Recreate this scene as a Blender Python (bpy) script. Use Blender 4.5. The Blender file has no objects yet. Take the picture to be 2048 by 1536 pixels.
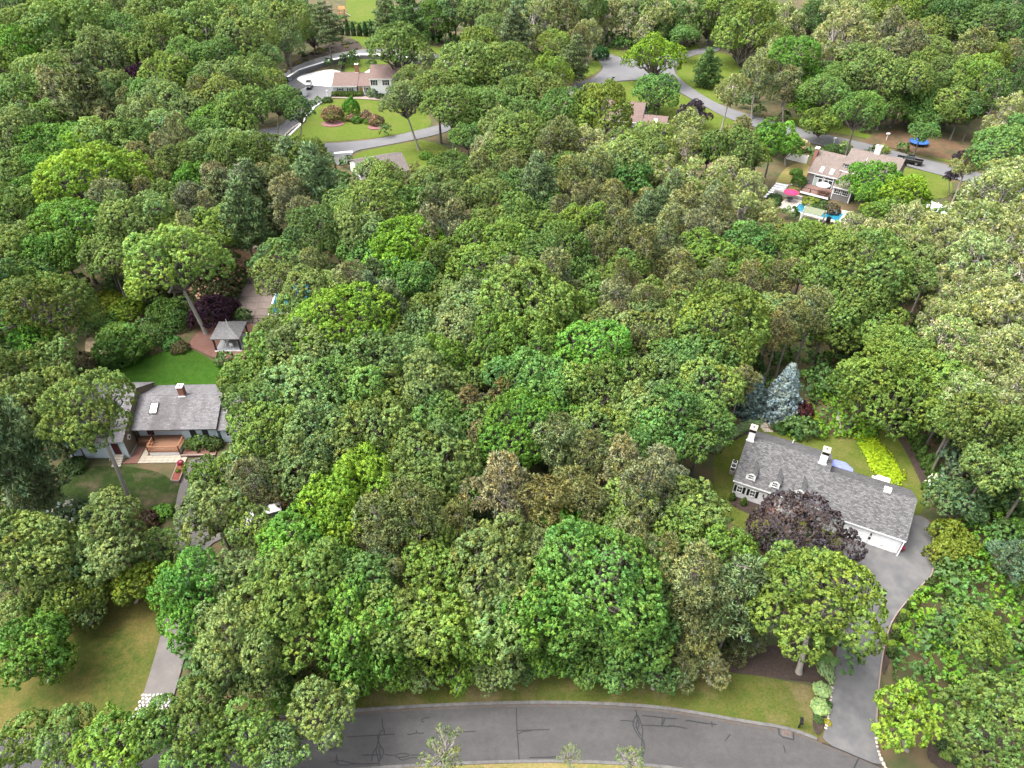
import bpy, bmesh, math, random
import numpy as np
from mathutils import Vector, Matrix

scn = bpy.context.scene
COL = scn.collection
R = math.radians
# ------------------------------------------------------------------ camera
cam = bpy.data.cameras.new("camera")
cam.sensor_fit = 'HORIZONTAL'; cam.sensor_width = 36.0
cam.lens = 36.0 * 1422.0 / 2048.0
cam.clip_start = 1.0; cam.clip_end = 6000.0
camo = bpy.data.objects.new("camera", cam); COL.objects.link(camo)
camo.location = (0, 0, 66.0)
camo.rotation_euler = (R(90 - 39.0), 0, 0)
scn.camera = camo
# ------------------------------------------------------------------ sky and sun (bright overcast)
SUN_ELEV, SUN_AZ = 62.0, 262.0       # degrees; azimuth clockwise from +Y
w = bpy.data.worlds.new("World"); scn.world = w; w.use_nodes = True
nt = w.node_tree
bg = nt.nodes["Background"]
sky = nt.nodes.new("ShaderNodeTexSky"); sky.sky_type = 'NISHITA'; sky.sun_disc = False
sky.sun_elevation = R(SUN_ELEV); sky.sun_rotation = R(SUN_AZ)
sky.air_density = 0.8; sky.dust_density = 6.0; sky.ozone_density = 0.6; sky.altitude = 50
hs = nt.nodes.new("ShaderNodeHueSaturation"); hs.inputs['Saturation'].default_value = 0.35
nt.links.new(sky.outputs[0], hs.inputs['Color'])
nt.links.new(hs.outputs[0], bg.inputs['Color'])
bg.inputs['Strength'].default_value = 0.15
sl = bpy.data.lights.new("sun", 'SUN'); sl.energy = 1.1; sl.angle = R(40); sl.color = (1.0, 0.965, 0.9)
so = bpy.data.objects.new("sun", sl); COL.objects.link(so)
d = Vector((math.sin(R(SUN_AZ)) * math.cos(R(SUN_ELEV)), math.cos(R(SUN_AZ)) * math.cos(R(SUN_ELEV)), math.sin(R(SUN_ELEV))))
so.rotation_euler = (-d).to_track_quat('-Z', 'Y').to_euler(); so.location = (0, 0, 120)
scn.view_settings.view_transform = 'Standard'; scn.view_settings.look = 'None'
scn.view_settings.exposure = 1.88; scn.view_settings.gamma = 1.0
scn.view_settings.use_curve_mapping = False
cy = scn.cycles
cy.max_bounces = 6; cy.diffuse_bounces = 4; cy.glossy_bounces = 2; cy.transmission_bounces = 3
cy.transparent_max_bounces = 4; cy.caustics_reflective = False; cy.caustics_refractive = False
cy.use_adaptive_sampling = True; cy.adaptive_threshold = 0.02
cy.use_denoising = True

# ------------------------------------------------------------------ helpers
rng = np.random.default_rng(7)
random.seed(7)

def tag(o, label=None, cat=None, group=None, kind=None):
    if label: o["label"] = label
    if cat: o["category"] = cat
    if group: o["group"] = group
    if kind: o["kind"] = kind
    return o

def empty(name, loc=(0, 0, 0), rz=0.0, label=None, cat=None, group=None):
    o = bpy.data.objects.new(name, None); COL.objects.link(o)
    o.empty_display_size = 0.3
    o.location = loc if len(loc) == 3 else (loc[0], loc[1], 0.0)
    o.rotation_euler = (0, 0, rz)
    return tag(o, label, cat, group)

def link(name, me, parent=None, loc=(0, 0, 0), rot=(0, 0, 0), sc=(1, 1, 1)):
    o = bpy.data.objects.new(name, me); COL.objects.link(o)
    if parent: o.parent = parent
    o.location = loc; o.rotation_euler = rot; o.scale = sc
    return o

class MB:
    def __init__(s): s.v = []; s.f = []
    def add(s, vs, fs):
        n = len(s.v); s.v += [tuple(p) for p in vs]; s.f += [tuple(i + n for i in f) for f in fs]; return s
    def box(s, x0, x1, y0, y1, z0, z1):
        return s.add([(x0,y0,z0),(x1,y0,z0),(x1,y1,z0),(x0,y1,z0),(x0,y0,z1),(x1,y0,z1),(x1,y1,z1),(x0,y1,z1)],
                     [(0,3,2,1),(4,5,6,7),(0,1,5,4),(1,2,6,5),(2,3,7,6),(3,0,4,7)])
    def taper(s, x0, x1, y0, y1, z0, z1, i):
        return s.add([(x0,y0,z0),(x1,y0,z0),(x1,y1,z0),(x0,y1,z0),(x0+i,y0+i,z1),(x1-i,y0+i,z1),(x1-i,y1-i,z1),(x0+i,y1-i,z1)],
                     [(0,3,2,1),(4,5,6,7),(0,1,5,4),(1,2,6,5),(2,3,7,6),(3,0,4,7)])
    def quad(s, a, b, c, d): return s.add([a, b, c, d], [(0, 1, 2, 3)])
    def slab(s, a, b, c, d, t):
        q = [a, b, c, d]; lo = [(p[0], p[1], p[2] - t) for p in q]
        return s.add(q + lo, [(0,1,2,3),(7,6,5,4),(0,4,5,1),(1,5,6,2),(2,6,7,3),(3,7,4,0)])
    def prism(s, pts, z0, z1):
        n = len(pts)
        s.add([(p[0],p[1],z0) for p in pts] + [(p[0],p[1],z1) for p in pts],
              [tuple(range(n))[::-1], tuple(range(n, 2*n))] + [(i,(i+1)%n,n+(i+1)%n,n+i) for i in range(n)])
        return s
    def extr(s, prof, x0, x1):      # profile in (y,z) swept along x
        n = len(prof)
        return s.add([(x0,p[0],p[1]) for p in prof] + [(x1,p[0],p[1]) for p in prof],
              [tuple(range(n))[::-1], tuple(range(n, 2*n))] + [(i,(i+1)%n,n+(i+1)%n,n+i) for i in range(n)])
    def tube(s, p0, p1, r0, r1=None, n=8):
        r1 = r0 if r1 is None else r1
        p0 = Vector(p0); p1 = Vector(p1); d = (p1-p0).normalized()
        u = d.orthogonal().normalized(); v = d.cross(u)
        ring = lambda p, r: [p + (u*math.cos(2*math.pi*i/n) + v*math.sin(2*math.pi*i/n))*r for i in range(n)]
        return s.add(ring(p0, r0)+ring(p1, r1), [(i,(i+1)%n,n+(i+1)%n,n+i) for i in range(n)]+[tuple(range(n))[::-1], tuple(range(n,2*n))])
    def build(s, name, mat, parent=None, smooth=False, loc=(0,0,0), rot=(0,0,0), bevel=0):
        me = bpy.data.meshes.new(name); me.from_pydata(s.v, [], s.f); 
        bm = bmesh.new(); bm.from_mesh(me); bmesh.ops.recalc_face_normals(bm, faces=bm.faces)
        if bevel: bmesh.ops.bevel(bm, geom=list(bm.edges), offset=bevel, segments=1, affect='EDGES', clamp_overlap=True)
        bm.to_mesh(me); bm.free()
        if smooth:
            for p in me.polygons: p.use_smooth = True
        me.materials.append(mat)
        return link(name, me, parent, loc, rot)

# ------------------------------------------------------------------ materials
def new_mat(name):
    m = bpy.data.materials.new(name); m.use_nodes = True
    t = m.node_tree; b = t.nodes["Principled BSDF"]; return m, t, b
def N(t, typ, **kw):
    n = t.nodes.new(typ)
    for k, v in kw.items():
        if k in n.inputs: n.inputs[k].default_value = v
        else: setattr(n, k, v)
    return n
def mat(name, col, rough=0.8, c2=None, scale=2.0, amt=0.5, spec=0.3, bump=0.0, bscale=None, metal=0.0, stretch=None, c3=None, s3=0.3, a3=0.5, lo=0.35, hi=0.65):
    m, t, b = new_mat(name)
    b.inputs['Roughness'].default_value = rough; b.inputs['Specular IOR Level'].default_value = spec; b.inputs['Metallic'].default_value = metal
    L = t.links
    tc = N(t, 'ShaderNodeTexCoord')
    src = tc.outputs['Object']
    if stretch:
        mp = N(t, 'ShaderNodeMapping'); mp.inputs['Scale'].default_value = stretch; L.new(src, mp.inputs[0]); src = mp.outputs[0]
    if c2 is None: c2 = tuple(x * 0.8 for x in col)
    nz = N(t, 'ShaderNodeTexNoise', Scale=scale, Detail=5.0, Roughness=0.6); L.new(src, nz.inputs['Vector'])
    rp = N(t, 'ShaderNodeMapRange'); rp.inputs['From Min'].default_value = lo; rp.inputs['From Max'].default_value = hi; rp.inputs['To Max'].default_value = amt * 2 if amt < .5 else 1.0
    L.new(nz.outputs['Fac'], rp.inputs['Value'])
    mx = N(t, 'ShaderNodeMix', data_type='RGBA'); mx.inputs['A'].default_value = (*col, 1); mx.inputs['B'].default_value = (*c2, 1)
    L.new(rp.outputs[0], mx.inputs['Factor']); out = mx.outputs['Result']
    if c3 is not None:
        n3 = N(t, 'ShaderNodeTexNoise', Scale=s3, Detail=4.0, Roughness=0.65); L.new(tc.outputs['Object'], n3.inputs['Vector'])
        r3 = N(t, 'ShaderNodeMapRange'); r3.inputs['From Min'].default_value = 0.48; r3.inputs['From Max'].default_value = 0.68; r3.inputs['To Max'].default_value = a3
        L.new(n3.outputs['Fac'], r3.inputs['Value'])
        m3 = N(t, 'ShaderNodeMix', data_type='RGBA'); m3.inputs['B'].default_value = (*c3, 1); L.new(out, m3.inputs['A']); L.new(r3.outputs[0], m3.inputs['Factor']); out = m3.outputs['Result']
    L.new(out, b.inputs['Base Color'])
    if bump:
        nb = N(t, 'ShaderNodeTexNoise', Scale=bscale or scale * 3, Detail=4.0); L.new(src, nb.inputs['Vector'])
        bp = N(t, 'ShaderNodeBump', Strength=bump, Distance=0.05); L.new(nb.outputs['Fac'], bp.inputs['Height']); L.new(bp.outputs[0], b.inputs['Normal'])
    return m
def plain(name, col, rough=0.6, spec=0.3, metal=0.0):
    m, t, b = new_mat(name); b.inputs['Base Color'].default_value = (*col, 1); b.inputs['Roughness'].default_value = rough
    b.inputs['Specular IOR Level'].default_value = spec; b.inputs['Metallic'].default_value = metal; return m
def leaf_mat(name, trans=0.2, rough=0.55, spec=0.25):
    m, t, b = new_mat(name); L = t.links
    oi = N(t, 'ShaderNodeObjectInfo'); at = N(t, 'ShaderNodeAttribute', attribute_name='tint')
    mu = N(t, 'ShaderNodeMix', data_type='RGBA', blend_type='MULTIPLY'); mu.inputs['Factor'].default_value = 1.0
    L.new(oi.outputs['Color'], mu.inputs['A']); L.new(at.outputs['Color'], mu.inputs['B'])
    L.new(mu.outputs['Result'], b.inputs['Base Color'])
    b.inputs['Roughness'].default_value = rough; b.inputs['Specular IOR Level'].default_value = spec
    tr = N(t, 'ShaderNodeBsdfTranslucent'); L.new(mu.outputs['Result'], tr.inputs['Color'])
    ms = N(t, 'ShaderNodeMixShader'); ms.inputs[0].default_value = trans
    L.new(b.outputs[0], ms.inputs[1]); L.new(tr.outputs[0], ms.inputs[2])
    L.new(ms.outputs[0], t.nodes['Material Output'].inputs['Surface'])
    return m
def shingle_mat(name, c1, c2, mortar, course=0.16, tab=0.3, blotch=None):
    m, t, b = new_mat(name); L = t.links
    b.inputs['Roughness'].default_value = 0.9; b.inputs['Specular IOR Level'].default_value = 0.25
    tc = N(t, 'ShaderNodeTexCoord')
    br = N(t, 'ShaderNodeTexBrick'); br.inputs['Color1'].default_value = (*c1, 1); br.inputs['Color2'].default_value = (*c2, 1); br.inputs['Mortar'].default_value = (*mortar, 1)
    br.inputs['Scale'].default_value = 1.0; br.inputs['Brick Width'].default_value = tab; br.inputs['Row Height'].default_value = course; br.inputs['Mortar Size'].default_value = 0.012
    L.new(tc.outputs['Object'], br.inputs['Vector'])
    nz = N(t, 'ShaderNodeTexNoise', Scale=5.5, Detail=7.0, Roughness=0.85); L.new(tc.outputs['Object'], nz.inputs['Vector'])
    rp = N(t, 'ShaderNodeMapRange'); rp.inputs['From Min'].default_value = .3; rp.inputs['From Max'].default_value = .7; rp.inputs['To Min'].default_value = .55; rp.inputs['To Max'].default_value = 1.45
    L.new(nz.outputs['Fac'], rp.inputs['Value'])
    mu = N(t, 'ShaderNodeMix', data_type='RGBA', blend_type='MULTIPLY'); mu.inputs['Factor'].default_value = 1
    L.new(br.outputs['Color'], mu.inputs['A']); L.new(rp.outputs[0], mu.inputs['B']); out = mu.outputs['Result']
    if blotch:
        mp = N(t, 'ShaderNodeMapping'); mp.inputs['Scale'].default_value = (0.55, 0.16, 0.16); L.new(tc.outputs['Object'], mp.inputs[0])
        n2 = N(t, 'ShaderNodeTexNoise', Scale=1.0, Detail=4.0); L.new(mp.outputs[0], n2.inputs['Vector'])
        r2 = N(t, 'ShaderNodeMapRange'); r2.inputs['From Min'].default_value = .45; r2.inputs['From Max'].default_value = .7; r2.inputs['To Max'].default_value = .6; L.new(n2.outputs['Fac'], r2.inputs['Value'])
        m2 = N(t, 'ShaderNodeMix', data_type='RGBA'); m2.inputs['B'].default_value = (*blotch, 1); L.new(out, m2.inputs['A']); L.new(r2.outputs[0], m2.inputs['Factor']); out = m2.outputs['Result']
    L.new(out, b.inputs['Base Color'])
    bp = N(t, 'ShaderNodeBump', Strength=0.4, Distance=0.02); L.new(br.outputs['Fac'], bp.inputs['Height']); bp.invert = True; L.new(bp.outputs[0], b.inputs['Normal'])
    return m
def siding_mat(name, c, board=0.13):
    m, t, b = new_mat(name); L = t.links
    b.inputs['Roughness'].default_value = 0.65
    tc = N(t, 'ShaderNodeTexCoord'); sp = N(t, 'ShaderNodeSeparateXYZ'); L.new(tc.outputs['Object'], sp.inputs[0])
    dv = N(t, 'ShaderNodeMath', operation='DIVIDE'); dv.inputs[1].default_value = board; L.new(sp.outputs['Z'], dv.inputs[0])
    fr = N(t, 'ShaderNodeMath', operation='FRACT'); L.new(dv.outputs[0], fr.inputs[0])
    nz = N(t, 'ShaderNodeTexNoise', Scale=1.3, Detail=4.0); L.new(tc.outputs['Object'], nz.inputs['Vector'])
    mx = N(t, 'ShaderNodeMix', data_type='RGBA'); mx.inputs['A'].default_value = (*c, 1); mx.inputs['B'].default_value = (*[x*.86 for x in c], 1); L.new(nz.outputs['Fac'], mx.inputs['Factor'])
    L.new(mx.outputs['Result'], b.inputs['Base Color'])
    bp = N(t, 'ShaderNodeBump', Strength=0.8, Distance=0.02); L.new(fr.outputs[0], bp.inputs['Height']); L.new(bp.outputs[0], b.inputs['Normal'])
    return m

def asphalt(name, a, b, c):
    m = mat(name, a, .9, b, .5, 1, bump=.3, bscale=40, stretch=(.25,1.2,1), c3=c, s3=.1, a3=.75)
    t = m.node_tree; bs = t.nodes['Principled BSDF']; src = bs.inputs['Base Color'].links[0].from_socket
    tc = [q for q in t.nodes if q.type == 'TEX_COORD'][0]
    for sc_, lo_, hi_ in ((22.0, .8, 1.2), (1.6, .86, 1.14)):
        nz = N(t, 'ShaderNodeTexNoise', Scale=sc_, Detail=6.0, Roughness=0.75); t.links.new(tc.outputs['Object'], nz.inputs['Vector'])
        rp = N(t, 'ShaderNodeMapRange'); rp.inputs['From Min'].default_value = .3; rp.inputs['From Max'].default_value = .7; rp.inputs['To Min'].default_value = lo_; rp.inputs['To Max'].default_value = hi_
        t.links.new(nz.outputs['Fac'], rp.inputs['Value'])
        mu = N(t, 'ShaderNodeMix', data_type='RGBA', blend_type='MULTIPLY'); mu.inputs['Factor'].default_value = 1
        t.links.new(src, mu.inputs['A']); t.links.new(rp.outputs[0], mu.inputs['B']); src = mu.outputs['Result']
    t.links.new(src, bs.inputs['Base Color']); return m
M = {}
M['forest'] = mat('forest_floor', (0.05,0.062,0.022), 0.95, (0.11,0.072,0.04), 0.35, 1, bump=.6, bscale=2.0, c3=(0.035,0.06,0.02), s3=.12, a3=.8)
def lawn(n, a, b, c, s3=.25, a3=.7):
    m = mat(n, a, 0.95, b, 1.1, 1, spec=.1, bump=.9, bscale=9, c3=c, s3=s3, a3=a3)
    t = m.node_tree; bs = t.nodes['Principled BSDF']; src = bs.inputs['Base Color'].links[0].from_socket
    tc = [q for q in t.nodes if q.type == 'TEX_COORD'][0]
    nz = N(t, 'ShaderNodeTexNoise', Scale=4.5, Detail=8.0, Roughness=0.8); t.links.new(tc.outputs['Object'], nz.inputs['Vector'])
    rp = N(t, 'ShaderNodeMapRange'); rp.inputs['From Min'].default_value = .3; rp.inputs['From Max'].default_value = .7; rp.inputs['To Min'].default_value = .6; rp.inputs['To Max'].default_value = 1.4
    t.links.new(nz.outputs['Fac'], rp.inputs['Value'])
    mu = N(t, 'ShaderNodeMix', data_type='RGBA', blend_type='MULTIPLY'); mu.inputs['Factor'].default_value = 1
    t.links.new(src, mu.inputs['A']); t.links.new(rp.outputs[0], mu.inputs['B']); t.links.new(mu.outputs['Result'], bs.inputs['Base Color'])
    return m
M['lawn_moss'] = lawn('moss_lawn', (0.0429,0.0663,0.0125), (0.0858,0.0819,0.0203), (0.1482,0.1053,0.0390), .14, .6)
M['lawn_road'] = lawn('verge_lawn', (0.0546,0.0780,0.0140), (0.0858,0.0858,0.0218), (0.1716,0.1287,0.0702), .2, .7)
M['lawn_dark'] = lawn('painted_shade_lawn', (0.0172,0.0328,0.0078), (0.0281,0.0452,0.0109), (0.1014,0.0741,0.0507), .28, .8)  # tree shade over the front lawn is put into these darker greens; brown is dirt
M['lawn_green'] = lawn('green_lawn', (0.0234,0.0663,0.0062), (0.0351,0.0858,0.0094), (0.0507,0.0858,0.0117), .2, .5)
M['lawn_house'] = lawn('house_lawn', (0.0585,0.0858,0.0125), (0.0819,0.0975,0.0187), (0.1248,0.1092,0.0390), .22, .6)
M['lawn_far'] = lawn('far_lawn', (0.0663,0.1014,0.0140), (0.0897,0.1209,0.0195), (0.1170,0.1209,0.0312), .1, .6)
M['lawn_dry'] = lawn('dry_lawn', (0.1560,0.1404,0.0468), (0.2028,0.1560,0.0663), (0.0936,0.1326,0.0234), .15, .7)
M['mulch'] = mat('mulch', (0.03,0.022,0.018), .95, (0.055,0.038,0.03), 5, 1, bump=.8)
M['dirt'] = mat('pine_straw', (0.12,0.068,0.036), .95, (0.075,0.05,0.028), .8, 1, bump=.5, c3=(0.045,0.05,0.02), s3=.2, a3=.9)
M['sand'] = mat('sandy_path', (0.3,0.23,0.15), .95, (0.2,0.15,0.09), 1.2, 1, bump=.4)
M['asphalt'] = asphalt('road_asphalt', (0.055,0.0535,0.0535), (0.066,0.0642,0.064), (0.0445,0.0435,0.0435))
M['asphalt_far'] = mat('far_asphalt', (0.115,0.115,0.122), .9, (0.14,0.138,0.142), .4, 1, c3=(0.095,0.095,0.1), s3=.1)
M['asphalt_drive'] = mat('driveway_asphalt', (0.092,0.091,0.094), .9, (0.125,0.122,0.12), .7, 1, bump=.25, bscale=40, c3=(0.072,0.072,0.077), s3=.25, a3=.7)
M['asphalt_left'] = mat('old_driveway', (0.115,0.104,0.1), .9, (0.14,0.127,0.12), .8, 1, bump=.25, bscale=40, c3=(0.085,0.08,0.078), s3=.3, a3=.5)
M['crack'] = plain('crack_sealant', (0.018,0.018,0.02), .6)
M['concrete'] = mat('concrete', (0.34,0.325,0.3), .85, (0.27,0.26,0.24), 1.5, 1)
M['white_concrete'] = mat('white_concrete', (0.72,0.72,0.72), .85, (0.66,0.66,0.66), 1.0, 1)
M['kerb'] = mat('kerb', (0.13,0.125,0.12), .9, (0.085,0.082,0.08), 2, 1)
M['cobble'] = mat('cobble', (0.4,0.385,0.36), .85, (0.28,0.27,0.25), 3, 1)
M['brick'] = mat('brick_paving', (0.17,0.085,0.066), .9, (0.13,0.065,0.05), 5, 1, c3=(0.19,0.115,0.092), s3=.5)
M['brickwall'] = mat('chimney_brick', (0.28,0.13,0.1), .9, (0.2,0.09,0.07), 7, 1)
M['slab'] = mat('paving_slab', (0.24,0.19,0.165), .85, (0.2,0.16,0.14), 1.2, 1)
M['slab_pale'] = mat('pale_slab', (0.34,0.3,0.24), .85, (0.28,0.245,0.2), 1.5, 1)
M['pool_slab'] = mat('pool_paving', (0.4,0.36,0.31), .8, (0.34,0.31,0.27), 1, 1)
M['water'] = mat('pool_water', (0.015,0.13,0.2), .05, (0.02,0.17,0.25), .6, 1, spec=.5, bump=.25, bscale=4)
M['white'] = mat('white_paint', (0.8,0.8,0.8), .5, (0.74,0.74,0.74), 1, 1)
M['white_siding'] = siding_mat('white_siding', (0.8,0.8,0.82))
M['blue_siding'] = siding_mat('blue_siding', (0.6,0.7,0.78))
M['olive_shingle'] = mat('olive_shingle', (0.15,0.125,0.085), .9, (0.11,0.09,0.06), 4, 1, stretch=(1,1,5))
M['grey_shingle_wall'] = mat('grey_shingle_wall', (0.2,0.19,0.19), .9, (0.14,0.13,0.13), 4, 1, stretch=(1,1,5))
M['roof_grey'] = shingle_mat('grey_roof', (0.145,0.141,0.143), (0.062,0.061,0.062), (0.036,0.036,0.037), .14, .33)
M['roof_silver'] = shingle_mat('silver_roof', (0.18,0.174,0.18), (0.12,0.115,0.12), (0.055,0.052,0.055), .2, .4, blotch=(0.06,0.053,0.054))
M['roof_brown'] = shingle_mat('brown_roof', (0.17,0.118,0.105), (0.135,0.095,0.085), (0.1,0.07,0.065), .18, .4)
M['roof_tan'] = shingle_mat('tan_roof', (0.18,0.145,0.128), (0.14,0.112,0.1), (0.1,0.08,0.072), .18, .4)
M['roof_far'] = shingle_mat('far_roof', (0.14,0.12,0.112), (0.11,0.095,0.09), (0.08,0.07,0.066), .18, .4)
M['roof_pav'] = shingle_mat('pavilion_roof', (0.21,0.205,0.207), (0.15,0.146,0.147), (0.07,0.068,0.068), .2, .35)
M['black'] = plain('black_paint', (0.012,0.012,0.014), .4)
M['dark'] = plain('dark_trim', (0.03,0.022,0.02), .5)
M['glass'] = plain('window_glass', (0.03,0.04,0.045), .06, .6)
M['skylight'] = plain('skylight_glass', (0.55,0.6,0.65), .08, .6)
M['door_red'] = plain('oxblood_door', (0.07,0.018,0.02), .5)
M['door_wood'] = plain('wooden_door', (0.3,0.14,0.05), .5)
M['deck'] = mat('deck_boards', (0.2,0.105,0.065), .8, (0.16,0.085,0.05), 1.5, 1, stretch=(.4,6,1))
M['deck_rail'] = mat('rail_wood', (0.3,0.14,0.08), .7, (0.24,0.11,0.06), 3, 1)
M['deck_grey'] = mat('grey_floor', (0.38,0.39,0.4), .8, (0.33,0.34,0.35), 1, 1)
M['post'] = mat('dark_post', (0.045,0.028,0.022), .7, (0.03,0.02,0.016), 3, 1)
M['stone'] = mat('field_stone', (0.42,0.38,0.32), .9, (0.28,0.25,0.21), 2, 1, bump=.5)
M['metal'] = plain('grey_metal', (0.35,0.35,0.36), .4, .5, .8)
M['tyre'] = plain('tyre_rubber', (0.015,0.015,0.015), .8)
M['carblack'] = plain('black_car_paint', (0.012,0.012,0.014), .18, .6)
M['carsilver'] = plain('silver_car_paint', (0.5,0.5,0.5), .25, .6, .3)
M['lamp'] = plain('car_lamp', (0.7,0.7,0.68), .2, .6)
M['redlamp'] = plain('tail_lamp', (0.4,0.02,0.02), .3, .5)
M['blue_cloth'] = mat('blue_canvas', (0.16,0.19,0.52), .8, (0.2,0.23,0.56), 1, 1)
M['pink_cloth'] = mat('pink_canvas', (0.6,0.03,0.11), .8, (0.54,0.03,0.1), 1, 1)
M['white_cloth'] = mat('white_canvas', (0.75,0.72,0.76), .8, (0.7,0.67,0.7), 1, 1)
M['tramp'] = plain('trampoline_mat', (0.03,0.1,0.34), .6)
M['green_door'] = plain('pale_green_panel', (0.35,0.45,0.4), .3)
M['bark'] = mat('bark', (0.17,0.15,0.13), .95, (0.1,0.088,0.075), 3, 1, stretch=(3,3,.6), bump=.6)
M['bark_pale'] = mat('pale_bark', (0.36,0.33,0.29), .95, (0.25,0.225,0.195), 3, 1, stretch=(3,3,.6), bump=.6)
M['bark_pine'] = mat('pine_bark', (0.24,0.21,0.19), .95, (0.14,0.12,0.105), 3, 1, stretch=(3,3,.6), bump=.6)
M['leaf'] = leaf_mat('leaf', .36)
M['needle'] = leaf_mat('needle', .1, .6, .2)
M['petal'] = leaf_mat('petal', .2, .7, .1)
# ------------------------------------------------------------------ ground and paving sheets
POLY = {}
POLY['lawn_road'] = [(-48.88,29.06),(-46.72,30.03),(-43.44,30.39),(-33.32,30.76),(-23.19,31.77),(-15.75,32.34),(-9.19,32.81),(0.33,33.20),(7.00,33.15),(13.01,32.81),(16.73,32.29),(21.60,31.35),(25.42,30.80),(27.98,29.68),(29.39,31.77),(30.54,34.42),(29.75,34.92),(26.11,35.68),(22.40,36.46),(18.53,36.72),(8.65,36.46),(-1.18,36.46),(-10.94,35.94),(-15.69,35.17),(-22.09,33.68),(-28.44,32.72),(-33.53,31.31),(-43.37,30.62),(-49.14,29.50)]
POLY['lawn_moss'] = [(-54.72,37.24),(-58.14,44.69),(-49.24,44.07),(-41.64,45.00),(-37.03,45.31),(-36.08,41.68),(-35.83,39.41),(-35.47,36.20),(-35.32,33.88),(-33.53,31.31),(-43.51,30.53),(-46.77,30.12),(-50.04,29.50)]
POLY['lawn_front_left'] = [(-60.75,57.27),(-62.67,63.09),(-56.29,64.41),(-50.69,64.86),(-44.36,63.52),(-42.01,60.94),(-41.69,61.79),(-40.90,57.91),(-40.21,55.72),(-46.50,56.49),(-53.93,55.72)]
POLY['lawn_back_left'] = [(-62.58,83.04),(-61.05,86.36),(-56.13,88.40),(-52.43,91.04),(-49.17,89.58),(-46.02,87.12),(-44.04,85.73),(-38.27,85.48),(-36.47,78.97),(-45.16,78.97),(-59.63,78.97)]
POLY['lawn_house'] = [(25.35,62.22),(26.63,67.15),(28.10,69.54),(30.94,70.72),(33.51,72.74),(35.18,71.32),(38.78,69.74),(43.02,70.32),(46.17,71.52),(49.98,72.53),(53.67,77.85),(54.12,72.53),(52.51,65.77),(51.26,60.10),(49.86,57.27),(48.26,56.10),(37.62,49.91),(35.75,52.73),(31.98,55.72),(27.97,54.06),(25.83,54.96),(25.05,58.07)]
POLY['lawn_azalea'] = [(-57.26,181.46),(-57.45,188.79),(-56.16,197.79),(-55.41,210.60),(-51.06,214.24),(-41.48,213.78),(-33.71,210.15),(-24.49,204.04),(-20.48,189.93),(-29.20,185.07),(-36.46,181.46),(-46.31,179.35),(-52.67,179.35)]
POLY['lawn_garage'] = [(-39.43,170.62),(-34.77,174.57),(-28.33,177.97),(-22.34,181.46),(-14.79,173.90),(-15.95,164.34),(-17.64,156.12),(-22.10,155.00),(-30.48,157.83),(-37.19,159.86)]
POLY['lawn_upper'] = [(-60.94,285.47),(-57.86,289.20),(-44.90,283.26),(-31.08,273.35),(-16.51,267.94),(-10.28,265.31),(-10.84,256.41),(-21.25,260.16),(-30.25,264.65),(-39.02,265.31),(-49.21,269.28),(-53.94,273.35)]
POLY['lawn_top'] = [(-73.96,351.74),(-62.04,296.93),(-52.85,296.93),(-55.04,322.35),(-61.85,362.59),(-75.49,362.59)]
POLY['lawn_junction'] = [(17.76,215.17),(21.17,221.34),(26.96,226.79),(33.50,230.37),(41.41,231.42),(46.95,227.30),(50.23,218.46),(53.80,208.38),(57.77,200.67),(61.32,192.62),(57.52,182.53),(49.01,185.07),(42.70,193.80),(36.33,206.19),(28.14,209.26),(18.18,210.60)]
POLY['lawn_corner'] = [(57.24,256.41),(69.13,265.96),(76.75,261.43),(72.81,232.46),(64.91,212.86),(59.53,208.38),(56.37,213.78),(53.37,224.79),(51.13,233.52),(54.71,246.25)]
POLY['lawn_verge'] = [(21.65,237.82),(25.72,252.14),(29.80,256.41),(29.87,246.83),(26.52,238.92),(21.17,231.42)]
POLY['lawn_wood'] = [(29.90,276.12),(43.88,260.16),(55.50,267.94),(67.72,276.12),(66.32,269.28),(55.02,260.16),(41.33,253.96),(35.31,260.16),(29.34,269.95)]
POLY['lawn_side'] = [(91.13,162.83),(94.87,161.93),(99.42,157.83),(100.63,155.56),(96.11,146.16),(89.53,144.89),(83.54,148.76)]
POLY['lawn_dry'] = [(55.39,144.89),(62.48,159.86),(67.84,165.88),(71.53,164.34),(66.95,151.42),(59.23,148.76),(52.82,137.57),(54.61,132.99),(60.72,126.93),(56.00,124.45),(51.34,128.62),(51.26,137.57)]
POLY['lawn_far_verge'] = [(73.01,195.78),(81.04,187.29),(91.05,182.53),(98.18,172.25),(105.00,165.88),(105.90,162.83),(107.56,167.44),(103.39,175.58),(96.04,179.00),(89.91,189.93),(79.47,199.02)]
POLY['driveway_garage'] = [(27.94,29.68),(29.01,31.08),(30.19,33.68),(31.82,37.24),(33.69,40.53),(35.48,43.46),(36.88,47.89),(37.84,51.30),(39.18,54.21),(42.12,54.21),(46.30,55.72),(48.31,56.49),(49.30,56.03),(49.76,54.96),(47.13,49.23),(46.35,47.76),(44.94,46.71),(42.21,44.56),(39.65,42.27),(37.98,39.97),(36.17,36.72),(34.23,32.72),(33.22,30.17),(32.96,28.84),(33.03,27.34)]
POLY['driveway_left'] = [(-35.00,33.10),(-35.00,33.10),(-35.26,33.98),(-35.47,36.20),(-35.83,39.41),(-36.55,43.77),(-37.93,49.23),(-39.54,54.21),(-41.02,58.07),(-41.72,62.22),(-42.38,66.23),(-36.23,66.23),(-35.93,63.52),(-38.74,63.52),(-39.17,61.79),(-38.64,58.07),(-37.39,55.34),(-33.15,58.07),(-29.93,59.69),(-28.18,58.87),(-27.09,55.72),(-30.83,54.21),(-35.39,52.01),(-34.45,47.89),(-33.58,43.77),(-32.88,39.69),(-32.52,36.72),(-32.30,33.98),(-32.07,33.10),(-32.07,33.10)]
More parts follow.
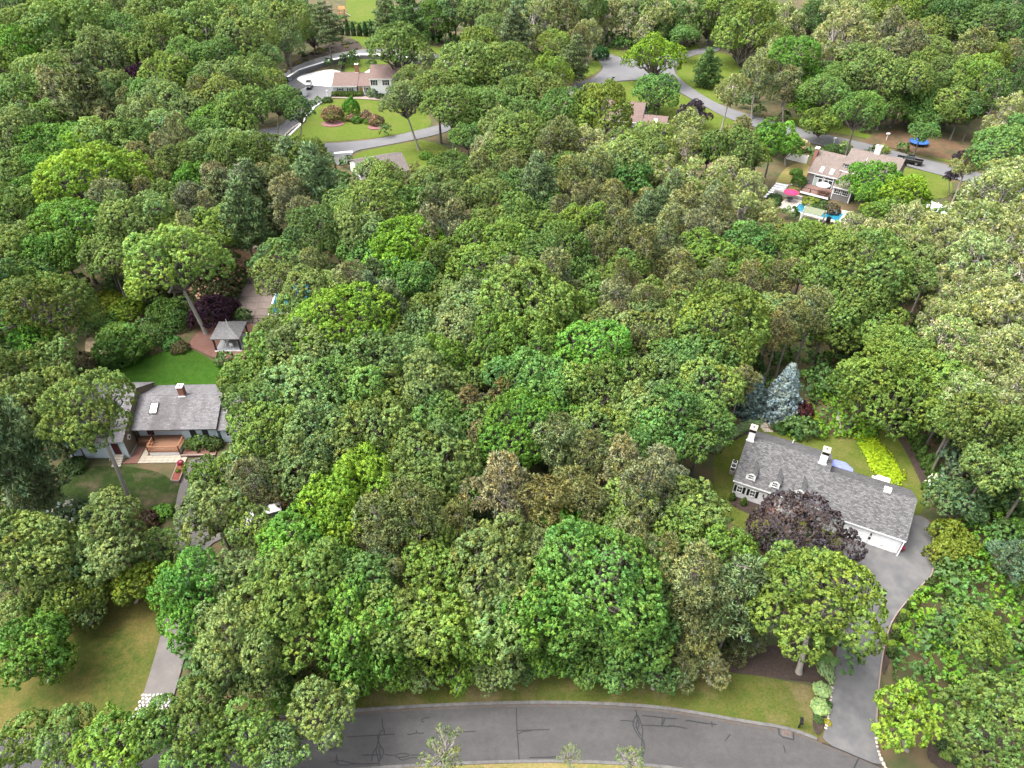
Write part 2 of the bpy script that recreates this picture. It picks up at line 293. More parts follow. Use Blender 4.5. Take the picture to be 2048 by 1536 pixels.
POLY['loop_drive'] = [(-68.94,187.29),(-61.71,189.93),(-61.16,195.78),(-59.45,210.60),(-63.34,219.89),(-70.18,223.30),(-73.06,237.82),(-68.00,240.02),(-57.15,237.82),(-54.42,226.29),(-52.76,214.70),(-55.89,212.86),(-57.75,195.78),(-58.74,184.34),(-58.03,181.46),(-52.51,178.66),(-46.04,177.97),(-36.30,180.40),(-29.11,184.34),(-23.03,188.79),(-16.76,193.80),(-15.66,187.29),(-22.41,182.18),(-28.41,178.66),(-34.87,175.24),(-39.46,172.91),(-38.92,164.34),(-42.61,163.73),(-43.60,171.92),(-51.29,173.24),(-57.99,175.24),(-66.57,179.00)]
POLY['upper_road'] = [(-74.38,236.73),(-70.40,250.35),(-62.64,261.43),(-53.51,268.61),(-41.27,269.28),(-28.34,262.71),(-15.98,257.65),(-2.34,252.74),(9.08,243.39),(8.56,236.73),(-2.28,245.10),(-15.67,251.54),(-27.77,256.41),(-40.43,262.71),(-52.63,263.36),(-61.52,255.79),(-69.05,244.52),(-72.50,232.46)]
POLY['sidewalk'] = [(-71.92,231.42),(-68.85,243.67),(-61.33,254.87),(-52.47,262.39),(-40.31,261.75),(-27.69,255.48),(-15.62,250.65),(-2.28,244.24),(-2.25,241.14),(-15.40,246.25),(-27.28,250.95),(-39.74,257.34),(-51.79,258.27),(-60.55,250.95),(-68.00,240.02),(-70.40,227.81)]
POLY['concrete_court'] = [(-68.06,233.52),(-65.90,237.82),(-59.81,243.95),(-55.49,241.70),(-54.33,238.92),(-54.34,224.29),(-58.71,226.29),(-63.90,226.29)]
POLY['junction_road'] = [(27.40,267.94),(29.40,270.62),(35.24,259.53),(40.57,254.57),(50.53,258.90),(55.35,262.07),(66.32,269.28),(73.99,271.98),(72.62,265.96),(64.97,262.71),(57.01,255.18),(52.07,243.39),(52.50,232.46),(56.67,215.17),(60.45,206.19),(65.89,199.84),(72.20,193.01),(80.30,185.07),(88.55,179.35),(95.58,171.92),(100.63,166.81),(107.22,160.74),(115.11,152.24),(112.43,147.45),(102.79,154.16),(99.42,157.83),(94.87,161.93),(91.00,166.81),(83.38,172.25),(77.44,176.59),(69.65,184.34),(63.61,191.07),(58.40,197.39),(53.98,209.26),(50.10,219.41),(47.12,228.32),(41.56,232.46),(33.63,231.42),(27.05,227.81),(21.25,222.32),(15.53,214.70),(14.32,219.41),(19.40,228.32),(25.25,233.52),(29.09,242.26),(29.98,247.99),(28.28,258.27)]
POLY['side_drive'] = [(47.96,173.90),(50.99,182.18),(55.36,184.34),(62.33,186.17),(61.39,182.53),(54.28,179.70),(49.82,173.90)]
POLY['mulch_bed_tree'] = [(20.44,36.46),(21.93,38.59),(26.19,39.41),(31.26,39.41),(31.71,37.77),(30.71,35.17),(28.59,30.39),(27.54,30.39),(28.30,32.72),(29.90,35.38),(27.05,35.58),(24.27,36.09)]
POLY['mulch_bed_front'] = [(26.28,58.63),(27.43,60.10),(34.36,55.72),(32.89,54.81),(30.19,55.72),(27.55,57.12)]
POLY['mulch_bed_curve'] = [(26.36,67.15),(27.07,68.58),(30.31,70.92),(33.60,72.53),(33.27,71.32),(30.61,69.93),(28.03,68.10),(27.01,66.50)]
POLY['mulch_bed_arbor'] = [(52.56,74.61),(53.17,73.56),(53.33,67.62),(52.58,61.36),(51.93,58.87),(51.26,60.10),(51.45,62.22),(51.94,67.15),(51.97,71.52)]
POLY['mulch_bed_drive'] = [(50.23,55.72),(49.34,52.01),(46.96,47.89),(44.87,45.94),(42.02,43.77),(40.21,41.98),(38.62,39.41),(36.65,36.20),(36.16,36.20),(37.97,39.69),(39.79,42.09),(42.32,44.44),(44.99,46.58),(46.57,47.89)]
POLY['mulch_bed_corner'] = [(37.24,29.06),(38.76,30.39),(41.41,27.51),(40.26,26.10),(37.10,27.76)]
POLY['dirt_yard'] = [(83.99,173.90),(96.83,187.29),(106.04,187.29),(116.30,173.90),(111.41,164.34),(103.63,168.07),(96.42,173.90),(89.69,179.00)]
POLY['dirt_clearing'] = [(-53.48,118.54),(-53.86,124.45),(-45.63,126.51),(-40.76,122.44),(-42.21,116.66),(-48.19,114.82)]
POLY['brick_terrace'] = [(-51.34,90.64),(-50.62,96.19),(-48.46,98.38),(-41.41,96.91),(-38.72,89.97),(-38.72,87.12),(-45.71,87.37),(-49.30,89.97)]
POLY['garden_path'] = [(-68.20,92.67),(-67.51,93.78),(-63.90,89.31),(-61.05,86.36),(-61.47,83.04),(-63.67,84.25),(-66.17,88.66)]
POLY['rock_garden'] = [(-73.86,237.82),(-73.43,249.17),(-70.23,264.65),(-61.46,283.26),(-57.78,283.26),(-51.85,269.28),(-58.42,266.62),(-65.81,260.16),(-70.67,251.54)]
POLY['gravel_verge'] = [(3.14,33.68),(3.97,36.20),(6.17,36.20),(6.91,33.20),(5.02,33.15)]
def chaikin(p, n=2):
    for _ in range(n):
        q = []
        for i in range(len(p)):
            a, b = p[i], p[(i+1) % len(p)]
            q += [(a[0]*.75+b[0]*.25, a[1]*.75+b[1]*.25), (a[0]*.25+b[0]*.75, a[1]*.25+b[1]*.75)]
        p = q
    return p
def sheet(name, pts, z, m, parent=None, smooth=2):
    p = chaikin(pts, smooth) if smooth else pts
    mb = MB(); mb.add([(x, y, z) for x, y in p], [tuple(range(len(p)))])
    o = mb.build(name, m, parent)
    if o.data.polygons[0].normal.z < 0:
        o.data.flip_normals()
    if parent is None: o["kind"] = "structure"
    return o
def inside(poly, x, y):
    c = False; n = len(poly); j = n - 1
    for i in range(n):
        xi, yi = poly[i]; xj, yj = poly[j]
        if (yi > y) != (yj > y) and x < (xj-xi)*(y-yi)/(yj-yi)+xi: c = not c
        j = i
    return c
g = MB(); g.quad((-2500,-600,0),(2500,-600,0),(2500,4000,0),(-2500,4000,0))
tag(g.build('forest_ground', M['forest']), kind='structure')
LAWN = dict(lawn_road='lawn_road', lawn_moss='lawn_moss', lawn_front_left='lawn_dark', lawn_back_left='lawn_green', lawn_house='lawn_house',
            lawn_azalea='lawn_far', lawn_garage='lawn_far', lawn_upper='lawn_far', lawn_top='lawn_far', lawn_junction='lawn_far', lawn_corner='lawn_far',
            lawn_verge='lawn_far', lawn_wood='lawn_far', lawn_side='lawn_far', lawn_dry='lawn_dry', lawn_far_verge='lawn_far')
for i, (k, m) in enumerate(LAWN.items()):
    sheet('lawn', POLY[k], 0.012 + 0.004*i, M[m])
for i, (k, n, m) in enumerate([('mulch_bed_tree','mulch_bed','mulch'),('mulch_bed_front','mulch_bed','mulch'),('mulch_bed_curve','mulch_bed','mulch'),
        ('mulch_bed_arbor','mulch_bed','mulch'),('mulch_bed_drive','mulch_bed','mulch'),('mulch_bed_corner','mulch_bed','mulch'),('dirt_yard','dirt_ground','dirt'),
        ('dirt_clearing','dirt_ground','dirt'),('garden_path','path','sand'),('rock_garden','planting_bed','mulch')]):
    sheet(n, POLY[k], 0.085 + 0.004*i, M[m])
for i, (k, n, m) in enumerate([('loop_drive','driveway','asphalt_far'),('upper_road','road','asphalt_far'),('junction_road','road','asphalt_far'),('side_drive','driveway','asphalt_far'),
        ('driveway_garage','driveway','asphalt_drive'),('driveway_left','driveway','asphalt_left'),('concrete_court','pavement','white_concrete')]):
    sheet(n, POLY[k], 0.14 + 0.004*i, M[m])
sw = POLY['sidewalk']; n = len(sw)//2
sb = MB()
for i in range(n-1):
    a, b, c, e = sw[i], sw[i+1], sw[len(sw)-2-i], sw[len(sw)-1-i]
    sb.prism([a, b, c, e], 0.0, 0.34)
tag(sb.build('pavement', M['white_concrete']), kind='structure')

# front road swept along its kerb line
NK = [(-62.22,26.51),(-52.79,28.84),(-43.46,30.44),(-33.39,30.94),(-23.19,31.77),(-15.76,32.36),(-9.20,32.84),(0.33,33.22),(7.01,33.17),(13.01,32.84),(16.73,32.31),(21.60,31.38),(25.42,30.80),(27.98,29.68),(30.98,28.36),(33.16,27.34),(37.51,24.90),(43.44,20.43)]
def offset(line, dist):
    out = []
    for i, p in enumerate(line):
        a = line[max(0, i-1)]; b = line[min(len(line)-1, i+1)]
        dx, dy = b[0]-a[0], b[1]-a[1]; l = math.hypot(dx, dy)
        out.append((p[0] + dy/l*dist, p[1] - dx/l*dist))
    return out
def smoothline(p, it=2):
    for _ in range(it):
        q = [p[0]]
        for a, b in zip(p[:-1], p[1:]):
            q += [(a[0]*.75+b[0]*.25, a[1]*.75+b[1]*.25), (a[0]*.25+b[0]*.75, a[1]*.25+b[1]*.75)]
        p = q + [p[-1]]
    return p
NK = smoothline(NK)
def strip(name, m, l0, l1, z0, z1, parent=None):
    mb = MB(); n = len(l0)
    if z0 == z1:
        mb.add([(x,y,z1) for x,y in l0]+[(x,y,z1) for x,y in l1], [(i, n+i, n+i+1, i+1) for i in range(n-1)])
    else:
        V = [(x,y,z0) for x,y in l0]+[(x,y,z1) for x,y in l0]+[(x,y,z1) for x,y in l1]+[(x,y,z0) for x,y in l1]
        F = []
        for i in range(n-1):
            for k in range(3): F.append((k*n+i, (k+1)*n+i, (k+1)*n+i+1, k*n+i+1))
        F += [(0, n, 2*n, 3*n), (n-1, 4*n-1, 3*n-1, 2*n-1)]
        mb.add(V, F)
    o = mb.build(name, m, parent)
    if parent is None: o['kind'] = 'structure'
    return o
ROADW = 5.1
road = strip('road', M['asphalt'], NK, offset(NK, ROADW), 0.19, 0.19)
NKcut = [p for p in NK if p[0] < 28.06]
strip('kerb', M['kerb'], offset(NKcut, -0.28), offset(NKcut, 0.02), 0.0, 0.3)
SK = offset(NK, ROADW)
strip('kerb', M['kerb'], offset(SK, -0.02), offset(SK, 0.25), 0.0, 0.29)
strip('lawn', M['lawn_dry'], offset(SK, 0.25), offset(SK, 6.0), 0.2, 0.2)
# leaf-stained gutter along the kerb
strip('gutter_stain', mat('gutter_dirt', (0.075,0.055,0.042), .95, (0.075,0.07,0.067), 2.5, 1), offset(NK, 0.02), offset(NK, 0.26), 0.194, 0.194, road)
def seal(pts, wd=0.1, z=0.199):
    pts = smoothline(pts, 1); a = offset(pts, wd/2); b = offset(pts, -wd/2)
    return strip('crack_seal', M['crack'], a, b, z, z, road)
for k, ln in enumerate([[(-12.07,31.82),(-11.95,31.09),(-11.72,30.73),(-11.68,30.33)],
[(-11.74,30.73),(-12.13,30.64),(-12.13,30.03),(-12.20,29.33),(-12.22,28.82),(-11.91,28.23),(-11.71,27.56)],
[(-12.30,30.29),(-12.13,29.76),(-11.89,29.33),(-11.54,28.99),(-11.49,28.65),(-11.72,28.14)],
[(-12.07,29.33),(-12.37,28.99),(-12.48,28.56),(-12.48,27.98)],
[(-11.89,29.33),(-11.96,28.90),(-11.73,28.48),(-11.77,27.98)],
[(-16.78,31.72),(-14.98,31.83)],
[(-15.04,30.13),(-12.21,30.29),(-10.70,30.38)],
[(-7.57,31.91),(-8.25,31.86),(-8.45,31.59),(-8.12,31.47)],
[(-9.58,30.38),(-9.27,30.33),(-8.75,30.51),(-8.38,30.42),(-8.05,30.51)],
[(-8.75,30.51),(-8.77,30.73)],
[(-6.95,30.48),(-3.37,30.63)],
[(0.40,32.83),(0.44,30.91),(0.55,29.59),(0.63,28.14)],
[(-13.44,28.52),(-11.78,28.55)],
[(-11.40,28.61),(-11.08,28.52),(-10.46,28.50),(-10.13,28.65),(-9.52,28.68),(-9.07,28.52),(-9.57,28.35),(-10.26,28.31),(-10.45,28.44)],
[(-9.07,28.52),(-8.02,28.55),(-7.74,28.40),(-8.16,28.27),(-9.13,28.31),(-9.45,28.10),(-9.93,28.10),(-10.13,28.31)],
[(-16.11,27.89),(-15.37,28.10),(-14.47,27.89),(-13.57,27.74),(-11.76,27.81)],
[(-15.68,28.56),(-15.63,27.64),(-14.17,27.69),(-13.93,27.81)],
[(-15.63,28.31),(-15.40,27.77)],
[(0.47,30.71),(3.45,30.80)],
[(0.58,30.38),(0.92,30.60),(1.82,30.69)],
[(10.01,31.63),(10.69,31.61),(11.36,31.52)],
[(11.62,32.65),(11.67,32.18),(11.33,31.72),(11.15,31.27),(11.34,30.60),(11.70,29.94)],
[(11.67,32.18),(11.85,31.84),(11.94,31.27),(12.03,30.71),(11.83,30.05)],
[(11.64,32.12),(11.65,31.61),(11.40,31.16),(11.57,30.60),(11.74,30.21)],
[(11.72,31.72),(11.77,31.27),(11.49,30.82),(11.71,30.38)],
[(11.83,30.05),(11.70,29.18),(11.48,28.33),(11.53,27.97)],
[(11.87,29.94),(11.99,29.50),(11.81,28.75),(11.58,28.33)],
[(12.17,32.09),(13.69,31.93),(14.36,31.84),(15.37,31.78)],
[(14.02,31.84),(13.83,31.27),(13.89,31.10)],
[(14.24,31.84),(14.07,31.50),(13.86,31.21)],
[(11.99,31.18),(13.67,31.14),(14.45,31.07),(15.03,31.16)],
[(14.47,31.16),(15.35,31.05),(16.11,30.88)],
[(16.11,31.50),(16.26,31.67),(17.02,31.50),(18.12,31.33),(18.89,31.25)],
[(18.51,31.55),(18.44,30.99)],
[(19.34,29.77),(19.98,30.38)],
[(1.55,28.31),(3.51,28.33),(3.73,28.42),(4.38,28.25)],
[(24.55,30.98),(24.36,30.17),(25.58,29.85)],
[(25.58,29.85),(25.81,30.57)],
[(24.53,29.37),(24.51,28.71)],
[(30.95,28.28),(30.52,27.85),(30.11,27.34)],
[(28.09,29.59),(29.55,28.97),(30.95,28.28),(32.56,27.51)]]):
    seal(ln, z=0.197 + 0.0006*k)
drain = empty('storm_drain', (*(25.16, 30.57), 0.2), R(-14), 'rusty square storm drain grate set in the road by the kerb', 'drain')
mb = MB(); mb.box(-.42,.42,-.42,.42,-.1,.012); mb.build('frame', M['kerb'], drain)
for i in range(6): MB().box(-.36+.13*i, -.30+.13*i, -.36, .36, .013, .035).build('bar', mat('rust', (0.12,0.07,0.055), .8) if i == 0 else bpy.data.materials['rust'], drain)

# kerbstone edging and boulders
def stone(parent, x, y, z, s, name='stone', m=None):
    mb = MB()
    r = random.Random(int(x*971+y*131))
    V = []
    for k, (h, q) in enumerate([(0,.9),(.55,1.0),(1.0,.55)]):
        for i in range(6):
            a = i*math.pi/3 + k*.3; rr = q*(.8+.4*r.random())
            V.append((math.cos(a)*rr, math.sin(a)*rr*.8, h*.75))
    F = [tuple(range(6))[::-1], tuple(range(12,18))]
    for k in range(2):
        for i in range(6): F.append((k*6+i, k*6+(i+1)%6, k*6+6+(i+1)%6, k*6+6+i))
    mb.add([(a*s, b*s, c*s) for a,b,c in V], F)
    return mb.build(name, m or M['stone'], parent, loc=(x, y, z), rot=(0,0,r.random()*6), bevel=.02)
def along(line, step):
    out = []; acc = 0
    for a, b in zip(line[:-1], line[1:]):
        l = math.dist(a, b); t = acc
        while t < l: out.append((a[0]+(b[0]-a[0])*t/l, a[1]+(b[1]-a[1])*t/l)); t += step
        acc = t - l
    return out
def stone_row(name, label, line, s, step, cat='edging'):
    o = empty(name, (line[0][0], line[0][1], 0), 0, label, cat)
    for x, y in along(line, step):
        stone(o, x-line[0][0]+random.uniform(-.05,.05), y-line[0][1]+random.uniform(-.05,.05), .12, s*random.uniform(.75,1.25))
    return o
stone_row('stone_edging', 'row of pale field stones curving round the right mouth of the garage driveway', [(33.21, 30.03), (32.92, 28.84), (32.93, 27.76), (33.17, 26.84)], .2, .38)
stone_row('stone_edging', 'short row of pale stones along the left side of the garage driveway', [(30.79, 34.87), (30.12, 33.20), (29.39, 31.77), (28.81, 30.76)], .17, .34)
stone_row('stone_edging', 'line of white stones at the bend of the loop driveway', [(-58.27, 179.35), (-58.74, 184.34), (-57.72, 189.93), (-56.12, 195.78)], .4, .8)
stone_row('stone_edging', 'row of white stones below the arborvitae hedge', [(-57.30, 289.20), (-52.83, 286.95), (-45.82, 283.26)], .3, 1.6)
# driveway edging rail of pale block on the right of the garage driveway
ed = [(50.02, 55.26), (47.25, 49.23), (46.46, 47.76), (45.02, 46.65), (42.29, 44.50), (39.73, 42.21), (38.04, 39.86), (36.27, 36.72), (34.33, 32.72), (33.36, 30.39)]
ed = smoothline(ed, 2)
strip('kerb', M['slab'], offset(ed, -0.02), offset(ed, 0.1), 0.0, 0.3)
# cobbled apron at the foot of the left driveway
apron = empty('cobble_apron', (*(-33.64, 33.49), 0), 0, 'apron of pale round cobbles at the foot of the left driveway', 'paving')
apron['kind'] = 'structure'; del apron['category']
ax0, ay0 = (-35.30, 34.08); ax1, ay1 = (-32.14, 34.08); ax2, ay2 = (-33.72, 31.77)
me0 = None
for j in range(7):
    for i in range(9):
        x = ax0 + (ax1-ax0)*(i+.5*(j%2))/9.0 + random.uniform(-.03,.03); y = ay0 - .34*j + random.uniform(-.03,.03)
        if me0 is None:
            o = stone(apron, x-apron.location.x, y-apron.location.y, .14, .19, 'cobble', M['cobble']); me0 = o.data; o.scale = (1,1,.5)
        else:
            o = link('cobble', me0, apron, (x-apron.location.x, y-apron.location.y, .14), (0,0,random.random()*6), (1,1,.5))
# ------------------------------------------------------------------ houses
def gable(h, a0, a1, b0, b1, ze, rb, zr, wallm, roofm, z0=0.0, oh=.3, ze2=None, ends=.22, walls=True, trim=True, name='wall', boxes=None):
    """gable roof over local x a0..a1; front eave b0 (height ze), ridge rb/zr, back eave b1; walls oh inside."""
    ze2 = ze if ze2 is None else ze2
    s1 = (zr-ze)/(rb-b0); s2 = (zr-ze2)/(b1-rb)
    rf = MB().slab((a0,b0,ze),(a1,b0,ze),(a1,rb,zr),(a0,rb,zr),.12)
    r1 = rf.build('roof', roofm, h)
    r2 = MB().slab((a0,rb+.002,zr),(a1,rb+.002,zr),(a1,b1,ze2),(a0,b1,ze2),.12).build('roof', roofm, h)
    MB().slab((a0+.02,rb-.14,zr-.14*s1+.03),(a1-.02,rb-.14,zr-.14*s1+.03),(a1-.02,rb+.14,zr-.14*s2+.03),(a0+.02,rb+.14,zr-.14*s2+.03),.025).build('ridge_cap', roofm, r1)
    if walls:
        wb0, wb1 = b0+oh, b1-oh
        prof = [(wb0,z0),(wb1,z0),(wb1,ze2+oh*s2-.14),(rb,zr-.14),(wb0,ze+oh*s1-.14)]
        MB().extr(prof, a0+ends, a1-ends).build(name, wallm, h)
    if trim:
        MB().box(a0,a1,b0-.03,b0+.02,ze-.22,ze-.03).build('fascia', M['white'], h)
        MB().box(a0,a1,b1-.02,b1+.03,ze2-.22,ze2-.03).build('fascia', M['white'], h)
        for a in (a0-.03, a1-.02):
            k = MB()
            k.add([(a,b0,ze-.2),(a+.05,b0,ze-.2),(a+.05,rb,zr-.2),(a,rb,zr-.2),(a,b0,ze+.01),(a+.05,b0,ze+.01),(a+.05,rb,zr+.01),(a,rb,zr+.01)],
                  [(0,1,2,3),(4,5,6,7),(0,1,5,4),(1,2,6,5),(2,3,7,6),(3,0,4,7)])
            k.build('rake_board', M['kerb'], h)
            k = MB()
            k.add([(a,rb,zr-.2),(a+.05,rb,zr-.2),(a+.05,b1,ze2-.2),(a,b1,ze2-.2),(a,rb,zr+.01),(a+.05,rb,zr+.01),(a+.05,b1,ze2+.01),(a,b1,ze2+.01)],
                  [(0,1,2,3),(4,5,6,7),(0,1,5,4),(1,2,6,5),(2,3,7,6),(3,0,4,7)])
            k.build('rake_board', M['kerb'], h)
    return r1, r2
def window(h, a, b, z, w, hh, face=-1, axis='y', frame=None, cols=2, rows=2, shutters=None):
    """window on a wall facing -y (axis y) or +-x (axis x); a,b centre on wall, z sill height"""
    fm = frame or M['white']
    def bx(mb, u0, u1, d0, d1, z0, z1):
        if axis == 'y': mb.box(a+u0, a+u1, b+face*max(d0,d1) if face < 0 else b+d0, b+face*min(d0,d1) if face < 0 else b+d1, z0, z1)
        else:
            lo, hi = sorted((b+face*d0, b+face*d1)); mb.box(lo, hi, a+u0, a+u1, z0, z1)
    f = MB(); t = .07
    bx(f,-w/2-t,-w/2,0,.06,z-t,z+hh+t); bx(f,w/2,w/2+t,0,.06,z-t,z+hh+t); bx(f,-w/2,w/2,0,.06,z+hh,z+hh+t); bx(f,-w/2,w/2,0,.08,z-t,z)
    bx(f,-w/2,w/2,.012,.045,z+hh*.48,z+hh*.52)
    for i in range(1,cols):
        u = -w/2+w*i/cols; bx(f,u-.015,u+.015,.012,.035,z,z+hh*.479); bx(f,u-.015,u+.015,.012,.035,z+hh*.521,z+hh)
    wn = f.build('window', fm, h)
    for k in range(2):
        p = MB(); bx(p,-w/2,w/2,.004,.011,z+hh*(.52*k)+.001,z+hh*(.48+.52*k)-.001); p.build('pane', M['glass'], wn)
    if shutters:
        for s in (-1,1):
            p = MB(); u = s*(w/2+t+.02+shutters/2); bx(p,u-shutters/2,u+shutters/2,.003,.045,z-t,z+hh+t); p.build('shutter', M['black'], h)
    return wn
def door(h, a, b, z, w, hh, m, axis='y', face=-1, surround=M['white']):
    t = .1; y0, y1 = b-.05, b
    f = MB(); f.box(a-w/2-t,a-w/2,y0,y1,z,z+hh+t); f.box(a+w/2,a+w/2+t,y0,y1,z,z+hh+t); f.box(a-w/2,a+w/2,y0,y1,z+hh,z+hh+t); f.build('door_frame', surround, h)
    dd = MB().box(a-w/2,a+w/2,b-.03,b-.003,z,z+hh).build('door', m, h)
    p = MB()
    for k in range(2):
        for c in range(2):
            p.box(a-w*.38+c*w*.42, a-w*.38+c*w*.42+w*.34, b-.042, b-.031, z+hh*(.08+.45*k), z+hh*(.44+.47*k))
    p.build('panel', m, dd)
    MB().box(a+w*.36,a+w*.42,b-.09,b-.031,z+hh*.47,z+hh*.5).build('handle', M['metal'], dd)
    return dd
def chimney(h, a0, a1, b0, b1, z0, z1, m, capm, band=None, flash=True):
    c = MB().box(a0,a1,b0,b1,z0,z1).build('chimney', m, h)
    if band: MB().box(a0-.02,a1+.02,b0-.02,b1+.02,z1-.45,z1-.05).build('band', band, c)
    MB().taper(a0-.07,a1+.07,b0-.07,b1+.07,z1,z1+.14,.04).build('cap', capm, c)
    MB().box(a0+.25,a1-.25,b0+.25,b1-.25,z1+.14,z1+.2).build('flue', M['kerb'], c)
    if flash: MB().box(a0-.09,a1+.09,b0-.13,b0-.005,z0+.2,z0+.42).build('flashing', M['white'], c)
    return c

# --- white cape house with dormers and garage
H1 = empty('cape_house', (26.75,59.48,0), R(-27), 'white cape house with three dormers, grey shingle roof and attached garage', 'house')
gable(H1, 0, 9.9, 0, 10.2, 2.9, 5.1, 5.96, M['white_siding'], M['roof_grey'])
gable(H1, 9.92, 12.8, -.42, 8.14, 2.77, 3.86, 5.33, M['white_siding'], M['roof_grey'], trim=False, ends=-.02)
gable(H1, 12.82, 19.32, -.44, 8.16, 2.8, 3.86, 5.38, M['white_siding'], M['roof_grey'])
for ac in (1.8, 4.6, 7.4):
    dm = empty('dormer', (ac, .58, 0)); dm.parent = H1
    w2 = .55
    MB().extr([(0,3.1),(2.0,3.1),(2.0,4.22),(0,4.22)], -w2, w2).build('wall', M['white'], dm)
    MB().add([(-w2,0,4.22),(w2,0,4.22),(0,0,4.6),(-w2,.06,4.22),(w2,.06,4.22),(0,.06,4.6)],[(0,1,2),(5,4,3),(0,3,4,1),(1,4,5,2),(2,5,3,0)]).build('gable', M['white'], dm)
    for s in (-1,1):
        MB().slab((s*(w2+.1),-.12,4.17),(0,-.12,4.69),(0,2.42,4.69),(s*(w2+.1),1.6,4.17),.06).build('roof', M['roof_grey'], dm)
        MB().box(min(s*w2,s*(w2-.12)),max(s*w2,s*(w2-.12)),-.04,-.002,3.2,4.2).build('corner_board', M['white'], dm)
    window(dm, 0, 0, 3.42, .5, .68, cols=3)
chimney(H1, .05, .78, 4.62, 5.5, 5.4, 7.5, M['white'], mat('tan_cap', (0.5,0.42,0.35), .9), M['black'])
chimney(H1, 8.5, 9.25, 4.6, 5.48, 5.4, 7.5, M['white'], bpy.data.materials['tan_cap'], M['black'])
window(H1, .97, .3, 1.02, .55, .9, shutters=.3); window(H1, 2.52, .3, 1.02, .55, .9, shutters=.3)
window(H1, 6.6, .3, 1.02, .55, .9, shutters=.3); window(H1, 8.4, .3, 1.02, .55, .9, shutters=.3)
door(H1, 4.78, .3, .35, .95, 1.75, M['black'])
MB().box(4.1,5.5,-.75,.28,0,.33).build('doorstep', M['brick'], H1)
MB().box(3.7,3.82,.15,.27,1.6,1.95).build('wall_lamp', M['black'], H1)
for (g0, g1) in ((13.25,15.65),(16.2,18.6)):
    gd = MB().box(g0,g1,-.15,-.142,.02,2.1).build('garage_door', M['white'], H1)
    for k in range(4):
        for c in range(4):
            ww = (g1-g0)/4
            MB().box(g0+c*ww+.05,g0+c*ww+ww-.05,-.178,-.151,.07+.515*k,.07+.515*k+.42).build('panel', M['white'], gd)
    MB().box((g0+g1)/2-.12,(g0+g1)/2-.06,-.2,-.179,.6,.74).build('handle', M['black'], gd)
    MB().box((g0+g1)/2+.06,(g0+g1)/2+.12,-.2,-.179,.6,.74).build('handle', M['black'], gd)
    fr = MB(); fr.box(g0-.14,g0,-.2,-.142,0,2.24); fr.box(g1,g1+.14,-.2,-.142,0,2.24); fr.box(g0,g1,-.2,-.142,2.1,2.24); fr.build('door_frame', M['white'], H1)
MB().box(15.86,15.98,-.26,-.142,1.68,1.98).build('wall_lamp', M['black'], H1)
pb = MB().box(15.74,16.06,-.19,-.142,.95,1.3).build('plaque', M['black'], H1)
MB().box(19.1,19.22,-.5,-.42,0,2.6).build('downpipe', M['white'], H1)
MB().box(15.85,16.6,3.6,4.2,5.0,5.62).build('vent_box', M['white'], H1)
MB().tube((5.2,8.6,4.0),(5.2,8.6,4.5),.06).build('vent_pipe', M['white'], H1)
# --- pale blue house with deck
H2 = empty('blue_house', (-50.07,68.38,0), R(1.5), 'pale blue house with weathered silver shingle roof and red-brown deck', 'house')
gable(H2, 0.22, 11.3, 0, 9.4, 2.8, 4.75, 4.89, M['blue_siding'], M['roof_silver'], walls=False, trim=False)
wm = MB()
wm.extr([(.35,0),(9.1,0),(9.1,2.8),(4.75,4.72),(.35,2.82)], 6.5, 11.1).build('wall', M['blue_siding'], H2)
MB().extr([(1.25,0),(9.1,0),(9.1,2.8),(4.75,4.72),(1.25,3.2)], .25, 6.49).build('wall', M['blue_siding'], H2)
MB().extr([(.3,2.8),(4.75,4.78),(9.1,2.86),(9.1,2.4),(4.75,4.3),(.3,2.4)], 11.101, 11.2).build('gable_trim', M['olive_shingle'], H2)
gable(H2, -7.6, .2, -2.45, 9.4, 3.0, 4.75, 6.05, M['blue_siding'], M['roof_silver'], trim=False, ends=.12, ze2=3.4)
MB().extr([(-2.16,0.3),(9.1,.3),(9.1,3.4),(4.75,5.9),(-2.16,2.98)], .081, .13).build('side_wall', M['olive_shingle'], H2)
MB().box(-.1,.14,-2.24,-2.16,.1,2.95).build('corner_board', M['blue_siding'], H2)
wd = empty('window', (.13,-.75,2.35)); wd.parent = H2; wd.rotation_euler = (R(45),0,0)
MB().box(0,.05,-.32,.32,-.32,.32).build('frame', M['white'], wd); MB().box(.051,.06,-.2,.2,-.2,.2).build('pane', M['glass'], wd)
gable(H2, 11.25, 16.4, .1, 9.2, 2.45, 4.75, 4.45, M['blue_siding'], M['roof_silver'], trim=False)
door(H2, -1.15, -2.15, .62, .95, 1.95, M['door_red'], surround=M['blue_siding'])
door(H2, 1.9, 1.25, .85, .95, 1.95, M['door_red'], surround=M['blue_siding'])
window(H2, 7.95, .35, 1.3, .62, 1.05, frame=M['dark']); window(H2, 9.55, .35, 1.3, .62, 1.05, frame=M['dark'])
window(H2, 12.6, .4, 1.2, .7, .9, frame=M['white']); window(H2, -4.2, -2.15, 1.2, .8, 1.1, frame=M['dark'])
c = chimney(H2, 5.6, 6.35, 4.45, 5.2, 4.4, 6.2, M['brickwall'], M['white_concrete'])
sk = empty('skylight', (2.6,2.9,4.07)); sk.parent = H2; sk.rotation_euler = (math.atan(.44),0,0)
mb = MB(); mb.box(-.55,-.45,-.85,.85,0,.16); mb.box(.45,.55,-.85,.85,0,.16); mb.box(-.45,.45,-.85,-.73,0,.16); mb.box(-.45,.45,.73,.85,0,.16); mb.build('frame', M['dark'], sk)
MB().box(-.45,.45,-.73,.73,.06,.1).build('pane', M['skylight'], sk)
dk = empty('deck', (0,0,0)); dk.parent = H2
MB().box(2.6,6.49,-1.95,1.24,.0,.68).build('skirt', M['white'], dk)
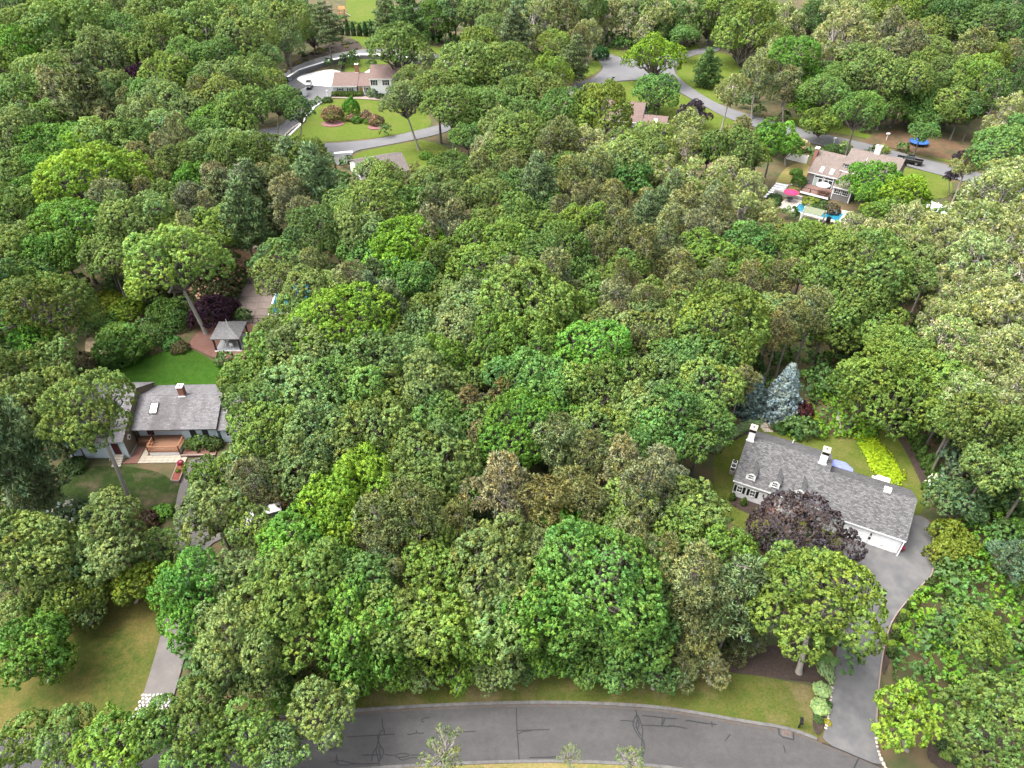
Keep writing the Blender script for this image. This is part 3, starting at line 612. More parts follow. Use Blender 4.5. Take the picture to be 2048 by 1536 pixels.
for k in range(22):
    y = -2.0+.147*k
    MB().box(2.55,6.49,y,y+.138,.69,.75).build('deck_board', M['deck'], dk)
MB().box(.3,2.54,.1,1.24,0,.72).build('porch_floor', M['deck'], dk)
def railing(par, p0, p1, z, hgt, step=.3):
    l = math.dist(p0, p1); n = max(1, int(l/step)); ux, uy = (p1[0]-p0[0])/l, (p1[1]-p0[1])/l
    MB().slab((p0[0]-uy*.05,p0[1]+ux*.05,z+hgt),(p0[0]+uy*.05,p0[1]-ux*.05,z+hgt),(p1[0]+uy*.05,p1[1]-ux*.05,z+hgt),(p1[0]-uy*.05,p1[1]+ux*.05,z+hgt),.07).build('rail', M['deck_rail'], par)
    MB().slab((p0[0]-uy*.04,p0[1]+ux*.04,z+.16),(p0[0]+uy*.04,p0[1]-ux*.04,z+.16),(p1[0]+uy*.04,p1[1]-ux*.04,z+.16),(p1[0]-uy*.04,p1[1]+ux*.04,z+.16),.06).build('rail', M['deck_rail'], par)
    me = None
    for i in range(n+1):
        x, y = p0[0]+(p1[0]-p0[0])*i/n, p0[1]+(p1[1]-p0[1])*i/n
        if i in (0, n): MB().box(x-.06,x+.06,y-.06,y+.06,z-.6,z+hgt+.04).build('post', M['deck_rail'], par)
        elif me is None: me = MB().box(-.02,.02,-.02,.02,0,hgt-.24).build('baluster', M['deck_rail'], par, loc=(x,y,z+.165)).data
        else: link('baluster', me, par, (x,y,z+.165))
railing(dk, (2.6,-1.9), (6.55,-1.9), .75, .85); railing(dk, (2.6,-1.9), (2.6,-.2), .75, .85); railing(dk, (6.55,-1.9), (6.55,.2), .75, .85)
for x in (.4, 2.55): MB().box(x-.07,x+.07,.15,.29,.72,2.75).build('post', M['dark'], dk)
for k in range(3): MB().box(1.6,2.5,-.35*(k)-.25,-.35*k+.08,0,.55-.18*k).build('step', M['deck_rail'], dk)
stp = empty('steps', (0,0,0)); stp.parent = H2
for k in range(5): MB().box(-1.65,-.5,-2.55-.33*k,-2.2-.33*k,0,.6-.12*k).build('step', M['stone'], stp)
MB().tube((-1.7,-2.3,1.5),(-1.7,-3.6,.9),.03).build('handrail', M['metal'], stp)
# --- brown roofed long house
H3 = empty('split_level_house', (-52.7,216.2,0), R(1.2), 'long split-level house with brown roof, grey shutters and wooden front door', 'house')
gable(H3, 0, 7.4, 0, 12.4, 2.9, 6.2, 5.1, M['white_siding'], M['roof_brown'])
gable(H3, 7.42, 11.2, .2, 12.2, 2.85, 6.2, 4.95, M['white_siding'], M['roof_brown'], trim=False)
gable(H3, 11.22, 20.5, -1.2, 11.5, 5.2, 5.4, 7.4, M['white_siding'], M['roof_brown'])
chimney(H3, 6.3, 7.3, 6.0, 7.0, 4.6, 7.2, M['brickwall'], M['white_concrete'])
for a in (2.3, 5.2): window(H3, a, .3, .95, .9, 1.25, shutters=.35)
for a in (.75, 3.75, 6.6): MB().box(a-.55,a+.55,.27,.298,.5,2.3).build('wall_panel', M['grey_shingle_wall'] if False else mat('pale_grey', (.45,.46,.5), .6) if a == .75 else bpy.data.materials['pale_grey'], H3)
door(H3, 8.35, .5, .35, 1.0, 2.1, M['door_wood']); window(H3, 10.1, .5, .9, .8, 1.4, shutters=.3)
for a in (12.6, 16.0, 18.6): window(H3, a, -.9, 3.4, .9, 1.3, shutters=.4)
window(H3, 13.0, -.9, .8, .9, 1.0); MB().box(17.2,19.4,-.94,-.905,0,2.2).build('garage_door', M['dark'], H3)
# --- small grey roofed garage in the clearing
gx, gy = (-34.72, 156.46)
H4 = empty('garage_building', (gx,gy,0), R(24.6), 'grey-brown garage roof rising out of the trees in the clearing', 'garage')
gable(H4, -1.0, 10.2, -6.2, 6.2, 2.3, 0, 4.5, M['white_siding'], M['roof_far'])
door(H4, 5, -5.9, 0, 1, 2, M['white'])
# --- brown house with a skylight by the junction
H5 = empty('gabled_house', (28.0,191.8,0), R(-16.7), 'brown-roofed two-block house with one white skylight below the junction', 'house')
gable(H5, -3.5, 7.2, -5.6, 5.6, 3.1, 0, 6.5, M['grey_shingle_wall'], M['roof_brown'])
gable(H5, 7.22, 13.6, -7.4, 2.2, 2.4, -2.6, 4.4, M['grey_shingle_wall'], M['roof_brown'])
sk = empty('skylight', (10.6,-4.6,3.62)); sk.parent = H5; sk.rotation_euler = (math.atan(.42),0,0); MB().box(-.45,.45,-.6,.6,0,.15).build('pane', M['white'], sk)
for a in (2.2, 5.2): window(H5, a, -5.3, 1.2, 1.2, 1.4)
window(H5, 9.0, -7.1, 1.0, 1.0, 1.1)
# --- grey shingle house with pool
H6 = empty('pool_house', (65.9,151.7,0), R(-36.8), 'grey shingle house with tan roof, two skylights and a deck above the pool', 'house')
gable(H6, -.45, 6.0, 0, 11.7, 3.5, 5.85, 6.6, M['grey_shingle_wall'], M['roof_tan'])
gable(H6, 5.6, 16.7, 1.7, 13.0, 4.8, 7.35, 8.0, M['grey_shingle_wall'], M['roof_tan'], ze2=4.8)
MB().slab((6.2,-3.35,2.95),(10.3,-3.35,2.95),(10.3,2.1,4.72),(6.2,2.1,4.72),.12).build('roof', M['roof_tan'], H6)
MB().extr([(-3.05,0),(2.2,0),(2.2,4.5),(-3.05,2.88)], 6.4, 10.1).build('wall', M['grey_shingle_wall'], H6)
MB().box(6.2,10.3,-3.4,-3.36,2.72,2.93).build('fascia', M['white'], H6)
for a in (6.42, 10.08): MB().box(a-.1,a+.1,-3.09,-3.055,0,2.85).build('corner_board', M['white'], H6)
window(H6, 7.3, -3.05, 1.45, 1.25, .95, cols=3); window(H6, 9.0, -3.05, 1.45, 1.25, .95, cols=3)
for a in (2.1, 4.3):
    fr = MB(); fr.box(a-1.0,a-.88,.2,.298,.75,3.15); fr.box(a+.88,a+1.0,.2,.298,.75,3.15); fr.box(a-.88,a+.88,.2,.298,3.0,3.15); fr.box(a-.88,a+.88,.2,.298,2.5,2.62); fr.box(a-.06,a+.06,.2,.298,.75,2.5)
    s = fr.build('sliding_door', M['white'], H6)
    MB().box(a-.88,a-.06,.25,.28,.75,2.5).build('pane', M['green_door'] if a < 3 else M['glass'], s); MB().box(a+.06,a+.88,.25,.28,.75,2.5).build('pane', M['glass'], s); MB().box(a-.88,a+.88,.25,.28,2.62,3.0).build('pane', M['glass'], s)
for a in (2.1, 4.25):
    sk = empty('skylight', (a,1.15,4.13)); sk.parent = H6; sk.rotation_euler = (math.atan(.53),0,0); MB().box(-.36,.36,-.75,.75,0,.14).build('pane', M['white'], sk)
nd = empty('inset_dormer', (7.0,2.6,0)); nd.parent = H6
MB().box(-1.2,1.2,-.1,2.4,4.6,6.15).build('wall', M['grey_shingle_wall'], nd); MB().slab((-1.35,-.3,6.15),(1.35,-.3,6.15),(1.35,3.0,6.5),(-1.35,3.0,6.5),.1).build('roof', M['roof_tan'], nd); window(nd, -.4, -.1, 5.05, .9, .85); window(nd, .65, -.1, 5.05, .7, .85)
chb = MB(); chb.add([(-1.3,3.3,0),(-.48,3.3,0),(-.48,5.4,0),(-1.3,5.4,0),(-1.2,3.7,4.6),(-.48,3.7,4.6),(-.48,5.0,4.6),(-1.2,5.0,4.6),(-1.15,4.0,7.3),(-.4,4.0,7.3),(-.4,4.8,7.3),(-1.15,4.8,7.3)],
   [(0,3,2,1),(8,9,10,11)]+[(k+i,k+(i+1)%4,k+4+(i+1)%4,k+4+i) for k in (0,4) for i in range(4)])
cb = chb.build('chimney', M['brickwall'], H6); MB().taper(-1.25,-.3,3.9,4.9,7.3,7.55,.05).build('cap', M['white'], cb)
chimney(H6, 10.3, 11.5, 7.0, 8.1, 7.0, 9.4, mat('cream', (.62,.6,.55), .8), M['white'])
MB().tube((9.7,5.2,6.6),(9.7,5.2,7.3),.1,.05).build('vent_pipe', M['white'], H6)
for z in (1.2, 3.6): window(H6, 6.2, 16.48, z, 1.2, 1.2, face=1, axis='x')
d6 = empty('deck', (0,0,0)); d6.parent = H6
MB().box(.2,6.2,-4.6,.29,.55,.68).build('floor', mat('red_deck', (.2,.12,.1), .8), d6)
for k in range(9): MB().box(.2,6.2,-4.6+.54*k,-4.6+.54*k+.51,.681,.74).build('deck_board', bpy.data.materials['red_deck'], d6)
MB().box(.15,6.25,-4.68,-4.61,.35,.76).build('fascia', M['white'], d6)
for x in (.3,2.2,4.2,6.1): MB().box(x-.07,x+.07,-4.55,-4.41,0,1.7).build('post', M['dark'], d6)
MB().box(.2,6.2,-4.55,-4.45,1.66,1.72).build('rail', M['dark'], d6); MB().box(.2,.3,-4.45,0,1.66,1.72).build('rail', M['dark'], d6)
# --- glimpses of roofs and outbuildings between far trees
sx, sy = (-64.80, 214.50)
H7 = empty('garden_shed', (sx,sy,0), R(70), 'small dark-roofed outbuilding with a white gable left of the parked cars', 'shed')
gable(H7, -4, 4, -3.6, 3.6, 2.6, 0, 4.4, M['white_siding'], M['roof_grey']); window(H7, 0, -3.3, 1, .8, 1); door(H7, 2, -3.3, 0, .9, 2, M['white'])
sx, sy = (-111.72, 284.21)
H8 = empty('far_house', (sx,sy,0), R(10), 'grey roof just showing between trees at the top of the wood', 'house')
gable(H8, -5, 5, -4, 4, 2.8, 0, 5.6, M['grey_shingle_wall'], M['roof_grey']); window(H8, 1, -3.7, 1, 1, 1.2)
sx, sy = (-37.53, 308.31)
H9 = empty('far_house', (sx,sy,0), R(-20), 'grey house glimpsed behind the tall pines at the top edge', 'house')
gable(H9, -6, 6, -4.5, 4.5, 3.2, 0, 6.6, M['grey_shingle_wall'], M['roof_grey'])
for a in (-3,0,3): window(H9, a, -4.2, 1.2, 1, 1.3)
# ------------------------------------------------------------------ pavilion, terraces and pools
PV = empty('pavilion', (-44.35,91.85,0), R(1.5), 'open pavilion with silver shingle hip roof on dark posts over a brick terrace', 'pavilion')
for k, (p, q) in enumerate([((-2.25,-2.45),(2.25,-2.45)),((2.25,-2.45),(2.25,2.45)),((2.25,2.45),(-2.25,2.45)),((-2.25,2.45),(-2.25,-2.45))]):
    mb = MB(); mb.add([(*p,2.5),(*q,2.5),(0,0,3.9),(*p,2.38),(*q,2.38),(0,0,3.78)], [(0,1,2),(5,4,3),(0,3,4,1),(1,4,5,2),(2,5,3,0)]); mb.build('roof', M['roof_pav'], PV)
MB().tube((0,0,3.8),(0,0,4.5),.05).build('finial', M['white'], PV)
for x in (-1.9,1.9):
    for y in (-2.1,2.1): MB().box(x-.11,x+.11,y-.11,y+.11,0,2.4).build('post', M['post'], PV)
for y in (-2.1,2.1): MB().box(-2.1,2.1,y-.08,y+.08,2.18,2.37).build('beam', M['post'], PV)
for x in (-1.9,1.9): MB().box(x-.08,x+.08,-2.01,2.01,2.18,2.36).build('beam', M['post'], PV)
fl = MB().box(-2.0,2.1,-2.35,2.3,0,.2).build('floor', M['deck_grey'], PV); MB().box(-2.05,2.15,-2.42,-2.36,0,.22).build('floor_edge', M['white'], PV)
def patio_table(name, label, loc, s, m, cat='table', rz=0):
    t = empty(name, loc, rz, label, cat)
    mb = MB(); n = 14; mb.prism([(s*math.cos(2*math.pi*i/n), s*math.sin(2*math.pi*i/n)) for i in range(n)], .7, .74); mb.build('table_top', m, t)
    for i in range(4): MB().tube((s*.6*math.cos(i*1.57+.8),s*.6*math.sin(i*1.57+.8),.7),(s*.8*math.cos(i*1.57+.8),s*.8*math.sin(i*1.57+.8),0),.03,n=6).build('leg', M['metal'], t)
    return t
def chair(label, loc, rz, m, grp):
    t = empty('patio_chair', loc, rz, label, 'chair', grp)
    MB().box(-.25,.25,-.25,.25,.4,.45).build('seat', m, t); MB().box(-.25,.25,.21,.26,.46,.95).build('backrest', m, t)
    for x in (-.22,.22):
        for y in (-.22,.22): MB().box(x-.025,x+.025,y-.025,y+.025,0,.4).build('leg', m, t)
        MB().box(x-.03,x+.03,-.24,.2,.62,.66).build('armrest', m, t)
patio_table('patio_table', 'round table under the shingled pavilion', (-44.0,91.2,.2), .6, M['concrete'])
chair('pale patio chair in front of the pavilion table, facing away', (-43.9,90.4,.2), R(180), M['white'], 'pavilion chairs')
chair('pale patio chair on the left side of the pavilion table', (-44.9,91.2,.2), R(90), M['white'], 'pavilion chairs')
chair('pale patio chair on the right side of the pavilion table', (-43.1,91.3,.2), R(-90), M['white'], 'pavilion chairs')
bt = sheet('brick_terrace', POLY['brick_terrace'], 0.15, M['brick'])
# pool terrace of joined slabs
px0, py0 = (-38.13, 96.91); 
td = sheet('terrace_ground', [(-48.57, 115.19), (-42.76, 115.19), (-34.56, 111.25), (-31.86, 98.38), (-34.67, 96.19), (-47.08, 96.62)], 0.1, M['slab'], smooth=0)
a = np.array((-47.00, 96.91)); b = np.array((-48.65, 114.82)); u = (b-a)/np.linalg.norm(b-a); L_ = np.linalg.norm(b-a); vv = np.array((u[1], -u[0]))
ns = int(L_/2.1)
me = None
pav = empty('terrace_paving', (float(a[0]), float(a[1]), 0), 0); pav['kind'] = 'structure'
for j in range(ns):
    for i in range(5):
        if i >= 3 and 1 <= j <= ns-3: continue
        p = u*(j+.5)*2.1 + vv*(i+.5)*2.1
        if me is None:
            o = MB().box(-1.01,1.01,-1.01,1.01,0,.16).build('slab', M['slab'], pav, loc=(p[0],p[1],0), bevel=.015); me = o.data
        else: o = link('slab', me, pav, (p[0],p[1],0))
        o.rotation_euler = (0,0,math.atan2(u[1],u[0]))
p0 = a + u*2.2 + vv*6.4; p1 = a + u*(ns-2)*2.1 + vv*6.4
pl = empty('swimming_pool', (float(p0[0]),float(p0[1]),0), math.atan2(u[1],u[0]), 'swimming pool hidden under oaks beside the slab terrace, aqua water glinting through', 'pool')
ln = float(np.linalg.norm(p1-p0))
cpm = MB(); cpm.box(0,ln,-.3,0,0,.22); cpm.box(0,ln,-6.3,-6,0,.22); cpm.box(0,.3,-6,-.3,0,.22); cpm.box(ln-.3,ln,-6,-.3,0,.22); cpm.build('coping', M['white_concrete'], pl); MB().box(.3,ln-.3,-6,-.3,0,.13).build('water', M['water'], pl)
bl = empty('garden_bench', (*(-47.56, 103.91),0), math.atan2(u[1],u[0]), 'long low bench at the edge of the slab terrace', 'bench')
MB().box(-1.3,1.3,-.2,.2,.4,.48).build('seat', M['white'], bl)
for x in (-1.1,1.1): MB().box(x-.08,x+.08,-.18,.18,0,.4).build('leg', M['dark'], bl)
fx, fy = (-43.64, 97.20); fn = empty('pool_fence', (fx,fy,0), 0, 'short black picket pool fence beside the pavilion', 'fence')
for i in range(5): MB().box(i*1.0-.04,i*1.0+.04,-.04,.04,0,1.25).build('post', M['black'], fn)
for z in (.2,1.1): MB().box(0,4,-.02,.02,z,z+.05).build('rail', M['black'], fn)
for i in range(26): MB().box(i*.155+.02,i*.155+.04,-.012,.012,.25,1.1).build('picket', M['black'], fn)
ch = empty('garden_bench', (*(-47.74, 115.19),0), R(20), 'small white bench at the far end of the slab terrace', 'bench')
MB().box(-.8,.8,-.22,.22,.4,.47).build('seat', M['white'], ch); MB().box(-.8,.8,.2,.26,.48,.95).build('backrest', M['white'], ch)
for x in (-.7,.7): MB().box(x-.05,x+.05,-.2,.2,0,.4).build('leg', M['metal'], ch)
sp = empty('stone_pile', (*(-50.17, 123.44),0), 0, 'pile of pale grey boulders on the pine-straw clearing', 'stones')
for k in range(26): stone(sp, random.uniform(-3.2,3.2), random.uniform(-.8,.8), random.choice((0,0,0,.4)), random.uniform(.25,.5), 'boulder')
# --- paving in front of the pale blue house
pt = empty('front_patio', (-50.07,68.38,0), R(1.5)); pt['kind'] = 'structure'
MB().prism([(-.55,-3.35),(1.5,-3.35),(1.3,-.45),(.2,-.1),(.2,-2.5)], 0, .13).build('brick_paving', M['brick'], pt)
me = None
for j in range(3):
    for i in range(8):
        x0 = 1.52+.765*i; y0 = -3.35+.46*j
        if y0 > -2.2 and x0 > 2.2: continue
        if me is None: o = MB().box(0,.745,0,.44,0,.15).build('slab', M['slab_pale'], pt, loc=(x0,y0,0), bevel=.012); me = o.data
        else: link('slab', me, pt, (x0,y0,0))
for j in range(4): link('slab', me, pt, (1.52,-1.97+.46*j,0))
wl = empty('garden_wall', (-50.07,68.38,0), R(1.5), 'low brick wall around the planting bed beside the deck', 'wall')
MB().box(6.75,11.2,-2.35,-2.2,0,.35).build('wall', M['brick'], wl); MB().box(6.7,11.25,-2.38,-2.17,.352,.4).build('coping', M['slab'], wl); MB().box(6.8,11.15,-2.19,.3,0,.2).build('soil', M['brick'], wl)
pb = empty('planter_box', (-50.07,68.38,0), R(1.5), 'long timber planter box of red flowers beside the left driveway', 'planter')
q = [(6.95,-3.9),(8.0,-4.05),(8.15,-7.0),(7.1,-6.85)]
for i in range(4):
    p, r_ = q[i], q[(i+1)%4]; dx, dy = r_[0]-p[0], r_[1]-p[1]; l = math.hypot(dx,dy); nx, ny = -dy/l*.06, dx/l*.06
    MB().prism([(p[0]-nx,p[1]-ny),(r_[0]-nx,r_[1]-ny),(r_[0]+nx,r_[1]+ny),(p[0]+nx,p[1]+ny)], 0, .56).build('side_board', M['slab'], pb)
MB().prism([(7.02,-3.98),(7.92,-4.12),(8.07,-6.92),(7.18,-6.8)], 0, .5).build('soil', mat('red_soil', (.2,.06,.04), .95), pb)
# --- patio with blue umbrella behind the white house
def umbrella(label, loc, rad, z, m, n=8):
    t = empty('patio_umbrella', loc, 0, label, 'umbrella')
    MB().tube((0,0,0),(0,0,z+.5),.03).build('pole', M['metal'], t); MB().prism([(.3*math.cos(i),.3*math.sin(i)) for i in np.arange(0,6.28,.7)],0,.08).build('base', M['dark'], t)
    c = MB(); V = [(0,0,z+.5)] + [(rad*math.cos(2*math.pi*i/n),rad*math.sin(2*math.pi*i/n),z) for i in range(n)] + [(0,0,z+.45)] + [(rad*math.cos(2*math.pi*i/n),rad*math.sin(2*math.pi*i/n),z-.12) for i in range(n)]
    F = [(0,1+i,1+(i+1)%n) for i in range(n)] + [(n+1,n+2+(i+1)%n,n+2+i) for i in range(n)] + [(1+i,n+2+i,n+2+(i+1)%n,1+(i+1)%n) for i in range(n)]
    c.add(V,F); c.build('canopy', m, t)
    for i in range(n): MB().tube((0,0,z+.44),(rad*.97*math.cos(2*math.pi*i/n),rad*.97*math.sin(2*math.pi*i/n),z-.02),.012,n=4).build('rib', M['metal'], t)
    return t
tx, ty = (40.60, 61.82)
bp = empty('back_patio', (tx-1,ty-.2,0), R(-27)); bp['kind'] = 'structure'
me = None
for i in range(7):
    for j in range(4):
        if me is None: o = MB().box(0,.88,0,.88,0,.14).build('slab', M['concrete'], bp, loc=(-2+.9*i,-1.8+.9*j,0), bevel=.01); me = o.data
        else: link('slab', me, bp, (-2+.9*i,-1.8+.9*j,0))
umbrella('lavender blue patio umbrella behind the white dormered house', (tx,ty,.14), 1.65, 2.25, M['blue_cloth'])
patio_table('patio_table', 'round patio table under the lavender blue umbrella', (tx,ty,.14), .6, M['white'])
chair('white chair right of the lavender blue umbrella', (tx+2.1,ty-.8,.14), R(60), M['white'], 'white chairs on the back patio')
chair('white chair behind the lavender blue umbrella by the lawn', (tx+1.5,ty+.7,.14), R(20), M['white'], 'white chairs on the back patio')
chair('white chair left of the lavender blue umbrella beside the chimney', (tx-1.9,ty+.4,.14), R(-80), M['white'], 'white chairs on the back patio')
gx, gy = (46.16, 61.25)
gp = empty('grill_pad', (gx+.6,gy-.1,0), R(-27)); gp['kind'] = 'structure'
for i in range(3):
    for j in range(3): MB().box(-1.2+.82*i,-.4+.82*i,-1.2+.82*j,-.4+.82*j,0,.12).build('paver', M['kerb'], gp)
gr = empty('outdoor_grill', (gx,gy,.12), R(-27), 'white covered outdoor grill on a dark paver pad behind the garage', 'grill')
MB().taper(-.85,.85,-.4,.4,.85,1.25,.12).build('cover', M['white'], gr); MB().box(-.75,.75,-.33,.33,.1,.85).build('cabinet', M['dark'], gr); MB().box(-1.25,-.86,-.3,.3,.8,.85).build('side_shelf', M['white'], gr)
for x in (-.65,.65): MB().tube((x,-.28,.1),(x,-.28,0),.05).build('wheel', M['tyre'], gr)
acx, acy = (28.44, 64.01)
for k, (dx, dy, rnd) in enumerate([(.25,.75,1),(-.1,0,1),(-.4,-.65,0)]):
    ac = empty('air_conditioner', (acx+dx,acy+dy,.03), R(-27), ['round-topped air conditioner nearest the chimney end, beside the white house','round-topped air conditioner in the middle of the three beside the white house','square utility box in front of the two round air conditioners'][k], 'air conditioner')
    MB().box(-.33,.33,-.33,.33,0,.7).build('case', M['white'] if k < 2 else M['concrete'], ac, bevel=.03)
    if rnd: MB().tube((0,0,.7),(0,0,.73),.27,n=16).build('fan_grille', M['black'], ac); MB().tube((0,0,.731),(0,0,.75),.08,n=8).build('hub', M['metal'], ac)
    else: MB().box(-.25,.25,-.22,.22,.7,.72).build('lid', M['black'], ac)
fl = empty('flower_pot', (*(44.39, 51.09),.16), 0, 'pot of pink flowers at the corner of the garage', 'flower pot')
MB().tube((0,0,0),(0,0,.4),.18,.26,12).build('pot', M['brick'], fl)
# stepping stone path and rockery behind the white house
sp = empty('stone_path', (*(34.50, 73.04),0), 0); sp['kind'] = 'structure'
ln = [(34.55, 75.03), (34.50, 73.56), (34.57, 72.33), (34.86, 71.12)]
for k, (x, y) in enumerate(along(ln, .42)):
    for s in (-.33,.05,.4): stone(sp, x-sp.location.x+s+random.uniform(-.07,.07), y-sp.location.y+random.uniform(-.08,.08), .03, random.uniform(.22,.3), 'flagstone', M['slab_pale']).scale = (1,1,.35)
rk = empty('rockery', (*(38.67, 72.02),0), 0, 'pale rockery stones stepping down below the small maroon maple', 'rocks')
for x, y in along([(39.49, 73.77), (38.69, 72.53), (38.87, 71.32)], .4): stone(rk, x-rk.location.x+random.uniform(-.45,.45), y-rk.location.y+random.uniform(-.2,.2), .02, random.uniform(.22,.42), 'rock', M['cobble'])
r2 = empty('stone_steps', (*(45.26, 73.56),0), 0, 'narrow rough stone steps climbing the green bank behind the white house', 'steps')
for x, y in along([(45.86, 75.46), (45.07, 73.04), (44.52, 70.72)], .5): stone(r2, x-r2.location.x, y-r2.location.y, .05, random.uniform(.28,.38), 'step', M['stone']).scale = (1.3,1,.5)
r3 = empty('boulder_group', (*(47.18, 72.02),0), 0, 'three grey boulders in the green bank behind the white house', 'rocks')
for dx, dy, s in ((0,0,.5),(.8,-.4,.35),(-.6,.5,.3)): stone(r3, dx, dy, .05, s, 'boulder')
sg = empty('garden_bench', (*(26.24, 67.81),0), R(30), 'white garden seat at the end of the hosta row', 'seat')
MB().box(-.5,.5,-.25,.25,.38,.44).build('seat', M['white'], sg); MB().box(-.5,.5,.2,.26,.45,.9).build('backrest', M['white'], sg)
for x in (-.42,.42): MB().box(x-.04,x+.04,-.22,.22,0,.38).build('leg', M['white'], sg)
# mailboxes
def mailbox(label, loc, m, s=1.0, rz=0):
    t = empty('mailbox', loc, rz, label, 'mailbox')
    MB().box(-.06,.06,-.06,.06,0,1.1*s).build('post', m, t)
    MB().extr([(-.14,1.1*s),(.14,1.1*s),(.14,1.28*s),(.08,1.36*s),(-.08,1.36*s),(-.14,1.28*s)], -.3*s, .3*s).build('box', m, t)
mailbox('black mailbox on the verge beside the garage driveway', (*(26.47, 31.08),.02), M['black'], 1.0, R(70))
mailbox('tiny black mailbox on the junction lawn edge', (*(31.22, 229.34),.05), M['black'], 1.3)
mailbox('white mailbox post on the verge opposite the grey pool house', (*(95.60, 180.40),.05), M['white'], 1.4)
mailbox('white post by the road behind the grey pool house', (*(81.32, 177.97),.05), M['white'], 1.2)
# --- pool terrace of the grey house
pt6 = empty('pool_deck', (0,0,0), 0); pt6['kind'] = 'structure'
P_ = [(58.91,139.23),(61.3,142.91),(69.6,137.6),(67.0,133.8)]
cxp = sum(p[0] for p in P_)/4; cyp = sum(p[1] for p in P_)/4
O_ = [(56.0,140.9),(59.9,145.6),(71.5,138.2),(67.6,131.6)]
for i in range(4):
    j = (i+1) % 4
    for k in range(6):
        f0, f1 = k/6+.004, (k+1)/6-.004
        lp = lambda a,b,t: (a[0]+(b[0]-a[0])*t, a[1]+(b[1]-a[1])*t)
        MB().prism([lp(P_[i],P_[j],f0), lp(P_[i],P_[j],f1), lp(O_[i],O_[j],f1), lp(O_[i],O_[j],f0)], 0, .3).build('slab', M['pool_slab'], pt6)
sp6 = empty('swimming_pool', (0,0,0), 0, 'blue swimming pool below the deck of the grey shingle house', 'pool')
MB().prism(P_, 0, .18).build('water', M['water'], sp6)
for i in range(4):
    a_, b_ = P_[i], P_[(i+1)%4]; c_ = (cxp,cyp); ins = lambda p: (p[0]+(c_[0]-p[0])*.06, p[1]+(c_[1]-p[1])*.06)
    MB().prism([a_, b_, ins(b_), ins(a_)], 0, .32).build('coping', M['white_concrete'], sp6)
pg = empty('pergola', (0,0,0), 0, 'white post pergola with pale shade cloth beside the blue pool', 'pergola')
PG = [(58.55,133.28),(61.53,131.3),(63.6,133.9),(60.1,136.2)]
for p in PG: MB().box(p[0]-.1,p[0]+.1,p[1]-.1,p[1]+.1,0,2.6).build('post', M['white'], pg)
for i in range(9):
    f = i/8; a_ = (PG[0][0]+(PG[1][0]-PG[0][0])*f, PG[0][1]+(PG[1][1]-PG[0][1])*f); b_ = (PG[3][0]+(PG[2][0]-PG[3][0])*f, PG[3][1]+(PG[2][1]-PG[3][1])*f)
    MB().tube((*a_,2.62),(*b_,2.62),.05,n=4).build('slat', M['concrete'], pg)
MB().slab((*PG[0],2.75),(*PG[1],2.75),(*PG[2],2.75),(*PG[3],2.75),.04).build('shade_cloth', mat('shade_cloth', (.17,.19,.12), .9), pg)
def W6(a,b):
    c_, s_ = math.cos(R(-36.8)), math.sin(R(-36.8)); return (65.9+a*c_-b*s_, 151.7+a*s_+b*c_)
umbrella('bright pink umbrella on the pool terrace of the grey house', (*W6(-.2,-10.3),.3), 1.6, 2.1, M['pink_cloth'])
patio_table('patio_table', 'dark round table under the bright pink umbrella', (*W6(-.2,-10.3),.3), .7, M['dark'])
umbrella('pale lilac umbrella on the deck of the grey house', (*W6(4.2,-3.2),.74), 1.5, 2.0, M['white_cloth'])
pc = empty('picnic_table', (*W6(4.6,-3.9),.74), R(-36.8), 'long wooden picnic table on the deck of the grey house', 'table')
MB().box(-1.0,1.0,-.35,.35,.7,.76).build('table_top', M['deck'], pc); MB().box(-1.0,1.0,-.75,-.5,.42,.47).build('bench', M['deck'], pc); MB().box(-1.0,1.0,.5,.75,.42,.47).build('bench', M['deck'], pc)
for x in (-.8,.8): MB().box(x-.04,x+.04,-.7,.7,.36,.41).build('crossbar', M['deck'], pc); MB().box(x-.05,x+.05,-.2,.2,0,.69).build('leg', M['deck'], pc)
gl = empty('outdoor_grill', (*(64.52, 133.66),.3), R(-36), 'black covered grill at the edge of the blue pool', 'grill')
MB().taper(-.45,.45,-.35,.35,.7,1.2,.1).build('cover', M['black'], gl); MB().box(-.4,.4,-.3,.3,.1,.7).build('cabinet', M['black'], gl)
st6 = empty('garden_steps', (*(57.79, 147.97),0), 0, 'flight of pale slab steps with dark risers down to the pool terrace', 'steps')
x0, y0 = (56.22, 145.90); x1, y1 = (60.24, 151.42)
for k in range(7):
    f = k/6; x = x0+(x1-x0)*f; y = y0+(y1-y0)*f
    MB().box(-1.3,1.3,-.42,.42,0,.15+.1*k).build('step', M['white_concrete'], st6, loc=(x-st6.location.x,y-st6.location.y,0), rot=(0,0,R(-30)))
stone_row('stone_edging', 'arc of white stones above the pool terrace steps of the grey house', [(60.99, 151.69), (63.14, 152.51), (64.66, 150.88)], .5, 1.05)
rw = empty('retaining_wall', (*(59.81, 145.90),0), R(-36), 'grey block retaining wall behind the pink umbrella', 'wall')
for k in range(6): MB().box(-3+k*1.02,-2+k*1.02,.2,.7,0,1.0).build('block', M['concrete'], rw, bevel=.03)
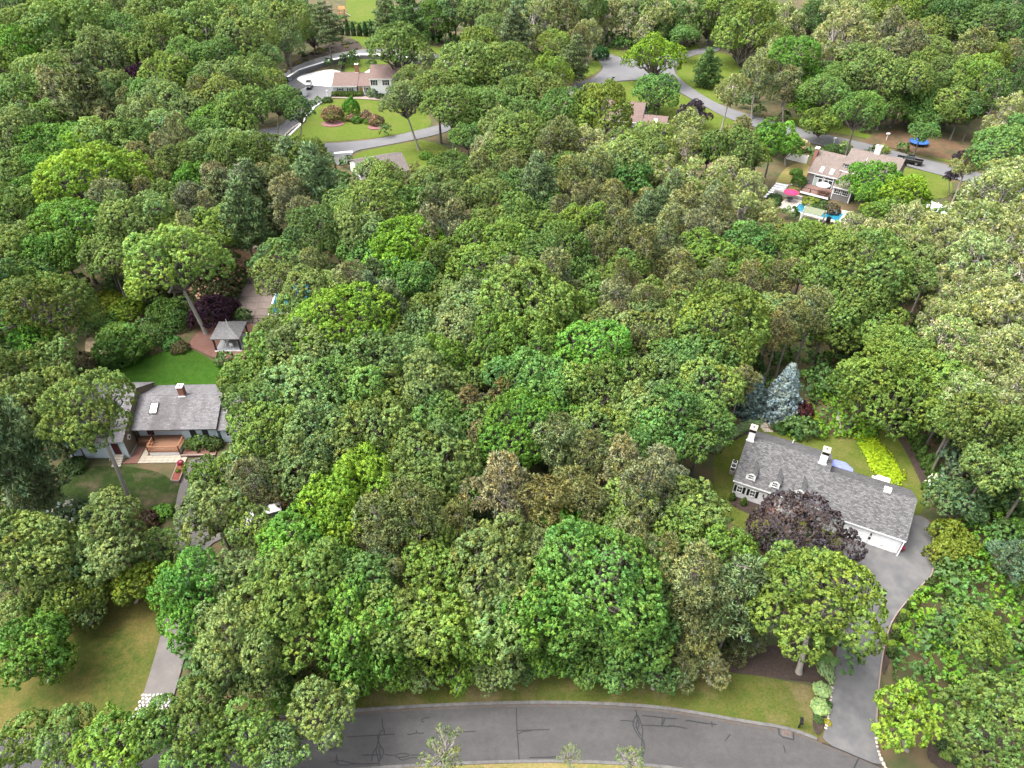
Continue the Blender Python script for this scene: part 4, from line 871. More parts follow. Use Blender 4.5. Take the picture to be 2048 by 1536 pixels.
def fence(label, p0, p1, h, n, m):
    l = math.dist(p0,p1); t = empty('panel_fence', (*p0,0), math.atan2(p1[1]-p0[1],p1[0]-p0[0]), label, 'fence'); wd = l/n
    for i in range(n+1):
        po = MB().box(i*wd-.07,i*wd+.07,-.07,.07,0,h+.12).build('post', m, t); MB().taper(i*wd-.1,i*wd+.1,-.1,.1,h+.12,h+.2,.06).build('cap', m, po)
    for i in range(n):
        pn = MB().box(i*wd+.08,i*wd+wd-.08,-.02,.02,.05,h).build('panel', m, t)
        for k in range(7): x = i*wd+.14+k*(wd-.3)/6; MB().box(x-.008,x+.008,-.03,-.021,.1,h-.05).build('groove', M['concrete'], pn)
    return t
fence('white panel fence left of the grey shingle house', (66.22, 168.07), (70.18, 164.96), 1.9, 3, M['white'])
fence('white panel fence at the end of the side lawn of the grey house', (86.37, 141.89), (90.70, 137.10), 1.9, 5, M['white'])
tr = empty('trampoline', (*(102.39, 177.28),0), 0, 'round blue trampoline under trees in the dirt yard', 'trampoline')
n = 20
MB().prism([(2.1*math.cos(2*math.pi*i/n),2.1*math.sin(2*math.pi*i/n)) for i in range(n)], .85, .88).build('mat', M['tramp'], tr)
for i in range(n):
    a_, b_ = 2*math.pi*i/n, 2*math.pi*(i+1)/n; MB().tube((2.2*math.cos(a_),2.2*math.sin(a_),.9),(2.2*math.cos(b_),2.2*math.sin(b_),.9),.1,n=6).build('rim_pad', M['tramp'], tr)
for i in range(0,n,4): a_ = 2*math.pi*i/n; MB().tube((2.2*math.cos(a_),2.2*math.sin(a_),.85),(2.2*math.cos(a_),2.2*math.sin(a_),0),.05,n=6).build('leg', M['metal'], tr)
t2 = empty('tarpaulin_stack', (*(152.29, 229.98),0), R(15), 'dark blue tarpaulin-covered stack among trees at the far right-hand side', 'stack')
MB().taper(-2,2,-1.2,1.2,0,1.8,.5).build('cover', plain('navy_tarp', (.03,.05,.14), .5), t2)
MB().box(-2.2,2.2,-1.4,1.4,0,.12).build('pallet', M['deck'], t2)
ps = empty('play_set', (*(-69.12, 319.64),0), R(20), 'orange wooden play set on the lawn at the top edge', 'play set')
om = plain('orange_wood', (.4,.16,.05), .7)
for x in (-1,1):
    for y in (-1,1): MB().box(x-.08,x+.08,y-.08,y+.08,0,3.0).build('post', om, ps)
MB().box(-1.1,1.1,-1.1,1.1,1.4,1.5).build('platform', om, ps)
for s in (-1,1): MB().slab((-1.3,s*1.3,2.9),(1.3,s*1.3,2.9),(1.3,0,3.9),(-1.3,0,3.9),.06).build('roof', M['white'] if s > 0 else om, ps)
MB().slab((1.1,-.4,1.45),(1.1,.4,1.45),(3.4,.4,.1),(3.4,-.4,.1),.06).build('slide', M['white'], ps)
MB().box(-4.5,-1,-.05,.05,2.6,2.72).build('beam', om, ps)
for x in (-3.8,-2.4): MB().box(x-.25,x+.25,-.12,.12,.5,.55).build('swing_seat', M['black'], ps)
lg = empty('log_pile', (*(-65.25, 308.35),0), R(-8), 'long brown pile of logs behind the arborvitae hedge', 'logs')
for k in range(9): MB().tube((-3.5+random.random(),random.uniform(-.6,.6),.25+.3*(k%2)),(3.5-random.random(),random.uniform(-.6,.6),.25+.3*(k%2)),.24,.2,7).build('log', mat('log_bark', (.12,.06,.045), .9) if k == 0 else bpy.data.materials['log_bark'], lg)
# --- walls and strips around the long house
gw = [(-69.93, 226.10), (-67.54, 238.19), (-60.13, 249.00), (-51.43, 256.25), (-39.43, 255.02), (-27.09, 249.00), (-15.29, 244.35), (-2.23, 238.74)]
wl = empty('retaining_wall', (*gw[0],0), 0, 'long grey retaining wall below the white sidewalk of the curved upper road', 'wall')
for a_, b_ in zip(gw[:-1], gw[1:]):
    l = math.dist(a_,b_); k = max(1,int(l/3.0))
    for i in range(k):
        f0, f1 = i/k+.002, (i+1)/k-.002
        q0 = (a_[0]+(b_[0]-a_[0])*f0-gw[0][0], a_[1]+(b_[1]-a_[1])*f0-gw[0][1]); q1 = (a_[0]+(b_[0]-a_[0])*f1-gw[0][0], a_[1]+(b_[1]-a_[1])*f1-gw[0][1])
        dx, dy = q1[0]-q0[0], q1[1]-q0[1]; ll = math.hypot(dx,dy); nx, ny = -dy/ll*.3, dx/ll*.3
        MB().prism([q0, q1, (q1[0]+nx,q1[1]+ny), (q0[0]+nx,q0[1]+ny)], 0, 1.3).build('block', M['asphalt_far'], wl)
sheet('lawn', [(-53.57, 240.02), (-55.89, 252.74), (-48.19, 257.03), (-41.24, 255.79), (-39.13, 240.02)], .1, M['lawn_far'], smooth=0)
bf = empty('black_fence', (*(-54.53, 240.02),0), 0, 'short black fence running up from the white court', 'fence')
p0 = (-54.53, 240.02); p1 = (-56.06, 252.74); l = math.dist(p0,p1); bf.rotation_euler[2] = math.atan2(p1[1]-p0[1],p1[0]-p0[0])
for i in range(int(l/1.5)+1): MB().box(i*1.5-.06,i*1.5+.06,-.06,.06,0,1.6).build('post', M['black'], bf)
for z in (.3,.75,1.2,1.5): MB().box(0,l,-.05,.05,z,z+.12).build('rail', M['black'], bf)
sheet('path', [(-52.67, 214.24), (-52.72, 217.51), (-44.86, 216.57), (-35.76, 214.70), (-35.33, 211.50), (-44.32, 213.32)], .19, M['slab'], smooth=0)
sheet('pavement', [(-48.24, 237.10), (-45.56, 245.50), (-39.84, 245.50), (-38.72, 237.10)], .2, M['white_concrete'], smooth=0)
lp = empty('lamp_post', (*(-53.65, 213.32),0), 0, 'short white lamp post at the corner of the azalea lawn', 'lamp')
MB().tube((0,0,0),(0,0,2.2),.1).build('post', M['white'], lp); MB().box(-.18,.18,-.18,.18,2.2,2.6).build('lantern', M['white'], lp)
strip('kerb', M['white_concrete'], [(-43.85, 171.92), (-39.34, 172.91)], [(-43.66, 170.95), (-39.17, 171.92)], 0, .2)
strip('kerb', M['white_concrete'], [(-58.12, 181.82), (-56.84, 191.85), (-56.52, 205.76), (-55.13, 210.60)], [(-57.64, 181.46), (-56.30, 191.85), (-55.72, 205.33), (-54.55, 210.60)], 0, .3)
# glimpsed pool and terrace behind the brown house with a skylight
sp = empty('swimming_pool', (*(30.32, 173.90),0), R(-15), 'aqua pool glinting through leaves in front of the brown-roofed house with a skylight', 'pool')
MB().box(-6,7,-2.5,2.5,0,.15).build('water', plain('aqua_water', (.03,.22,.24), .08, .5), sp)
cp = MB(); cp.box(-6.5,7.5,-3,-2.5,0,.25); cp.box(-6.5,7.5,2.5,6.5,0,.25); cp.box(-6.5,-6,-2.5,2.5,0,.25); cp.box(7,7.5,-2.5,2.5,0,.25); cp.build('coping', M['white_concrete'], sp)
# ------------------------------------------------------------------ vehicles
def wheels(t, xs, y, r):
    for x in xs:
        for s in (-1,1):
            wv = MB().tube((x,s*(y-.1),r),(x,s*(y+.1),r),r,n=14).build('wheel', M['tyre'], t)
            MB().tube((x,s*(y+.1),r),(x,s*(y+.12),r),r*.6,n=10).build('rim', M['metal'], wv)
def suv(label, loc, rz, paint):
    t = empty('parked_car', loc, rz, label, 'car')
    def prof(pts, w0, w1, name, m, zs, bev=.05):
        mb = MB(); n = len(pts)
        V = [(x, -(w0 if z <= zs else w1), z) for x, z in pts] + [(x, (w0 if z <= zs else w1), z) for x, z in pts]
        mb.add(V, [tuple(range(n)), tuple(range(2*n-1,n-1,-1))] + [(i,(i+1)%n,n+(i+1)%n,n+i) for i in range(n)]); return mb.build(name, m, t, bevel=bev)
    prof([(-2.3,.35),(2.3,.35),(2.38,.7),(2.2,1.0),(1.1,1.1),(-2.25,1.1),(-2.38,.8)], .93, .9, 'body', paint, 1.05, .06)
    prof([(-2.15,1.1),(1.15,1.1),(.35,1.66),(-1.85,1.68)], .86, .68, 'cabin', M['glass'], 1.2, .03)
    prof([(-1.86,1.66),(.38,1.66),(.2,1.73),(-1.7,1.74)], .7, .66, 'roof', paint, 1.7, .02)
    for x0, x1 in ((.3,1.0),(-.75,-.6),(-2.0,-1.85)): pass
    wheels(t, (1.45,-1.45), .86, .37)
    for s in (-1,1):
        MB().box(2.3,2.4,s*.65-.2,s*.65+.2,.72,.9).build('headlight', M['lamp'], t); MB().box(-2.42,-2.32,s*.7-.12,s*.7+.12,.75,1.05).build('tail_light', M['redlamp'], t)
        MB().box(.85,1.05,s*.97-.08,s*.97+.08,1.08,1.24).build('mirror', paint, t)
    return t
cxx, cyy = (-68.62, 228.10); suv('dark parked car at the corner of the white court, seen from its side', (cxx,cyy,.17), R(-25), M['carblack'])
cxx, cyy = (-61.58, 224.04); suv('black parked car facing the camera on the grey half of the court', (cxx,cyy,.17), R(-85), M['carblack'])
cxx, cyy = (-29.05, 55.63); suv('silver car half hidden by trees on the left turnaround', (cxx,cyy,.17), R(200), M['carsilver'])
cxx, cyy = (94.66, 165.16)
tk = empty('pickup_truck', (cxx,cyy,.18), R(146), 'black pickup truck on the road behind the grey shingle house', 'truck')
def box_bev(name, args, m, b=.05): return MB().box(*args).build(name, m, tk, bevel=b)
box_bev('bonnet', (1.3,2.85,-.95,.95,.5,1.15), M['carblack'], .08); box_bev('chassis', (-2.85,2.85,-.8,.8,.38,.6), M['black'], .03)
MB().add([(-.9,-.95,.5),(1.29,-.95,.5),(1.29,.95,.5),(-.9,.95,.5),(-.9,-.95,1.2),(1.29,-.95,1.2),(1.29,.95,1.2),(-.9,.95,1.2)],[(0,3,2,1),(4,5,6,7),(0,1,5,4),(1,2,6,5),(2,3,7,6),(3,0,4,7)]).build('cab', M['carblack'], tk, bevel=.03)
MB().add([(-.85,-.88,1.2),(1.2,-.88,1.2),(1.2,.88,1.2),(-.85,.88,1.2),(-.7,-.72,1.78),(.5,-.72,1.78),(.5,.72,1.78),(-.7,.72,1.78)],[(4,5,6,7),(0,1,5,4),(1,2,6,5),(2,3,7,6),(3,0,4,7)]).build('windows', M['glass'], tk)
box_bev('cab_roof', (-.72,.52,-.73,.73,1.78,1.85), M['carblack'], .03)
for s in (-1,1): box_bev('bed_side', (-2.85,-.95,s*.88-.08,s*.88+.08,.5,1.2), M['carblack'], .03); MB().box(-2.9,-.9,s*.93-.03,s*.93+.03,1.2,1.23).build('trim', M['metal'], tk); MB().box(2.8,2.88,s*.7-.2,s*.7+.2,.8,1.0).build('headlight', M['lamp'], tk)
box_bev('tailgate', (-2.93,-2.82,-.95,.95,.5,1.2), M['carblack'], .03); MB().box(-2.8,-.96,-.79,.79,.62,.68).build('bed_floor', M['dark'], tk)
wheels(tk, (1.85,-1.75), .88, .42)
# ------------------------------------------------------------------ foliage
def unit(a): return a / np.maximum(np.linalg.norm(a, axis=-1, keepdims=True), 1e-9)
def raw_mesh(name, V, quads, tint, m):
    nrm = leaves.nrm if leaves.nrm is not None and len(leaves.nrm) == len(V) else None
    me = bpy.data.meshes.new(name)
    nv, nf = len(V), len(quads)
    me.vertices.add(nv); me.vertices.foreach_set('co', V.astype(np.float32).ravel())
    me.loops.add(nf*4); me.loops.foreach_set('vertex_index', quads.astype(np.int32).ravel())
    me.polygons.add(nf); me.polygons.foreach_set('loop_start', np.arange(0, nf*4, 4, dtype=np.int32))
    me.polygons.foreach_set('loop_total', np.full(nf, 4, dtype=np.int32))
    me.update(calc_edges=True)
    ca = me.attributes.new('tint', 'FLOAT_COLOR', 'POINT')
    ca.data.foreach_set('color', np.concatenate([tint, np.ones((nv, 1))], 1).astype(np.float32).ravel())
    me.materials.append(m)
    if nrm is not None:
        for_n = np.repeat(nrm, 1, 0); me.polygons.foreach_set('use_smooth', np.ones(nf, dtype=bool))
        me.normals_split_custom_set_from_vertices(for_n.astype(np.float32))
    return me
def leaves(g, C, D, rad, k, size, asp=.62, spread=.8, jit=.55, needle=False, tv=.13, lob=None):
    """k leaf-shaped faces round each tuft centre C pointing outward D"""
    n = len(C)
    d = unit(D[:, None, :] + g.normal(size=(n, k, 3))*spread)
    rr = rad[:, None, None]
    s = (size*rad)[:, None, None] * g.uniform(.7, 1.3, (n, k, 1))
    if needle:
        pos = C[:, None, :] + rr*d*.6; t = d
        nr = unit(np.cross(t, g.normal(size=(n, k, 3))))
    else:
        pos = C[:, None, :] + rr*d*g.uniform(.75, 1.05, (n, k, 1))
        nr = unit(d + g.normal(size=(n, k, 3))*jit)
        t = unit(np.cross(nr, g.normal(size=(n, k, 3))))
    b = np.cross(nr, t)
    V = np.stack([pos + t*s - nr*s*.22, pos + b*s*asp, pos - t*s - nr*s*.22, pos - b*s*asp], 2).reshape(-1, 3)
    Q = np.arange(n*k*4).reshape(-1, 4)
    br = g.normal(1, tv, (n, 1, 1)) * g.normal(1, .06, (n, k, 1))
    warm = g.normal(0, .07, (n, 1, 1))
    if lob is not None:
        nl_ = int(lob.max())+1; lb = g.normal(1, .13, nl_)[lob]; lw = g.normal(0, .045, nl_)[lob]
        br = br*lb[:, None, None]; warm = warm + lw[:, None, None]
    col = np.concatenate([br*(1+warm), br, br*(1-warm*1.5)], 2).clip(.4, 1.9)
    tint = np.repeat(col.reshape(-1, 3), 4, 0)
    leaves.nrm = np.repeat(unit(d*.75 + nr*np.sign((nr*d).sum(-1, keepdims=True)+1e-6)*.55).reshape(-1, 3), 4, 0)
    return V, Q, tint
def lobe_tufts(g, lobes, dens, zmin=-.35, keep=.9, flat=1.0):
    C, D, I = [], [], []
    L = np.array([l[:3] for l in lobes]); RR = np.array([l[3] for l in lobes])
    for i in range(len(lobes)):
        n = max(4, int(4*math.pi*RR[i]**2*dens*.6))
        d = unit(g.normal(size=(n, 3))); d = d[d[:, 2] > zmin]
        bump = 1 + .18*np.sin(d[:, :1]*5+i) * np.cos(d[:, 1:2]*4+i*2)
        p = L[i] + d*RR[i]*bump*np.array([1, 1, flat])*g.uniform(.9, 1.06, (len(d), 1))
        dist = np.linalg.norm((p[:, None, :]-L[None])/np.array([1, 1, flat]), axis=2)/RR[None]
        dist[:, i] = 9
        ok = dist.min(1) > keep if len(lobes) > 1 else np.ones(len(d), bool)
        C.append(p[ok]); D.append(d[ok]); I.append(np.full(int(ok.sum()), i))
    lobe_tufts.idx = np.concatenate(I)
    return np.concatenate(C), np.concatenate(D)
def tubes(g, segs, n=6):
    """segs: list of polylines [(p, r), ...]"""
    mb = MB()
    for line in segs:
        rings = []
        for i, (p, r) in enumerate(line):
            p = Vector(p); a = Vector(line[max(0, i-1)][0]); b = Vector(line[min(len(line)-1, i+1)][0])
            dd = (b-a).normalized(); u = dd.orthogonal().normalized(); v = dd.cross(u)
            rings.append([p + (u*math.cos(2*math.pi*k/n) + v*math.sin(2*math.pi*k/n))*r for k in range(n)])
        V = [q for r_ in rings for q in r_]
        F = [(i*n+k, i*n+(k+1) % n, (i+1)*n+(k+1) % n, (i+1)*n+k) for i in range(len(rings)-1) for k in range(n)]
        F.append(tuple(range((len(rings)-1)*n, len(rings)*n)))
        mb.add(V, F)
    return mb
def mb_mesh(mb, name, m):
    me = bpy.data.meshes.new(name); me.from_pydata(mb.v, [], mb.f); me.materials.append(m)
    for p in me.polygons: p.use_smooth = True
    return me
def limb(g, p0, p1, r0, r1, wob=.12, n=4, sag=0.0):
    p0 = np.array(p0, float); p1 = np.array(p1, float); l = np.linalg.norm(p1-p0); out = []
    for i in range(n+1):
        t = i/n; q = p0 + (p1-p0)*t + (g.normal(size=3)*wob*l*.5 if 0 < i < n else 0); q[2] += math.sin(t*math.pi)*sag*l
        out.append((tuple(q), r0+(r1-r0)*t))
    return out
leaves.nrm = None
PROTO = {}
RP = 4.0     # crown radius of every prototype
def broad(seed, nl, rl, flat, dens, tr, k, size, mt=M['leaf'], bark=M['bark'], spread_out=.62, bottom=-.35, asp=.62, keep=.9, open_=0, irr=1.0):
    g = np.random.default_rng(seed)
    lobes = []
    for i in range(nl):
        f = (i+.5)/nl; z = 1-f*1.25; th = i*2.39996+g.uniform(-.5, .5); q = math.sqrt(max(0, 1-min(1, z*z)))
        r = RP*g.uniform(*rl)*(g.choice([.75, 1, 1, 1.15]) if irr > .5 else 1); s = RP*spread_out*g.uniform(1-.3*irr, 1+.28*irr)
        lobes.append((math.cos(th)*q*s*1.12, math.sin(th)*q*s*1.12, z*s*flat, r))
    if not open_: lobes.append((0, 0, 0, RP*.5))
    q_ = np.percentile(np.hypot([l[0] for l in lobes], [l[1] for l in lobes])+np.array([l[3] for l in lobes])*.9, 80)
    lobes = [tuple(c_*RP/q_ for c_ in l) for l in lobes]
    C, D = lobe_tufts(g, lobes, dens, bottom, keep)
    V, Q, T = leaves(g, C, D+np.array([0, 0, .25]), np.full(len(C), tr)*g.uniform(.75, 1.3, len(C)), k, size, asp, lob=lobe_tufts.idx)
    crown = raw_mesh('crown', V, Q, T, mt)
    base = np.array([0, 0, -RP*.62]); segs = []
    for (x, y, z, r) in lobes[:nl]:
        segs.append(limb(g, base, (x*.95, y*.95, z), .17, .05, .14, 4, .05))
        for _ in range(3):
            e = np.array([x, y, z]) + unit(g.normal(size=3)+np.array([0, 0, .5]))*r*.85
            segs.append(limb(g, (x*.7, y*.7, z*.7-.3), e, .045, .012, .2, 3))
    return dict(crown=crown, limbs=mb_mesh(tubes(g, segs, 5), 'limbs', bark), lob=lobes, g=g)
def pine(seed, kind):
    g = np.random.default_rng(seed)
    C, D, segs = [], [], []
    if kind == 'p':       # pitch pine: irregular clumps on crooked limbs
        lobes = []
        for i in range(24):
            z = g.uniform(-.75, 1.05); th = g.uniform(0, 6.28); q = math.sqrt(max(.05, 1-(max(z, -.3))**2*.85))*g.uniform(.35, .85)
            lobes.append((math.cos(th)*q*RP*.8, math.sin(th)*q*RP*.8, z*RP*.8, RP*g.uniform(.19, .3)))
        lobes.append((0, 0, RP*.85, RP*.28)); lobes.append((0, 0, .2*RP, RP*.4))
        C, D = lobe_tufts(g, lobes, 11, -.45, .85)
        V, Q, T = leaves(g, C, D+np.array([0, 0, .5]), np.full(len(C), .31)*g.uniform(.75, 1.3, len(C)), 13, .62, .2, .9, needle=True, tv=.2, lob=lobe_tufts.idx)
        segs.append([((0, 0, -RP*.9), .2), ((.1, .1, -RP*.2), .16), ((-.1, .05, RP*.4), .1), ((0, 0, RP*.95), .03)])
        for (x, y, z, r) in lobes[:-2]:
            segs.append(limb(g, (0, 0, min(z-.4, RP*.6)), (x, y, z), .075, .02, .2, 4))
            for _ in range(2): segs.append(limb(g, (x*.6, y*.6, z-.15), (x+g.normal()*r*.9, y+g.normal()*r*.9, z+g.normal()*r*.5), .03, .01, .2, 3))
    else:                 # white pine: tiers of plumes
        segs.append([((0, 0, -RP*1.2), .22), ((0, 0, 0), .15), ((0, 0, RP*1.35), .03)])
        for ti in range(9):
            f = ti/8; z = RP*(-1.0+2.25*f); ln = RP*(1.0-.75*f**1.6)*g.uniform(.85, 1.1); nb = 7 if f < .8 else 5
            if ti == 0: ln *= .75
            for j in range(nb):
                th = j*6.283/nb+ti*1.1+g.uniform(-.3, .3); ll = ln*g.uniform(.65, 1.1)
                tip = np.array([math.cos(th)*ll, math.sin(th)*ll, z+ll*g.uniform(.05, .28)])
                segs.append(limb(g, (0, 0, z-.1), tip, .06, .02, .08, 3))
                m_ = int(11*ll/RP*2.6)
                for _ in range(m_):
                    t = g.uniform(.22, 1.05); wv = (.16+.2*math.sin(min(1, t)*math.pi))*ll
                    p = np.array([0, 0, z])+(tip-np.array([0, 0, z]))*t + np.array([-math.sin(th), math.cos(th), 0])*g.uniform(-wv, wv)+np.array([0, 0, g.uniform(-.1, .2)])
                    C.append(p); D.append(unit(np.array([math.cos(th), math.sin(th), .9])))
        C = np.array(C); D = np.array(D)
        V, Q, T = leaves(g, C, D, np.full(len(C), .5)*g.uniform(.75, 1.3, len(C)), 14, .62, .17, .7, needle=True, tv=.17)
    return dict(crown=raw_mesh('crown', V, Q, T, M['needle']), limbs=mb_mesh(tubes(g, segs, 5), 'limbs', M['bark_pine']))
def locust(seed):
    g = np.random.default_rng(seed)
    lobes = []
    for i in range(30):
        z = g.uniform(-.6, 1.0); th = g.uniform(0, 6.28); q = math.sqrt(max(.05, 1-max(z, -.2)**2*.9))*g.uniform(.45, 1.0)
        lobes.append((math.cos(th)*q*RP*.85, math.sin(th)*q*RP*.85, z*RP*.78, RP*g.uniform(.13, .23)))
    C, D = lobe_tufts(g, lobes, 12.0, -.5, .8)
    sel = g.random(len(C)) < .42
    V, Q, T = leaves(g, C[~sel], D[~sel], np.full((~sel).sum(), .3)*g.uniform(.75, 1.3, (~sel).sum()), 11, .5, .5)
    cr = raw_mesh('crown', V, Q, T, M['leaf'])
    D2 = D[sel]+np.array([0, 0, -.1])
    V, Q, T = leaves(g, C[sel], D2, np.full(sel.sum(), .24)*g.uniform(.7, 1.3, sel.sum()), 9, .36, .55, 1.0, .9)
    bl = raw_mesh('blossoms', V, Q, T, M['petal'])
    base = np.array([0, 0, -RP*.8]); segs = []
    forks = [np.array([g.uniform(-1, 1)*RP*.3, g.uniform(-1, 1)*RP*.3, g.uniform(-.35, .15)*RP]) for _ in range(5)]
    for f in forks: segs.append(limb(g, base, f, .2, .13, .25, 5))
    for (x, y, z, r) in lobes:
        f = min(forks, key=lambda q: np.linalg.norm(q-np.array([x, y, z]))+max(0, q[2]-z)*2)
        segs.append(limb(g, f, (x, y, z), .12, .035, .3, 5))
        for _ in range(3): segs.append(limb(g, (x*.85+f[0]*.15, y*.85+f[1]*.15, z*.85+f[2]*.15), np.array([x, y, z])+g.normal(size=3)*r*.8, .03, .012, .3, 3))
    return dict(crown=cr, blossoms=bl, limbs=mb_mesh(tubes(g, segs, 5), 'limbs', M['bark_pale']))
PROTO['o'] = [broad(100+i, [13, 16, 12, 18, 15][i], (.24, .42), [.85, .75, .95, .8, .7][i], 8.5, .29, 12, .54) for i in range(5)]
PROTO['O'] = [broad(110+i, [16, 20, 15, 22, 18, 17][i], (.2, .38), [.85, .78, .92, .8, .72, 1.0][i], 14, .215, 13, .54) for i in range(6)]
PROTO['m'] = [broad(200+i, [18, 22, 16][i], (.2, .36), [1.0, .85, 1.1][i], 8.5, .285, 12, .55, spread_out=.68) for i in range(3)]
PROTO['M'] = [broad(210+i, [22, 26, 20, 24][i], (.18, .33), [.95, .85, 1.02, .9][i], 14, .21, 13, .55, spread_out=.68) for i in range(4)]
PROTO['X'] = [broad(130+i, [20, 24, 22, 17, 26, 21, 19][i], (.24, .37), [.85, .8, .9, .75, .95, .7, 1.0][i], 19, .18, 12, .53, irr=[.35, .35, .4, .9, .8, 1.0, .9][i]) for i in range(7)]
PROTO['p'] = [pine(300+i, 'p') for i in range(5)]
PROTO['w'] = [pine(320+i, 'w') for i in range(3)]
PROTO['l'] = [locust(340+i) for i in range(4)]
PROTO['s'] = [broad(360+i, 15, (.25, .38), .62, 8.0, .3, 12, .58, spread_out=.66, bottom=-.6) for i in range(2)]
PROTO['b'] = [broad(370+i, 26, (.1, .18), 1.25, 9.0, .25, 8, .55, bark=M['bark_pale'], spread_out=.8, open_=1, keep=.7) for i in range(2)]
TRUNK = {}
for kk, bm_ in (('o', 'bark'), ('m', 'bark'), ('p', 'bark_pine'), ('w', 'bark_pine'), ('l', 'bark_pale'), ('s', 'bark'), ('b', 'bark_pale'), ('g', 'bark_pale')):
    g = np.random.default_rng(ord(kk)); TRUNK[kk] = []
    for i in range(3):
        ln = [((0, 0, -.01), 1.5), ((0, 0, .03), 1.15)] + [((g.normal()*.018*(1-abs(2*t-1)), g.normal()*.018*(1-abs(2*t-1)), t), 1.0-.35*t) for t in (.15, .35, .55, .8)] + [((0, 0, 1.0), .6)]
        TRUNK[kk].append(ln)
NAMES = dict(o='oak_tree', m='maple_tree', p='pitch_pine', w='white_pine', l='locust_tree', s='small_tree', b='birch_tree')
CATS = dict(o='tree', m='tree', p='pine tree', w='pine tree', l='tree', s='tree', b='tree')
COLR = dict(ol=(.163,.24,.054), md=(.135,.235,.053), dg=(.095,.18,.047), gg=(.19,.272,.084), yg=(.19,.335,.03), bg=(.125,.265,.035), em=(.13,.25,.056),
            yo=(.18,.275,.05), bo=(.155,.27,.042), bb=(.145,.305,.044), pn=(.185,.215,.08), pg=(.2,.222,.104), pb=(.205,.2,.08), wp=(.15,.21,.082), lc=(.25,.31,.1),
            pu=(.075,.051,.052), pd=(.05,.037,.05), yd=(.2,.3,.035), bl=(.12,.19,.09), gb=(.18,.24,.09), cr=(.13,.24,.05))
TMESH = {}
GROUPS = dict(o='oaks of the wood', m='bright broadleaf trees of the wood', p='pitch pines of the wood', w='white pines of the wood', l='flowering locusts')
def plant(x, y, r, zc, kind, col, label, bx=None, by=None, pale=0):
    group = None if pale else GROUPS.get(kind)
    if bx is None: bx, by = x, y
    h_ = random.Random(int(x*97+y*31))
    root = empty(NAMES[kind], (bx, by, 0), 0, label, CATS[kind], group)
    pk = kind.upper() if r > 3.5 and kind.upper() in PROTO else kind
    if r > 4.9 and kind in 'om': pk = 'X'
    P = PROTO[pk][h_.randrange(len(PROTO[pk]))]
    s = r/RP; rz = h_.random()*6.283
    base = COLR[col]; j = [h_.gauss(1, .05), h_.gauss(1, .025), h_.gauss(1, .08)]; b_ = h_.gauss(1, .09)
    c4 = (*[max(.004, base[k]*j[k]*b_) for k in range(3)], 1)
    sz = s*h_.uniform(.88, 1.15); ex = h_.uniform(.88, 1.14)
    for part in ('crown', 'blossoms', 'limbs'):
        if part in P:
            o = link(part, P[part], root, (x-bx, y-by, zc), (h_.gauss(0, .08), h_.gauss(0, .08), rz), (s*ex, s/ex, sz))
            o.color = c4 if part == 'crown' else (.46*h_.uniform(.9,1.1), .49*h_.uniform(.9,1.1), .26*h_.uniform(.85,1.1), 1)
    top = Vector((x-bx, y-by, zc - r*(.58 if kind in 'oms' else .75)))
    if top.z < .6: top.z = .6
    tk_ = 'g' if pale else kind
    key = (tk_, h_.randrange(3))
    if key not in TMESH:
        TMESH[key] = mb_mesh(tubes(None, [[(p, q) for p, q in TRUNK[key[0]][key[1]]]], 8), 'trunk', {'p': M['bark_pine'], 'w': M['bark_pine'], 'l': M['bark_pale'], 'g': M['bark_pale'], 'b': M['bark_pale']}.get(tk_, M['bark']))
    o = link('trunk', TMESH[key], root)
    rt = .06+.042*r
    o.rotation_euler = top.to_track_quat('Z', 'Y').to_euler(); o.scale = (rt, rt, top.length)
    return root
